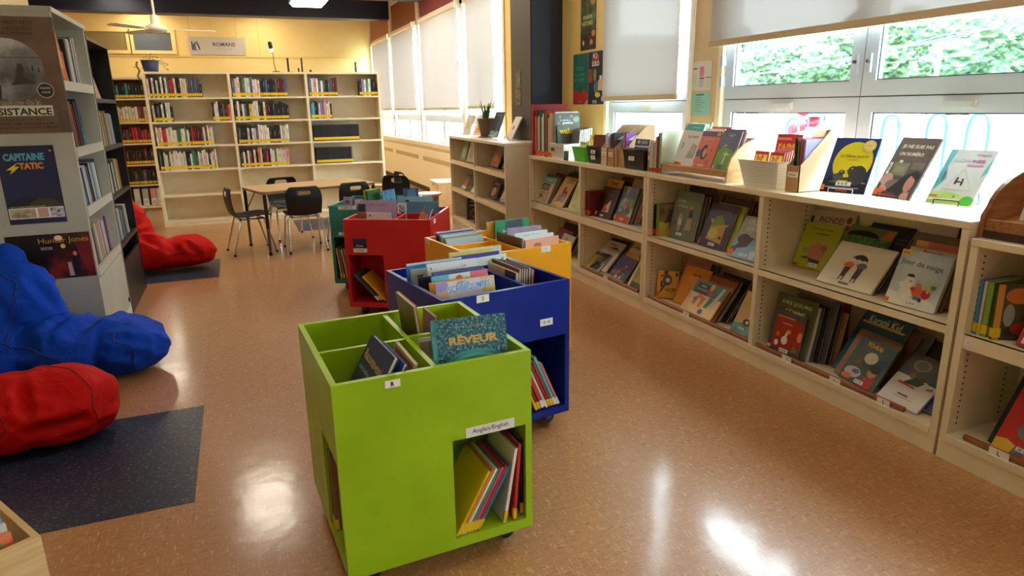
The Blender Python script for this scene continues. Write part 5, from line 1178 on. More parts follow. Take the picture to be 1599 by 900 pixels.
f.put('tall dark teal book at the back, nearest full bay', .262, .37, (28, 58, 66), [('t', 'Loup', .55, .93, .4, (60, 90, 96))], x0=.02, t=.014)
f = Front(2.83, 2.215, zM, -86.3, 21.5)
JN = [('r', 0, 0, 1, 1, mottle((168, 186, 198), (206, 214, 214), 6, .35)), ('p', [(0, 0), (1, 0), (1, .12), (.8, .2), (.5, .16), (.2, .22), (0, .24)], (228, 224, 214)), ('t', 'Jour de neige', .47, .76, .84, (50, 60, 70), -3, .004, .125), ('r', .0, .90, .20, 1.0, (232, 190, 40)), ('t', 'lire', .10, .95, .12, (60, 50, 30)), ('e', .36, .27, .15, .14, (230, 226, 214)), ('e', .35, .45, .10, .09, (232, 228, 218)), ('e', .22, .38, .05, .05, (232, 228, 218)), ('e', .35, .555, .075, .028, (40, 50, 66)), ('r', .29, .53, .41, .56, (40, 50, 66)), ('e', .38, .455, .03, .012, (190, 60, 50)), ('e', .57, .29, .11, .095, (222, 96, 44)), ('p', [(.5, .38), (.64, .37), (.66, .43), (.52, .46)], (226, 180, 60)), ('e', .56, .40, .06, .05, (206, 120, 90)), ('e', .47, .33, .05, .04, (190, 50, 44)), ('r', .53, .15, .66, .21, (96, 116, 150)), ('e', .74, .28, .085, .085, (186, 44, 48)), ('e', .76, .41, .075, .055, (206, 196, 110)), ('e', .84, .42, .05, .035, (90, 120, 80)), ('e', .76, .34, .03, .04, (220, 180, 150)), ('p', [(.64, .13), (.70, .14), (.69, .20), (.66, .20)], (40, 44, 60))]
f.put('book titled Jour de neige with a snowman, nearest full bay, upper shelf', .245, .268, (206, 210, 206), JN, t=.012, slab=M_OLAB, slab_w=.02, stickers=[(.42, .05, .24, .05)], slab_z=(.004, .024))
f.put('white book with a thin title just behind the snowman book', .224, .285, (206, 196, 176), [('t', 'Marie-Louise', .5, .95, .4, (120, 90, 80)), ('t', 'les contes d hiver', .7, .93, .4, (150, 110, 100), 0, 0)], x0=.02, t=.008)
f.put('pink-topped book behind the snowman book', .20, .315, (206, 106, 106), [('r', .0, .9, .3, 1, (226, 160, 90))], x0=.03)
f.put('grey brown book behind the pink-topped one', .25, .35, (112, 100, 84), x0=.0)
book('picture_book', 'ochre book lying back beside the snowman book against the end panel', 'book', shelf_M(2.93, 2.06, zM, -90, 21.5, .05), .2, .24, .05, (150, 110, 30), group='picture books facing out on the low shelves')
book('picture_book', 'small dark navy book high against the back beside the end panel', 'book', shelf_M(3.05, 2.10, zM, -90, 12, .02), .2, .375, .02, (28, 36, 60), group='picture books facing out on the low shelves')
# lower shelf, nearest bay
f = Front(2.80, 2.925, zB, -87, 11.2)
f.put('red book with a white goose in front of the green Des jours comme book', .228, .25, mottle((70, 66, 76), (86, 80, 90), 5, .35), [('r', .12, .12, 1, .86, mottle((150, 30, 28), (168, 40, 34), 5, .35)), ('r', .14, .86, .7, .89, (206, 150, 90)), ('t', 'La petite oie', .5, .73, .30, (232, 226, 216), 0, .01), ('e', .5, .34, .10, .10, (230, 222, 208)), ('p', [(.45, .36), (.54, .40), (.60, .58), (.54, .60)], (230, 222, 208)), ('e', .60, .56, .06, .045, (226, 150, 80)), ('e', .27, .45, .065, .06, (206, 104, 50)), ('e', .27, .24, .06, .07, (226, 216, 200)), ('e', .94, .52, .07, .12, (226, 150, 100)), ('p', [(.75, .12), (.95, .12), (.92, .26), (.8, .28)], (90, 130, 50))], t=.012, stickers=[(.42, .06, .28, .09), (.02, .08, .1, .07)])
f.put('green book titled Des jours comme behind the red goose book', .276, .345, mottle((58, 70, 40), (84, 92, 56), 7, .4), [('t', 'DES JOURS', .52, .86, .76, (206, 206, 150), 0, .012, .075), ('t', 'COMME', .52, .73, .52, (206, 206, 150), 0, .012, .07)], x0=-.013, t=.014)
file_row(f, 5, 'wgkgk', lambda i, c: '%s book, %s behind the Des jours comme book' % (c, ORD[i]), .26, .33, .012, .018, h_var=.02)
f.put('brown-edged book with a white top, row behind the goose book', .27, .30, (150, 104, 60), x0=.11, t=.02)
book('picture_book', 'dark red book at the back of the row behind the goose book', 'book', T(2.99, 2.655, zB + .004) @ R(-62, 'Z') @ R(-2, 'X'), .09, .325, .02, (110, 22, 24), group='picture books facing out on the low shelves')
f = Front(2.842, 2.435, zB, -95, 33.2)
f.put('lively comic book with large orange lettering, nearest full bay, lower shelf', .235, .25, mottle((40, 70, 50), (60, 96, 70), 7, .35), [('t', 'YO-KAI', .44, .88, .44, (232, 170, 40), -4, .05), ('p', [(.5, .45), (.95, .4), (1, .75), (.7, .6)], (40, 80, 110)), ('e', .52, .62, .17, .13, (220, 214, 200)), ('e', .74, .34, .12, .1, (206, 140, 100)), ('e', .76, .44, .14, .09, (50, 34, 30)), ('p', [(.55, .0), (.86, .0), (.9, .24), (.6, .22)], (190, 40, 40)), ('e', .28, .22, .22, .12, (200, 190, 210)), ('e', .18, .10, .14, .06, (226, 110, 60)), ('p', [(.2, .4), (.36, .42), (.30, .62), (.24, .6)], (140, 90, 60)), ('e', .35, .25, .1, .05, (90, 110, 160))], t=.010, stickers=[(.45, .03, .24, .08)])
f.d += .004
f.put('brown book just behind the lively comic book', .275, .262, (160, 116, 86), [('t', 'histoires', .4, .94, .3, (70, 50, 40))], x0=-.05)
f.put('grey brown book close behind the lively comic book', .27, .272, (134, 104, 84), x0=-.06)
f.d = .05
f.put('dark blue book titled Karate Kid at the back of the lower shelf', .302, .385, mottle((30, 74, 96), (40, 90, 112), 3, .35), [('t', 'Karaté Kid', .50, .855, .68, (226, 222, 210), 0, .012, .12), ('r', .05, .78, .95, .81, (206, 170, 90))], x0=-.15, t=.014)
file_row(f, 3, 'dgk', lambda i, c: '%s book, %s behind the Karate Kid book' % (c, ORD[i]), .22, .32, .012, .05, h_var=.02)
f = Front(2.83, 2.195, zB, -95.5, 46)
f.put('book with sledding children under a big moon, nearest full bay, lower shelf', .232, .29, mottle((214, 208, 202), (222, 216, 212), 4, .35), [('r', 0, .55, 1, 1, mottle((70, 78, 80), (110, 112, 112), 4, .4)), ('e', .38, .80, .2, .11, (156, 148, 134)), ('e', .38, .80, .15, .085, (120, 116, 108)), ('p', [(.25, .40), (.62, .42), (.70, .52), (.45, .58)], (60, 96, 66)), ('e', .36, .58, .07, .05, (150, 100, 80)), ('e', .60, .56, .07, .05, (110, 80, 70)), ('p', [(.16, .38), (.60, .36), (.58, .39), (.18, .42)], (196, 40, 66)), ('p', [(.8, .42), (.95, .46), (.93, .50), (.82, .46)], (130, 140, 80)), ('r', .35, .18, .60, .21, (90, 80, 80)), ('r', .3, .14, .75, .15, (200, 120, 110)), ('p', [(.75, .53), (1, .53), (.95, .58), (.8, .57)], (60, 90, 60))], t=.010)
book('picture_book', 'mid blue book beside the sledding book against the end panel', 'book', shelf_M(2.85, 1.985, zB, -95, 46, .03), .12, .22, .03, (66, 88, 150), group='picture books facing out on the low shelves')
# unit at the frame edge
GE = 'picture books facing out on the low shelves'
for i, (c, t_) in enumerate((((60, 140, 190), .014), ((206, 190, 180), .012), ((130, 170, 60), .022))):
    book('picture_book', ['thin blue spine-out book at the upright of the edge bookcase', 'thin white spine-out book in the edge bookcase', 'green spine-out book with a yellow label in the edge bookcase'][i], 'book', T(2.80, 1.757 - i * .021, .586) @ R(-2, 'Z'), .2, .235, t_, c, group=GE, slab=M_YLAB)
book('picture_book', 'dark colourful picture book seen at an angle in the edge bookcase', 'book', T(2.80, 1.69, .586) @ R(-30, 'Z') @ R(-2, 'X'), .21, .235, .02, mottle((60, 50, 40), (120, 90, 60), 6, .35, c3=(70, 80, 50)), [('r', 0, 0, .12, 1, (206, 150, 70)), ('e', .4, .8, .25, .14, (206, 120, 50)), ('e', .55, .22, .25, .12, (170, 50, 40)), ('e', .25, .45, .1, .2, (150, 160, 160)), ('p', [(.6, .4), (1, .4), (1, .8), (.7, .7)], (60, 90, 50))], group=GE, slab=M_YLAB, slab_w=.03)
f = Front(2.80, 1.585, .585, -90, 28)
f.put('orange red book with a lime square in the edge bookcase', .3, .30, mottle((214, 70, 40), (224, 84, 50), 3, .4), [('p', [(.42, .22), (.9, .22), (.9, .5), (.46, .46)], (150, 200, 40)), ('r', 0, 0, 1, .2, (170, 40, 34))], t=.016, stickers=[(.06, .04, .2, .1), (.5, .03, .2, .07)])
f.put('dark blue and white book behind the orange red one in the edge bookcase', .3, .33, (36, 56, 110), [('r', 0, 0, .3, .28, (210, 206, 196))], x0=-.03, t=.02)
f = Front(2.82, 1.615, .12, -91, 30)
LUP = [('p', [(0, 0), (.34, 0), (.30, .12), (.14, .18), (.0, .15)], (232, 186, 50)), ('e', .36, .36, .16, .13, (132, 130, 128)), ('p', [(.42, .32), (.72, .29), (.72, .33), (.5, .44)], (140, 138, 136)), ('e', .31, .42, .022, .018, (230, 226, 216)), ('e', .44, .41, .022, .018, (230, 226, 216)), ('p', [(.28, .45), (.32, .53), (.36, .46)], (120, 118, 116)), ('t', 'LOUP', .50, .78, .46, (120, 24, 20), 0, .0, .15), ('t', 'ET MOI', .46, .655, .2, (206, 90, 70)), ('p', [(.24, 0), (.42, 0), (.38, .16), (.28, .14)], (110, 110, 106)), ('e', .60, .10, .09, .06, (150, 170, 60)), ('e', .62, .22, .05, .04, (196, 150, 60))]
f.put('red book with a grey wolf head, edge bookcase, lower shelf', .30, .30, mottle((206, 38, 30), (214, 48, 38), 3, .35), LUP, t=.012, stickers=[(.30, .07, .28, .06)])
f.put('olive-grey book showing behind the red wolf book', .30, .34, (110, 112, 84), [('t', 'Le loup', .6, .93, .5, (40, 40, 36)), ('r', 0, 0, .14, .96, (24, 28, 32))], x0=-.03, t=.014)
f.put('tall tan book at the back behind the red wolf book', .3, .39, (150, 130, 90), [('t', 'La louve', .5, .95, .5, (40, 36, 30))], x0=.01)
# ------------------------------------------------------------------ books on and in the end cabinet
GEC = 'books on the end cabinet'
def eb(label, x, y, z, yaw, tilt, w, h, col, art=(), t=.012, **kw): return book('picture_book', label, 'book', shelf_M(x, y, z, yaw, tilt, t), w, h, t, col, art, group=GEC, **kw)
for i, (x, y, yaw, tl, w, h, c, a, lb) in enumerate((
        (2.78, 8.66, -85, 22, .20, .265, (206, 196, 180), [('e', .5, .5, .2, .2, (186, 170, 156)), ('e', .8, .95, .1, .05, (90, 190, 190))], 'pale cream book on a stand at the far end of the cabinet top'),
        (2.80, 8.30, -88, 21.5, .27, .265, (226, 206, 176), [('p', [(.1, .1), (.8, .1), (.9, .5), (.4, .6)], (226, 176, 70)), ('e', .55, .62, .14, .12, (110, 70, 60)), ('p', [(.3, .3), (.6, .5), (.8, .2)], (206, 120, 60))], 'cream book with a golden shape beside the spiky plant'),
        (2.80, 7.69, -90, 20.2, .27, .305, (50, 58, 70), [('r', .0, .0, 1, .25, mottle((96, 130, 150), (150, 180, 190), 9, .4)), ('p', [(.55, .2), (.7, .2), (.95, .9), (.8, .9)], (80, 90, 104)), ('r', .2, .84, .7, .9, (110, 120, 130))], 'dark blue grey book on the other side of the spiky plant'),
        (2.81, 7.16, -97, 27.5, .25, .265, (226, 218, 206), [('e', .5, .5, .12, .1, (70, 74, 70))], 'pale book on a black wire stand at the near end of the cabinet top'))):
    eb(lb, x, y, 1.193, yaw, tl, w, h, c, a)
    wire_stand('wire stand under the ' + lb.split(' at ')[0].split(' beside')[0].split(' on ')[0], T(x, y, 1.186) @ R(yaw, 'Z') @ T(w / 2, 0, 0), w * .6, h * .6, M_WIREW if i < 3 else M_BLACKMET, tl)
eb('pale green book, cabinet top row, far bay', 2.70, 8.55, .876, -84, 17.5, .17, .27, (150, 180, 140), [('e', .5, .4, .3, .3, (190, 206, 180))])
eb('cream drawn book, cabinet top row, far bay', 2.68, 8.22, .876, -82, 17.5, .20, .245, (212, 204, 180), [('e', .5, .4, .3, .25, (186, 176, 150))])
eb('tall grey brown book behind the cream drawn one, cabinet top row', 2.73, 8.18, .876, -82, 14, .2, .275, (156, 144, 132))
eb('grey book with an orange figure, cabinet top row, near bay', 2.72, 7.46, .876, -94, 22.5, .30, .285, mottle((150, 146, 136), (170, 166, 156), 5, .4), [('p', [(.15, .05), (.9, .05), (.85, .48), (.3, .5)], (206, 106, 56)), ('e', .5, .35, .2, .14, (226, 150, 90))])
eb('lime sliver of a book beside the grey and orange one', 2.74, 7.50, .876, -94, 22.5, .10, .17, (170, 170, 60))
eb('dark purple book high at the upright, cabinet top row', 2.80, 7.56, .876, -94, 14, .2, .25, (56, 46, 66))
eb('orange red book with a ring, cabinet top row, near bay', 2.70, 7.02, .876, -92, 28, .32, .255, mottle((206, 70, 46), (220, 90, 56), 5, .35), [('e', .55, .45, .22, .26, (150, 40, 36)), ('e', .55, .45, .16, .19, (226, 120, 70)), ('r', .1, .8, .6, .86, (230, 190, 150))])
eb('small book with a red bird, cabinet middle row, far bay', 2.68, 8.47, .511, -93, 28, .20, .20, (110, 106, 90), [('e', .5, .4, .3, .22, (206, 80, 50)), ('r', 0, 0, 1, .2, (206, 206, 200))])
eb('cream book with a yellow picture, cabinet middle row, far bay', 2.66, 8.02, .511, -88, 34, .17, .19, (222, 210, 180), [('e', .45, .5, .3, .2, (206, 166, 70))])
eb('purple book with a gold creature, cabinet middle row, near bay', 2.69, 7.46, .511, -92.5, 24.8, .262, .20, mottle((96, 66, 96), (110, 80, 110), 5, .4), [('e', .5, .4, .28, .26, (216, 170, 90)), ('r', .2, .82, .85, .92, (190, 160, 190)), ('e', .4, .2, .1, .08, (226, 190, 140))])
eb('grey book behind the purple one, cabinet middle row', 2.745, 7.44, .511, -92.5, 20, .28, .25, (120, 120, 112))
eb('white book with a big red circle, cabinet middle row, near bay', 2.68, 7.06, .511, -92.7, 30, .265, .24, (226, 218, 202), [('e', .58, .68, .34, .24, (186, 44, 44)), ('e', .58, .68, .22, .13, (206, 80, 70)), ('e', .3, .08, .06, .04, (60, 60, 60))])
eb('small white and grey book at the near end of the cabinet middle row', 2.62, 6.72, .511, -92, 20, .16, .14, (196, 192, 184), [('e', .5, .4, .3, .3, (110, 110, 106))])
eb('black book with white lettering turned outward, cabinet bottom row', 2.66, 8.22, .121, -35, 12, .20, .285, (30, 28, 28), [('t', 'CONTES', .5, .86, .6, (226, 222, 214), 0, .03), ('r', .15, .66, .85, .69, (200, 196, 190)), ('e', .5, .32, .3, .22, (120, 70, 50)), ('e', .5, .32, .2, .13, (60, 36, 30)), ('r', 0, 0, 1, .05, (140, 60, 40))])
for i, (c, y) in enumerate(((('b'), 7.94), ('d', 7.90), ('k', 7.865))):
    eb('%s book leaning at the upright in the cabinet bottom row' % ['slate blue', 'brown', 'black'][i], 2.66, y, .121, -70, 12, .22, .29, c)
for i, (c, h) in enumerate((('k', .2), ('w', .26), ('g', .30))):
    eb('%s book of the leaning trio, cabinet bottom row, near bay' % ['black', 'white', 'grey'][i], 2.72 + i * .03, 6.98, .121, -92, 26, .24, h, c, [('r', .0, .3, 1, .5, (206, 110, 80))] if c == 'w' else [])

# ------------------------------------------------------------------ albums, magazines and booklets on the long top
GT = 'albums and magazines on the low bookcases'
def spine_out(name, label, y, h, w, t, c, lean=0, x=2.80, art=(), cat='album', **kw):
    return book(name, label, cat, T(x, y, ZT + (t * sin(RAD(lean)) if lean > 0 else 0)) @ R(lean, 'X') @ T(0, 0, 0), w, h, t, c, art, group=GT, **kw)
# spine at x=0 faces the room (-x); covers face -y / +y
book('art_portfolio', 'large red portfolio standing behind the tall albums', 'portfolio', T(2.785, 6.335, ZT), .385, .50, .035, mottle((170, 44, 56), (180, 54, 66), 4, .5), group=None)
random.seed(21)
tall = 'pdoceglwdgrnlyc'
for i, c in enumerate(tall):
    spine_out('picture_album', '%s-spined tall album, %s from the red portfolio' % (NAMES[c], ORD[i]), 6.318 - .0255 * (i + 1), random.uniform(.37, .455), .27 + random.uniform(-.02, .06), .021, jit(c, 20), slab=M_OLAB if i % 3 else paint((190, 60, 50)), slab_z=(.012, .05), slab_w=.01)
# magazines in the white basket
def cover_at(name, label, cat, M, w, h, t, c, art=(), **kw): return book(name, label, cat, M, w, h, t, c, art, group=GT, **kw)
for i, (x, y, z0, w, h, c, a, lb) in enumerate((
        (2.82, 5.884, ZT + .008, .235, .42, 'w', [], 'tall white sheet file rearmost in the white basket'),
        (2.81, 5.873, ZT + .006, .255, .41, mottle((46, 84, 84), (60, 100, 96), 6, .4), [('t', 'la salade a', .40, .845, .40, (222, 216, 206)), ('t', 'petits', .52, .775, .42, (230, 226, 216), 0, .03, .075), ('e', .2, .92, .05, .025, (216, 110, 110)), ('e', .66, .93, .06, .03, (216, 110, 110)), ('e', .85, .86, .12, .07, (96, 170, 150)), ('e', .8, .84, .06, .04, (226, 140, 100)), ('e', .15, .78, .05, .025, (216, 100, 100)), ('r', 0, .66, 1, .72, (60, 90, 50))], 'green magazine with small fruit above the animal magazine in the white basket'),
        (2.825, 5.855, ZT + .006, .225, .30, mottle((58, 70, 44), (80, 96, 56), 7, .4), [('t', 'wakou', .52, .82, .86, (240, 200, 30), 0, .04, .19), ('e', .55, .52, .36, .18, (96, 86, 84)), ('e', .3, .5, .14, .12, (110, 100, 96)), ('e', .24, .52, .03, .02, (30, 28, 28)), ('r', .85, 0, 1, .7, (150, 110, 80))], 'animal magazine with big yellow lettering in the white basket'))):
    cover_at('magazine', lb, 'magazine', T(x, y, z0) @ R(-3, 'Z'), w, h, .008, c, a, soft=True)
for i in range(7):
    cover_at('magazine', '%s comb-bound pale magazine, %s of the upright row in the white basket' % ('white' if i % 2 else 'grey', ORD[i]), 'magazine', T(2.945 + .019 * i, 5.825, ZT + .009) @ R(-92, 'Z') @ R(-6, 'X'), .17, .255 + .003 * i, .011, (216, 216, 220) if i % 2 else (120, 124, 124), soft=True)
card_ = book('booklet', 'small dark blue booklet leaning on the white basket front', 'booklet', T(2.765, 5.60, ZT) @ R(-90, 'Z') @ R(-5, 'X'), .085, .085, .006, (50, 60, 100), [('r', .2, .3, .7, .8, (90, 90, 120)), ('p', [(.6, .8), (1, .8), (1, 1), (.8, 1)], (206, 90, 60))], group=GT, soft=True)
cover_at('booklet', 'pale yellow booklet lying in the green bin', 'booklet', T(2.84, 5.465, ZT + .008) @ R(-88, 'Z') @ R(-10, 'X'), .16, .165, .006, (226, 222, 150), [('r', .1, .86, .6, .94, (120, 170, 80))], soft=True)
cover_at('booklet', 'yellow booklet with black lettering above the green bin', 'booklet', T(2.87, 5.44, ZT + .012) @ R(-84, 'Z') @ R(-24, 'X'), .135, .235, .008, (240, 206, 30), [('t', 'YON', .55, .88, .7, (40, 40, 36), 0, .03, .14)], soft=True)
for i, (c, a, lb) in enumerate((((126, 60, 56), [], 'dark red booklet in the small black bin'), ((60, 60, 80), [('e', .5, .7, .3, .2, (110, 120, 150))], 'slate booklet in the small black bin'), ((80, 60, 90), [], 'plum booklet in the small black bin'))):
    cover_at('booklet', lb, 'booklet', T(2.84 + .03 * i, 5.20 - .03 * i, ZT + .006) @ R(-62, 'Z') @ R(-8, 'X'), .13, .235 - .008 * i, .01, c, a, soft=True)
for hx, ya, cs, lb in ((2.815, 4.868, [(226, 226, 230), (210, 216, 226)], 'pale'), (2.815, 4.762, [(70, 80, 60), (120, 50, 150), (90, 40, 120)], 'cardboard'), (2.85, 4.646, [(140, 60, 170), (180, 180, 190)], 'pushed')):
    for i, c in enumerate(cs):
        lab = '%s magazine, %s in the %s' % ({(226, 226, 230): 'white', (210, 216, 226): 'bluish white', (70, 80, 60): 'dark green', (120, 50, 150): 'violet', (90, 40, 120): 'deep purple', (140, 60, 170): 'bright purple', (180, 180, 190): 'silver grey'}[c], ORD[i], {'pale': 'pale cardboard holder', 'cardboard': 'middle cardboard holder', 'pushed': 'holder against the larger black bin'}[lb])
        cover_at('magazine', lab, 'magazine', T(hx, ya + .012 + .026 * i, ZT + .006), .215, .262 - .006 * i, .014, c, [('p', [(.1, .80), (.4, .93), (.9, .90), (.6, .84), (.5, .74)], (206, 216, 230)), ('e', .5, .5, .3, .2, jit('b', 30)), ('e', .55, .80, .12, .05, (120, 150, 200))], soft=True)
for i, (c, a, lb) in enumerate((((66, 66, 96), [('e', .25, .9, .12, .06, (206, 206, 220)), ('r', .45, .84, .85, .95, (150, 160, 190)), ('r', 0, .72, 1, .78, (206, 206, 214))], 'dark blue magazine in the larger black bin'), ((196, 60, 66), [('e', .25, .85, .1, .08, (230, 210, 200)), ('e', .25, .85, .06, .05, (196, 60, 66))], 'red magazine leaning in the larger black bin'), ((206, 150, 150), [], 'pink magazine at the edge of the larger black bin'))):
    cover_at('magazine', lb, 'magazine', T(2.85 - .0 * i, 4.585 - .09 * i * (i < 2) - .02 * (i == 2), ZT + .006 - .0 * i) @ R(-88 + 6 * i, 'Z') @ R(-12 - 1 * i, 'X'), .19 - .05 * i, .225 - .008 * i, .008, c, a, soft=True) if i < 2 else None
for i, c in enumerate('cwlpwrelw'):
    hgt = .20 + .012 * i + random.uniform(-.02, .02)
    spine_out('magazine', 'thin %s magazine, %s of the upright row before the wooden rack' % (NAMES[c], ORD[i]), 4.232 - .0118 * (i + 1), hgt, .21, .009, jit(c, 12), x=2.79 + .004 * i, cat='magazine', soft=True, slab=paint((190, 40, 40)) if i % 2 == 0 else M_OLAB, slab_z=(.008, .035), slab_w=.006)
# face-out books on the wooden rack
RKZ = ZT + .060
f = Front(2.845, 4.03, RKZ, -89, 19)
f.put('white book titled Le lapin on the wooden rack', .205, .30, mottle((226, 226, 226), (236, 236, 234), 3, .4), [('p', [(0, .86), (1, .82), (1, 1), (.1, 1)], (70, 196, 200)), ('t', 'documentaire', .6, .92, .4, (200, 236, 236), -2), ('t', 'Le lapin', .60, .70, .55, (40, 44, 50), 0, .01, .085), ('r', .3, .635, .9, .638, (150, 160, 170)), ('r', .16, .42, .22, .56, (150, 156, 166)), ('p', [(.5, .2), (.9, .2), (.95, .5), (.7, .55)], (170, 170, 170)), ('r', 0, 0, .38, .09, (236, 140, 50)), ('e', .75, .4, .14, .12, (186, 186, 184))], x0=.02, t=.012, slab=M_OLAB, slab_w=.05, slab_z=(.004, .03))
file_row(f, 3, 'wlc', lambda i, c: '%s documentary, %s behind Le lapin on the wooden rack' % (c, ORD[i]), .205, .295, .012, -.012, h_var=.012, gap=.002)
f.put('turquoise and white documentary at the end of the wooden rack', .2, .30, (226, 230, 228), [('r', 0, .82, 1, .94, (90, 180, 200)), ('r', .0, .3, 1, .34, (160, 190, 180))], x0=-.03)
f.put('pale green documentary at the end of the wooden rack', .22, .31, (196, 216, 206), [('r', .3, .9, 1, 1, (120, 190, 120))], x0=-.042)
f = Front(2.842, 3.80, RKZ, -90, 20)
f.put('orange book with an oval portrait on the wooden rack', .195, .255, mottle((214, 84, 46), (222, 96, 56), 4, .35), [('r', 0, .86, 1, 1, (110, 70, 120)), ('e', .88, .93, .1, .05, (206, 180, 70)), ('r', 0, 0, .1, .12, (236, 180, 50)), ('e', .42, .44, .17, .2, (30, 24, 26)), ('e', .44, .42, .09, .12, (206, 160, 140)), ('e', .7, .56, .2, .2, (222, 120, 80)), ('r', .72, .48, .8, .54, (190, 50, 40)), ('r', .3, .06, .6, .11, (232, 190, 70)), ('e', .15, .4, .14, .1, (90, 90, 130)), ('e', .7, .2, .1, .06, (190, 90, 60)), ('r', .2, .76, .8, .79, (236, 170, 130))], t=.014)
file_row(f, 3, 'wun', lambda i, c: '%s book, %s behind the orange portrait book' % (c, ORD[i]), .182, .27, .012, .001, h_var=.004)
f.put('red book rearmost behind the orange portrait book', .19, .285, (186, 50, 60), x0=.0)
f = Front(2.842, 3.592, RKZ, -90, 20)
f.put('blue book with a green hill and a white heron on the wooden rack', .176, .265, mottle((44, 76, 130), (54, 90, 146), 4, .35), [('e', .45, .25, .55, .33, (110, 170, 40)), ('p', [(.42, .12), (.5, .12), (.55, .5), (.48, .48)], (214, 220, 214)), ('p', [(.3, .42), (.5, .46), (.75, .40), (.52, .38)], (206, 216, 206)), ('p', [(.2, .56), (.45, .62), (.36, .68)], (226, 170, 50)), ('t', 'Contes', .5, .90, .4, (190, 200, 216)), ('t', 'du grand heron', .5, .80, .6, (206, 130, 110)), ('e', .5, .86, .06, .015, (226, 226, 220)), ('r', .24, .04, .55, .16, (90, 110, 120)), ('r', 0, 0, .1, .12, (236, 190, 50)), ('r', .94, 0, 1, 1, (166, 96, 56))], t=.014)
f.put('dark red book just behind the heron book', .176, .275, (110, 40, 44), x0=.003)
f.put('small stack-end book with a yellow edge behind the heron book', .176, .26, (206, 190, 150), x0=.003)
# red and yellow magazines of the white woven basket
GJ = [('t', "J'AIME", .5, .72, .86, (244, 210, 40), 2, .045, .2), ('r', .0, .08, 1, .5, (240, 200, 40)), ('t', 'LIRE', .5, .52, .6, (244, 226, 90), 2, .04, .14), ('e', .55, .3, .2, .14, (226, 150, 60)), ('r', .05, .88, .6, .93, (240, 150, 130))]
for i, (x, y, h, tl, lb) in enumerate(((2.87, 3.265, .20, 12, 'red and yellow magazine at the far side of the white woven basket'), (2.87, 3.14, .20, 12, 'red and yellow magazine at the near side of the white woven basket'))):
    cover_at('magazine', lb, 'magazine', T(x, y, ZT + .008) @ R(-90, 'Z') @ R(-tl, 'X'), .112, h, .008, (206, 36, 40), [('r', .08, .70, .92, .9, (240, 206, 40)), ('e', .6, .84, .1, .05, (150, 140, 130)), ('t', 'bd', .4, .8, .4, (206, 40, 40), 0, .03), ('r', .1, .55, .9, .7, (130, 180, 60))], soft=True)
for i in range(6):
    cover_at('magazine', 'pink-edged magazine, %s of the row in the white woven basket' % ORD[i], 'magazine', T(2.89 + .016 * i, 3.14, ZT + .008) @ R(-90, 'Z') @ R(-12, 'X'), .112, .205 + .004 * i, .009, (206, 90, 96) if i % 2 else (220, 150, 150), soft=True)
cover_at('magazine', "tall red and yellow magazine reading J'AIME LIRE behind the woven basket", 'magazine', T(3.015, 3.25, ZT + .008) @ R(-90, 'Z') @ R(-8, 'X'), .20, .295, .010, (200, 34, 40), GJ, soft=True)
for i, (c, h, a) in enumerate((((36, 40, 40), .285, []), ((70, 120, 60), .27, []), ((196, 70, 90), .285, [('p', [(.3, .0), (1, .3), (1, 1), (.5, 1)], (110, 110, 170)), ('e', .7, .7, .12, .1, (220, 220, 226))]), ((150, 150, 190), .28, []))):
    cover_at('magazine', ['black', 'green', 'pink and violet', 'pale violet'][i] + ' magazine in the brown and cream holder by the woven basket', 'magazine', T(2.875, 2.843 + .021 * (3 - i), ZT + .006), .22, h, .014, c, a, soft=True)
# three books on wire stands
def top_book(label, x, y, yaw, tl, w, h, c, art, mat, **kw):
    book('picture_book', label, 'book', T(x, y, ZT + .007 + .01 * sin(RAD(tl))) @ R(yaw, 'Z') @ R(-tl, 'X'), w, h, .010, c, art, group='books on wire stands', **kw)
    wire_stand('wire stand holding the ' + label.split(' on ')[0], T(x, y, ZT) @ R(yaw, 'Z') @ T(w / 2, 0, 0), w * .55, h * .62, mat, tl, depth=.006)
top_book('dark blue book with a big yellow moon and two animals on a white stand', 2.934, 2.775, -72, 27.5, .235, .315, mottle((38, 50, 98), (46, 60, 112), 3, .3), [
    ('r', 0, 0, 1, .2, (18, 20, 32)), ('e', .53, .56, .43, .37, (222, 204, 26)), ('p', [(.0, .22), (.2, .3), (.5, .22), (.8, .3), (1, .24), (1, .1), (0, .1)], (22, 26, 44)), ('e', .44, .26, .15, .07, (230, 206, 40)),
    ('e', .73, .32, .19, .18, (58, 58, 60)), ('e', .60, .40, .11, .09, (62, 62, 64)), ('p', [(.46, .40), (.60, .46), (.58, .36)], (70, 70, 70)), ('p', [(.30, .26), (.74, .30), (.74, .23), (.30, .22)], (58, 58, 60)),
    ('e', .31, .29, .12, .06, (84, 90, 92)), ('e', .37, .36, .07, .05, (70, 74, 76)), ('e', .36, .38, .015, .012, (226, 226, 220)), ('e', .58, .44, .015, .012, (226, 226, 220)), ('p', [(.1, .18), (.3, .24), (.34, .16)], (84, 90, 92)),
    ('t', 'Le hibou secret', .54, .67, .62, (70, 66, 20), 0, .0, .055), ('t', 'Laura Bravo', .54, .595, .26, (90, 84, 20), 0, 0, .022), ('e', .80, .86, .14, .105, (214, 184, 96)), ('e', .80, .86, .11, .08, (226, 200, 120)), ('t', 'PRIX', .80, .86, .12, (190, 150, 60)),
    ('t', 'VAL', .92, .19, .1, (200, 206, 216)), ('r', .1, .085, .85, .095, (180, 186, 200)), ('r', .36, .02, .62, .05, (196, 50, 60))], M_WIREW, stickers=[(.32, .12, .34, .075)], slab=M_OLAB, slab_w=.02, slab_z=(.01, .04))
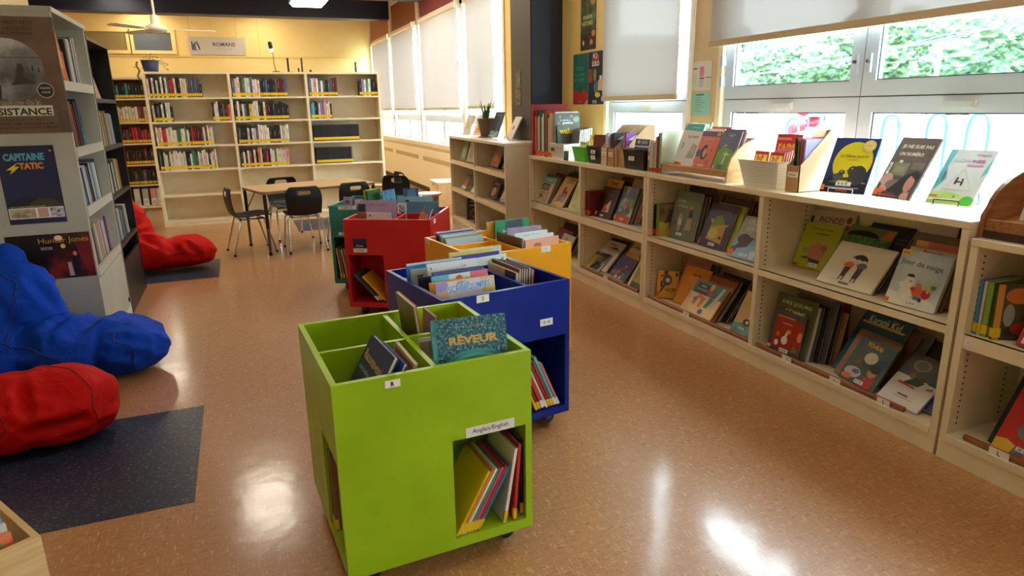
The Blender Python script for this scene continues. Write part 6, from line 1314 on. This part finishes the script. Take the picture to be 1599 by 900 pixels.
top_book('brown book titled Je ne suis pas un numero on a dark wire stand', 3.015, 2.512, -92, 30.5, .219, .335, mottle((78, 64, 60), (92, 76, 70), 3, .3), [
    ('r', .0, 0, 1, .42, mottle((54, 46, 46), (96, 84, 78), 5, .3)), ('t', 'JE NE SUIS PAS', .52, .845, .80, (214, 200, 172), 0, .03, .075), ('t', 'UN NUMÉRO', .46, .735, .62, (214, 200, 172), 0, .03, .07), ('r', .16, .37, .56, .58, (122, 124, 90)), ('r', .24, .42, .48, .52, (140, 140, 110)), ('e', .30, .60, .05, .025, (214, 206, 190)),
    ('r', .62, .48, .94, .60, (110, 96, 88)), ('e', .16, .30, .16, .10, (196, 156, 140)), ('r', .1, .1, .3, .2, (196, 150, 136)), ('e', .40, .22, .2, .08, (120, 100, 96)), ('p', [(.30, .10), (.60, .38), (.82, .47), (.96, .42), (.90, .20), (.70, .06)], (24, 22, 28)), ('e', .80, .25, .11, .14, (190, 130, 110)), ('p', [(.74, .40), (.96, .42), (.90, .32), (.80, .36)], (24, 22, 28)), ('p', [(.70, .0), (.95, .0), (.9, .12), (.75, .1)], (196, 150, 140)),
    ('r', .24, .02, .62, .045, (190, 60, 70))], M_WIRE, slab=M_OLAB, slab_w=.05, slab_z=(.01, .045), stickers=[(.06, .38, .07, .19)])
top_book('pale book with a triangle and turquoise and green edges on a wire stand', 3.015, 2.215, -80, 38, .20, .305, mottle((200, 206, 200), (216, 220, 214), 3, .3), [
    ('p', [(0, .2), (.0, 1), (.16, 1), (.10, .7), (.2, .45), (.1, .3)], mottle((60, 160, 170), (120, 190, 190), 12, .4)), ('p', [(0, 0), (1, 0), (1, .14), (.7, .18), (.3, .24), (0, .2)], mottle((160, 200, 90), (190, 216, 130), 12, .4)), ('e', .86, .08, .14, .09, (80, 190, 60)), ('p', [(.9, .5), (1, .6), (1, .9), (.92, .7)], (110, 190, 190)),
    ('p', [(.50, .66), (.20, .26), (.86, .26)], (190, 192, 186)), ('p', [(.50, .63), (.23, .275), (.83, .275)], (206, 208, 202)), ('t', 'ALCHEMISTE', .50, .795, .66, (180, 170, 190), 0, 0, .06), ('t', 'NÉE', .72, .795, .26, (196, 70, 150), 0, .02, .06), ('r', .5, .70, .85, .73, (206, 140, 190)), ('r', .6, .90, .9, .92, (200, 150, 190)),
    ('r', .42, .36, .46, .45, (40, 40, 40)), ('e', .45, .47, .025, .018, (40, 40, 40)), ('r', .56, .34, .60, .43, (40, 40, 40)), ('e', .57, .45, .025, .018, (40, 40, 40)), ('p', [(.44, .43), (.58, .41), (.58, .39), (.44, .41)], (40, 40, 40)), ('r', .02, .12, .2, .15, (206, 90, 50)), ('r', .0, .06, .72, .09, (226, 226, 206)), ('e', .56, .14, .02, .015, (60, 90, 60)), ('r', .1, .42, .16, .58, (110, 116, 120))], M_WIRE)
# books on the curved rack at the frame edge
f = Front(2.85, 1.745, 1.075, -90, 16)
f.put('yellow, red and green book on the curved wooden rack', .2, .27, (236, 204, 30), [('r', 0, .28, 1, .36, (190, 40, 36)), ('r', .12, 0, 1, .28, (70, 130, 50)), ('r', 0, 0, .12, .36, (216, 212, 206))], x0=.06, t=.012)
f.put('orange book behind the yellow, red and green one', .2, .28, (226, 130, 40), x0=.07)

# ------------------------------------------------------------------ books in the rolling bins
GBN = 'picture books in the rolling bins'
def inbin(b, label, x, y, zt, w, h, yaw, tilt, col, art=(), t=.010, name='picture_book', **kw):
    (cx, cy), ang = BIN[b]; B = T(cx, cy, 0) @ R(ang, 'Z')
    up = R(yaw, 'Z') @ R(-tilt, 'X') @ Vector((0, 0, 1))
    h = min(h, (zt - .502 - t * abs(sin(RAD(tilt)))) / max(.3, up.z))
    p = Vector((x, y, zt)) - up * h
    return book(name, label, 'book', B @ T(*p) @ R(yaw, 'Z') @ R(-tilt, 'X'), w, h, t, col, art, group=GBN, **kw)
inbin('G', 'navy story book titled Raconte-moi leaning in the green bin', -.135, -.045, .80, .255, .345, -88, 30, mottle((40, 46, 92), (50, 58, 108), 3, .35), [('t', 'Raconte-moi...', .52, .80, .86, (206, 178, 116), -3, .02, .10), ('t', 'cinq belles histoires', .50, .66, .84, (220, 214, 200), -3, .0, .06), ('e', .42, .36, .14, .12, (196, 140, 110)), ('e', .46, .42, .13, .10, (60, 40, 36)), ('p', [(.05, .2), (.4, .24), (.3, .42), (.1, .4)], (60, 150, 170))], t=.016)
inbin('G', 'blue book just behind Raconte-moi in the green bin', -.105, -.07, .775, .235, .32, -88, 30, (56, 84, 150), t=.012)
inbin('G', 'orange brown book with a pale border leaning on the green bin divider', -.05, -.02, .752, .245, .25, -91, 10, (222, 206, 160), [('r', .06, .06, .94, .95, mottle((176, 84, 40), (196, 110, 60), 6, .4))], t=.012, slab=None)
inbin('G', 'speckled blue green book titled Reveur in the green bin', .03, -.195, .86, .262, .375, -7, 15, mottle((40, 56, 92), (130, 200, 180), 120, .3, c3=(56, 110, 128), lo=.36, hi=.68), [
    ('t', 'MARC JANSSEN', .53, .915, .42, (190, 190, 190), 0, .0, .022), ('t', 'RÊVEUR', .55, .80, .66, (222, 176, 84), 0, .045, .095)] +
    [('e', .56, .50, .46 - .075 * k, .20 - .032 * k, ((60, 160, 160), (110, 200, 200))[k % 2]) for k in range(6)] + [('p', [(0, 0), (.06, 0), (.06, 1), (0, 1)], mottle((60, 130, 140), (100, 180, 180), 20, .3))], t=.014)
inbin('G', 'book with black and white photographs behind Reveur in the green bin', .014, -.10, .775, .25, .27, -4, 10, (206, 196, 180), [('r', 0, .72, 1, .95, mottle((60, 50, 44), (170, 140, 110), 14, .4)), ('r', 0, .3, 1, .6, mottle((24, 24, 26), (190, 190, 190), 12, .4)), ('r', 0, .0, 1, .28, mottle((200, 60, 40), (40, 36, 36), 8, .4))], t=.012)
inbin('G', 'brown book with a red spine standing up from the green bin', .045, .29, .845, .235, .34, -90, -6, mottle((110, 86, 60), (130, 120, 70), 6, .4), [('r', .1, .1, .9, .7, mottle((100, 110, 50), (80, 70, 40), 8, .4))], t=.014, back=(196, 80, 50))
inbin('G', 'thin grey book in the back of the green bin', .075, .14, .80, .14, .28, -90, 3, (120, 126, 130), t=.010)
# blue bin
inbin('B', 'book titled Les Schtroumpfs frontmost in the blue bin', -.29, -.175, .79, .298, .28, -1, 10, mottle((196, 176, 196), (226, 206, 190), 4, .4), [('r', .0, .0, .2, 1, (216, 170, 130)), ('e', .08, .95, .12, .1, (150, 130, 190)), ('p', [(.82, .5), (1, .4), (1, 1), (.75, 1)], mottle((200, 170, 80), (226, 190, 150), 7, .4)), ('e', .45, .92, .12, .07, (150, 150, 150)), ('t', 'SCHTROUMPFS', .56, .875, .74, (236, 240, 240), 2, .06, .13), ('t', 'SCHTROUMPFS', .56, .875, .72, (60, 140, 206), 2, .025, .115), ('t', 'LES', .50, .965, .075, (236, 240, 240), 0, .06), ('t', 'LES', .50, .965, .07, (80, 150, 206), 0, .02)], t=.012)
inbin('B', 'yellow orange book second in the blue bin', -.30, -.135, .785, .30, .28, -1, 9, (236, 176, 50), [('p', [(.6, .85), (1, .8), (1, 1), (.6, 1)], (206, 150, 130))])
inbin('B', 'light blue and pink book third in the blue bin', -.27, -.09, .80, .29, .29, -1, 9, (90, 170, 214), [('r', .3, .7, .7, 1, (190, 206, 190)), ('r', .68, .8, 1, 1, (216, 90, 120)), ('e', .48, .92, .06, .05, (206, 60, 60))])
inbin('B', 'thin dark violet book fourth in the blue bin', -.25, -.06, .812, .25, .30, -1, 9, (60, 56, 110), t=.012)
inbin('B', 'dark navy book with a small orange figure at the side of the blue bin', -.305, -.02, .785, .14, .28, -1, 6, (34, 36, 60), [('e', .5, .8, .12, .06, (206, 120, 90))])
inbin('B', 'white book titled La Smile in the blue bin', -.235, .035, .83, .265, .32, -2, 7, (226, 226, 224), [('t', 'La', .72, .92, .07, (206, 80, 90)), ('t', 'Smile', .78, .85, .22, (206, 80, 90), 0, .0, .06), ('e', .07, .93, .018, .018, (60, 160, 120)), ('e', .3, .72, .06, .05, (150, 190, 110)), ('e', .55, .72, .06, .05, (150, 190, 110)), ('r', .25, .88, .6, .885, (190, 200, 206))], t=.014)
inbin('B', 'pale grey green book behind La Smile in the blue bin', -.30, .08, .805, .28, .30, -2, 6, (176, 186, 180), [('p', [(.1, .9), (.16, .7), (.22, .9)], (70, 100, 90))])
inbin('B', 'wide sky blue book at the divider of the blue bin', -.305, .118, .825, .29, .32, -2, 4, (50, 130, 200), [('r', 0, .97, 1, 1, (200, 220, 230))], t=.012)
inbin('B', 'white book with green leaves in the back of the blue bin', .075, .185, .785, .23, .28, 5, 3, (222, 226, 220), [('p', [(.45, .9), (.6, .96), (.7, .86), (.58, .82)], (130, 190, 70)), ('p', [(.75, .88), (.9, .96), (.95, .84)], (130, 190, 70))])
inbin('B', 'deep blue violet book in the back of the blue bin', .0, .235, .80, .27, .29, -1, 3, (56, 60, 150))
inbin('B', 'yellow book rearmost in the blue bin', -.01, .262, .815, .26, .30, -1, 3, (226, 206, 100))
inbin('B', 'pale cream book beside the yellow one in the blue bin', .06, .28, .82, .25, .31, -1, 2, (216, 220, 190))
for i, (c, zt, lb) in enumerate((((206, 184, 146), .775, 'tan'), ((110, 70, 50), .79, 'brown'), ('k', .785, 'black'), ((60, 30, 34), .78, 'dark plum'), ('k', .775, 'thin black'), ((90, 70, 50), .775, 'olive brown'), ((190, 40, 50), .76, 'red'))):
    inbin('B', '%s album, %s of the row across the blue bin' % (lb, ORD[i]), .132 + .024 * i, .125, zt, .29 - .012 * i, .28, -91, 3, c if isinstance(c, str) else c, [('r', .62, .0, .98, 1, (50, 60, 76)), ('r', .15, .8, .5, .82, (120, 100, 70))] if i == 0 else [], t=.017)
# yellow bin
inbin('Y', 'pink and orange book frontmost in the yellow bin', .045, -.275, .79, .25, .285, 5, 3, mottle((226, 170, 110), (230, 170, 160), 4, .4), [('e', .35, .86, .12, .06, (170, 110, 100)), ('t', 'AMIS', .45, .74, .3, (70, 60, 70)), ('e', .75, .8, .1, .04, (226, 110, 90))], t=.014)
inbin('Y', 'white book second in the yellow bin', .045, -.215, .80, .25, .29, 4, 4, (222, 228, 224), [('r', 0, .55, .3, .85, (190, 216, 200))])
inbin('Y', 'whitish book with a thin title third in the yellow bin', .05, -.145, .81, .24, .30, 2, 4, (226, 230, 226), [('t', 'petite plume', .5, .93, .5, (120, 160, 180), 0, 0)])
inbin('Y', 'lilac grey book in the yellow bin', .06, -.04, .825, .24, .32, -3, 4, mottle((170, 160, 180), (150, 140, 165), 14, .4), t=.014)
inbin('Y', 'tall green book with slate lettering panel in the yellow bin', .06, .115, .85, .245, .345, -3, 2, (50, 150, 100), [('p', [(.22, .0), (.95, .0), (.8, 1), (.3, .97)], (70, 84, 96)), ('t', 'Bel Louveteau', .55, .80, .66, (226, 230, 226), 0, .02, .05)], t=.014)
inbin('Y', 'yellow book beside the tall green one in the yellow bin', .02, .15, .84, .2, .335, -2, 1, (226, 170, 60))
inbin('Y', 'large dark brown book standing along the yellow bin divider', .02, .02, .80, .29, .295, -89, -2, mottle((70, 54, 46), (100, 76, 56), 8, .4), [('r', 0, .0, 1, .1, (196, 90, 40))], t=.012)
for i, (c, y, lb) in enumerate((((176, 196, 206), .095, 'pale blue'), ((196, 196, 130), .125, 'pale yellow green'), ((120, 150, 180), .155, 'dusty blue'), ((200, 206, 190), .185, 'whitish'), ((150, 180, 200), .215, 'light blue'), ((90, 60, 80), .245, 'plum'), ((180, 190, 206), .275, 'silvery'))):
    inbin('Y', '%s book, %s of the row in the back of the yellow bin' % (lb, ORD[i]), -.29 + .008 * i, y, .766 + .004 * i, .262, .265, 3, 5, c, t=.014)
inbin('Y', 'small grey teal book low at the front of the yellow bin', -.10, -.10, .72, .22, .21, -72, 28, (120, 150, 140), [('e', .15, .9, .03, .03, (190, 80, 60)), ('t', 'mer', .3, .8, .2, (60, 80, 80))])
# red bin
inbin('R', 'lilac book with a small bird in the red bin', -.305, -.02, .855, .295, .35, -3, 3, mottle((176, 150, 190), (196, 160, 186), 2, .4), [('t', 'Cœur de hibou', .5, .91, .5, (90, 70, 110), 0, .0), ('e', .48, .70, .03, .018, (80, 60, 60)), ('r', 0, 0, 1, .6, (206, 160, 180))], t=.014)
inbin('R', 'white and brown book frontmost in the red bin', -.305, -.10, .775, .28, .27, -5, 4, (226, 222, 210), [('r', 0, 0, .28, 1, (150, 80, 60)), ('r', .36, .88, .42, .93, (120, 120, 120)), ('r', .36, .8, .8, .81, (170, 170, 160)), ('r', .36, .74, .86, .75, (170, 170, 160)), ('e', .95, .7, .06, .1, (110, 90, 80))], t=.012)
inbin('R', 'dark slate book at the side of the red bin', -.312, -.045, .83, .06, .32, -4, 2, (50, 54, 66), t=.02)
inbin('R', 'white and green book between the lilac and pale blue books', -.04, .10, .815, .07, .31, 0, 2, (216, 222, 214), [('r', .2, .7, .9, .95, mottle((40, 40, 40), (220, 220, 220), 40, .5)), ('r', .6, .3, 1, .6, (70, 140, 90))], t=.016)
inbin('R', 'pale blue book with a small bird in the back of the red bin', -.085, .265, .845, .295, .34, 0, 2, mottle((120, 176, 196), (140, 190, 206), 3, .4), [('e', .28, .90, .06, .03, (60, 50, 50)), ('p', [(.1, .6), (.3, .7), (.25, .55)], (80, 130, 150))], t=.014)
inbin('R', 'greyish teal book before the pale blue one in the red bin', .035, .115, .825, .26, .32, 0, 2, mottle((80, 120, 140), (96, 140, 156), 3, .4), t=.012)
inbin('R', 'bright blue book leaning in the front corner of the red bin', .235, -.06, .825, .19, .35, -60, 24, mottle((40, 96, 170), (60, 120, 190), 4, .35), [('r', .0, 0, .1, 1, (216, 110, 60))], t=.014)
inbin('R', 'orange book under the bright blue one in the red bin', .205, -.075, .78, .2, .32, -62, 24, (216, 110, 60), t=.008)
inbin('R', 'dark booklet in the front corner of the red bin', .275, -.09, .77, .16, .28, -58, 22, (40, 46, 66), t=.008)
# teal bin
for i, (c, lb) in enumerate((((206, 190, 60), 'mustard'), ((150, 190, 60), 'lime'), ((60, 120, 70), 'green'))):
    inbin('T', '%s book, %s of the slanting row in the teal bin' % (lb, ORD[i]), -.15 + .028 * i, .10 - .01 * i, .835, .17, .335, 66, 6, c, t=.018)
inbin('T', 'light blue book with white specks in the teal bin', -.02, .045, .83, .2, .33, 71, 6, mottle((60, 130, 180), (130, 180, 200), 14, .4), t=.016)
inbin('T', 'dark blue book upright in the far corner of the teal bin', .16, .27, .83, .14, .33, 20, 4, (50, 76, 120), [('p', [(.2, .6), (.9, .7), (.8, 1), (.3, .95)], (90, 130, 170))], t=.02)
for i, (c, lb) in enumerate((((176, 176, 206), 'pale violet'), ((150, 160, 206), 'periwinkle'), ((196, 170, 200), 'lilac pink'), ((222, 206, 214), 'whitish pink'), ((214, 216, 190), 'cream'))):
    inbin('T', '%s small booklet, %s in the front of the teal bin' % (lb, ORD[i]), -.28 + .045 * i, -.10 - .02 * i, .805 - .006 * i, .11, .30, -28, 14, c, [('e', .5, .85, .3, .06, jit('v', 30))], t=.008)

# niche books
def niche(b, k, mirror, items, z=.114, y0=-.325, lean_dir=1):
    """row in the niche of face k: (x, lean, height, thickness, colour, label, pages-label colour)"""
    (cx, cy), ang = BIN[b]; B = T(cx, cy, 0) @ R(ang, 'Z') @ R(90 * k, 'Z')
    for (x, ln, h, t, c, lb, sl) in items:
        M = B @ T(x, y0, z + .001 + (abs(sin(RAD(ln))) * t if ln < 0 else 0)) @ R(ln, 'Y') @ T(t if ln <= 0 else 0, 0, 0) @ R(90, 'Z')
        if ln > 0: M = B @ T(x, y0, z + .001 + sin(RAD(ln)) * t) @ R(ln, 'Y') @ T(t, 0, 0) @ R(90, 'Z')
        book('picture_book', lb, 'book', M, .22, h, t, c, (), group='books in the bin niches', slab=sl, slab_z=(.004, .045), slab_w=.012, back=c if isinstance(c, tuple) else None)
niche('G', 0, False, [
    (0.0430, 30, 0.250, .0088, (226, 190, 30), 'yellow book leaning nearest the middle of the green bin niche', M_YLAB),
    (0.0558, 30, 0.252, .0088, (216, 130, 40), 'orange book beside the yellow one in the green bin niche', M_YLAB),
    (0.0686, 30, 0.254, .0088, (232, 228, 220), 'white book with a spine title in the green bin niche', M_YLAB),
    (0.0814, 30, 0.250, .0088, (70, 150, 110), 'green book in the green bin niche', M_YLAB),
    (0.0942, 30, 0.252, .0088, (206, 80, 120), 'pink book in the green bin niche', M_YLAB),
    (0.1070, 30, 0.254, .0088, (180, 44, 40), 'dull red book in the leaning group of the green bin niche', M_YLAB),
    (0.1198, 30, 0.250, .0088, (46, 120, 150), 'blue green book in the green bin niche', M_YLAB),
    (.2215, 10, .285, .011, (226, 220, 206), 'cream book with a yellow label in the green bin niche', M_YLAB),
    (.2600, 5, .295, .011, (196, 40, 36), 'bright red book in the green bin niche', M_YLAB),
    (.2978, 0, .30, .009, (30, 40, 90), 'navy book upright at the end of the green bin niche', M_YLAB)])
niche('G', 3, False, [(.06, 0, .30, .014, (60, 90, 70), 'dark green book in the side niche of the green bin', M_YLAB), (.09, 0, .31, .014, (150, 110, 80), 'brown book in the side niche of the green bin', M_YLAB), (.27, 0, .29, .02, (196, 180, 150), 'tan book in the side niche of the green bin', M_YLAB)])
niche('B', 0, False, [
    (0.132, -24, 0.25, 0.012, (226, 170, 40), 'yellow book in the blue bin niche', M_YLAB),
    (0.149, -24, 0.28, 0.012, (130, 50, 40), 'brown book in the blue bin niche', M_YLAB),
    (0.168, -24, 0.30, 0.018, (190, 46, 44), 'red book with a white label in the blue bin niche', M_WHITE),
    (0.192, -24, 0.26, 0.010, (216, 206, 200), 'white book in the blue bin niche', M_WHITE),
    (0.207, -24, 0.30, 0.012, (170, 40, 50), 'crimson book in the blue bin niche', M_YLAB),
    (0.224, -24, 0.28, 0.012, (150, 60, 50), 'brick red book in the blue bin niche', M_YLAB),
    (0.241, -24, 0.30, 0.014, (90, 186, 200), 'turquoise book with a white label in the blue bin niche', M_WHITE),
    (0.260, -24, 0.26, 0.012, (216, 120, 120), 'salmon pink book in the blue bin niche', M_WHITE)])
niche('R', 0, True, [(-.105, -42, .27, .014, (40, 90, 110), 'teal book with a white label in the red bin niche', M_WHITE), (-.082, -42, .26, .016, (30, 30, 34), 'black book in the red bin niche', M_YLAB), (-.055, -42, .25, .014, (226, 170, 40), 'yellow book in the red bin niche', None)])
niche('T', 0, True, [(-.285, -6, .27, .012, (206, 190, 160), 'cream book in the teal bin niche', M_YLAB), (-.255, -7, .27, .014, (150, 110, 60), 'brown book in the teal bin niche', M_YLAB), (-.225, -9, .26, .014, (206, 196, 180), 'pale book in the teal bin niche', M_YLAB), (-.195, -10, .27, .014, (190, 140, 60), 'ochre book in the teal bin niche', M_YLAB)])
niche('Y', 0, False, [(.25, 0, .28, .02, (130, 70, 40), 'brown book in the yellow bin niche', M_YLAB), (.284, 0, .30, .016, (60, 40, 70), 'dark violet book in the yellow bin niche', M_YLAB)])
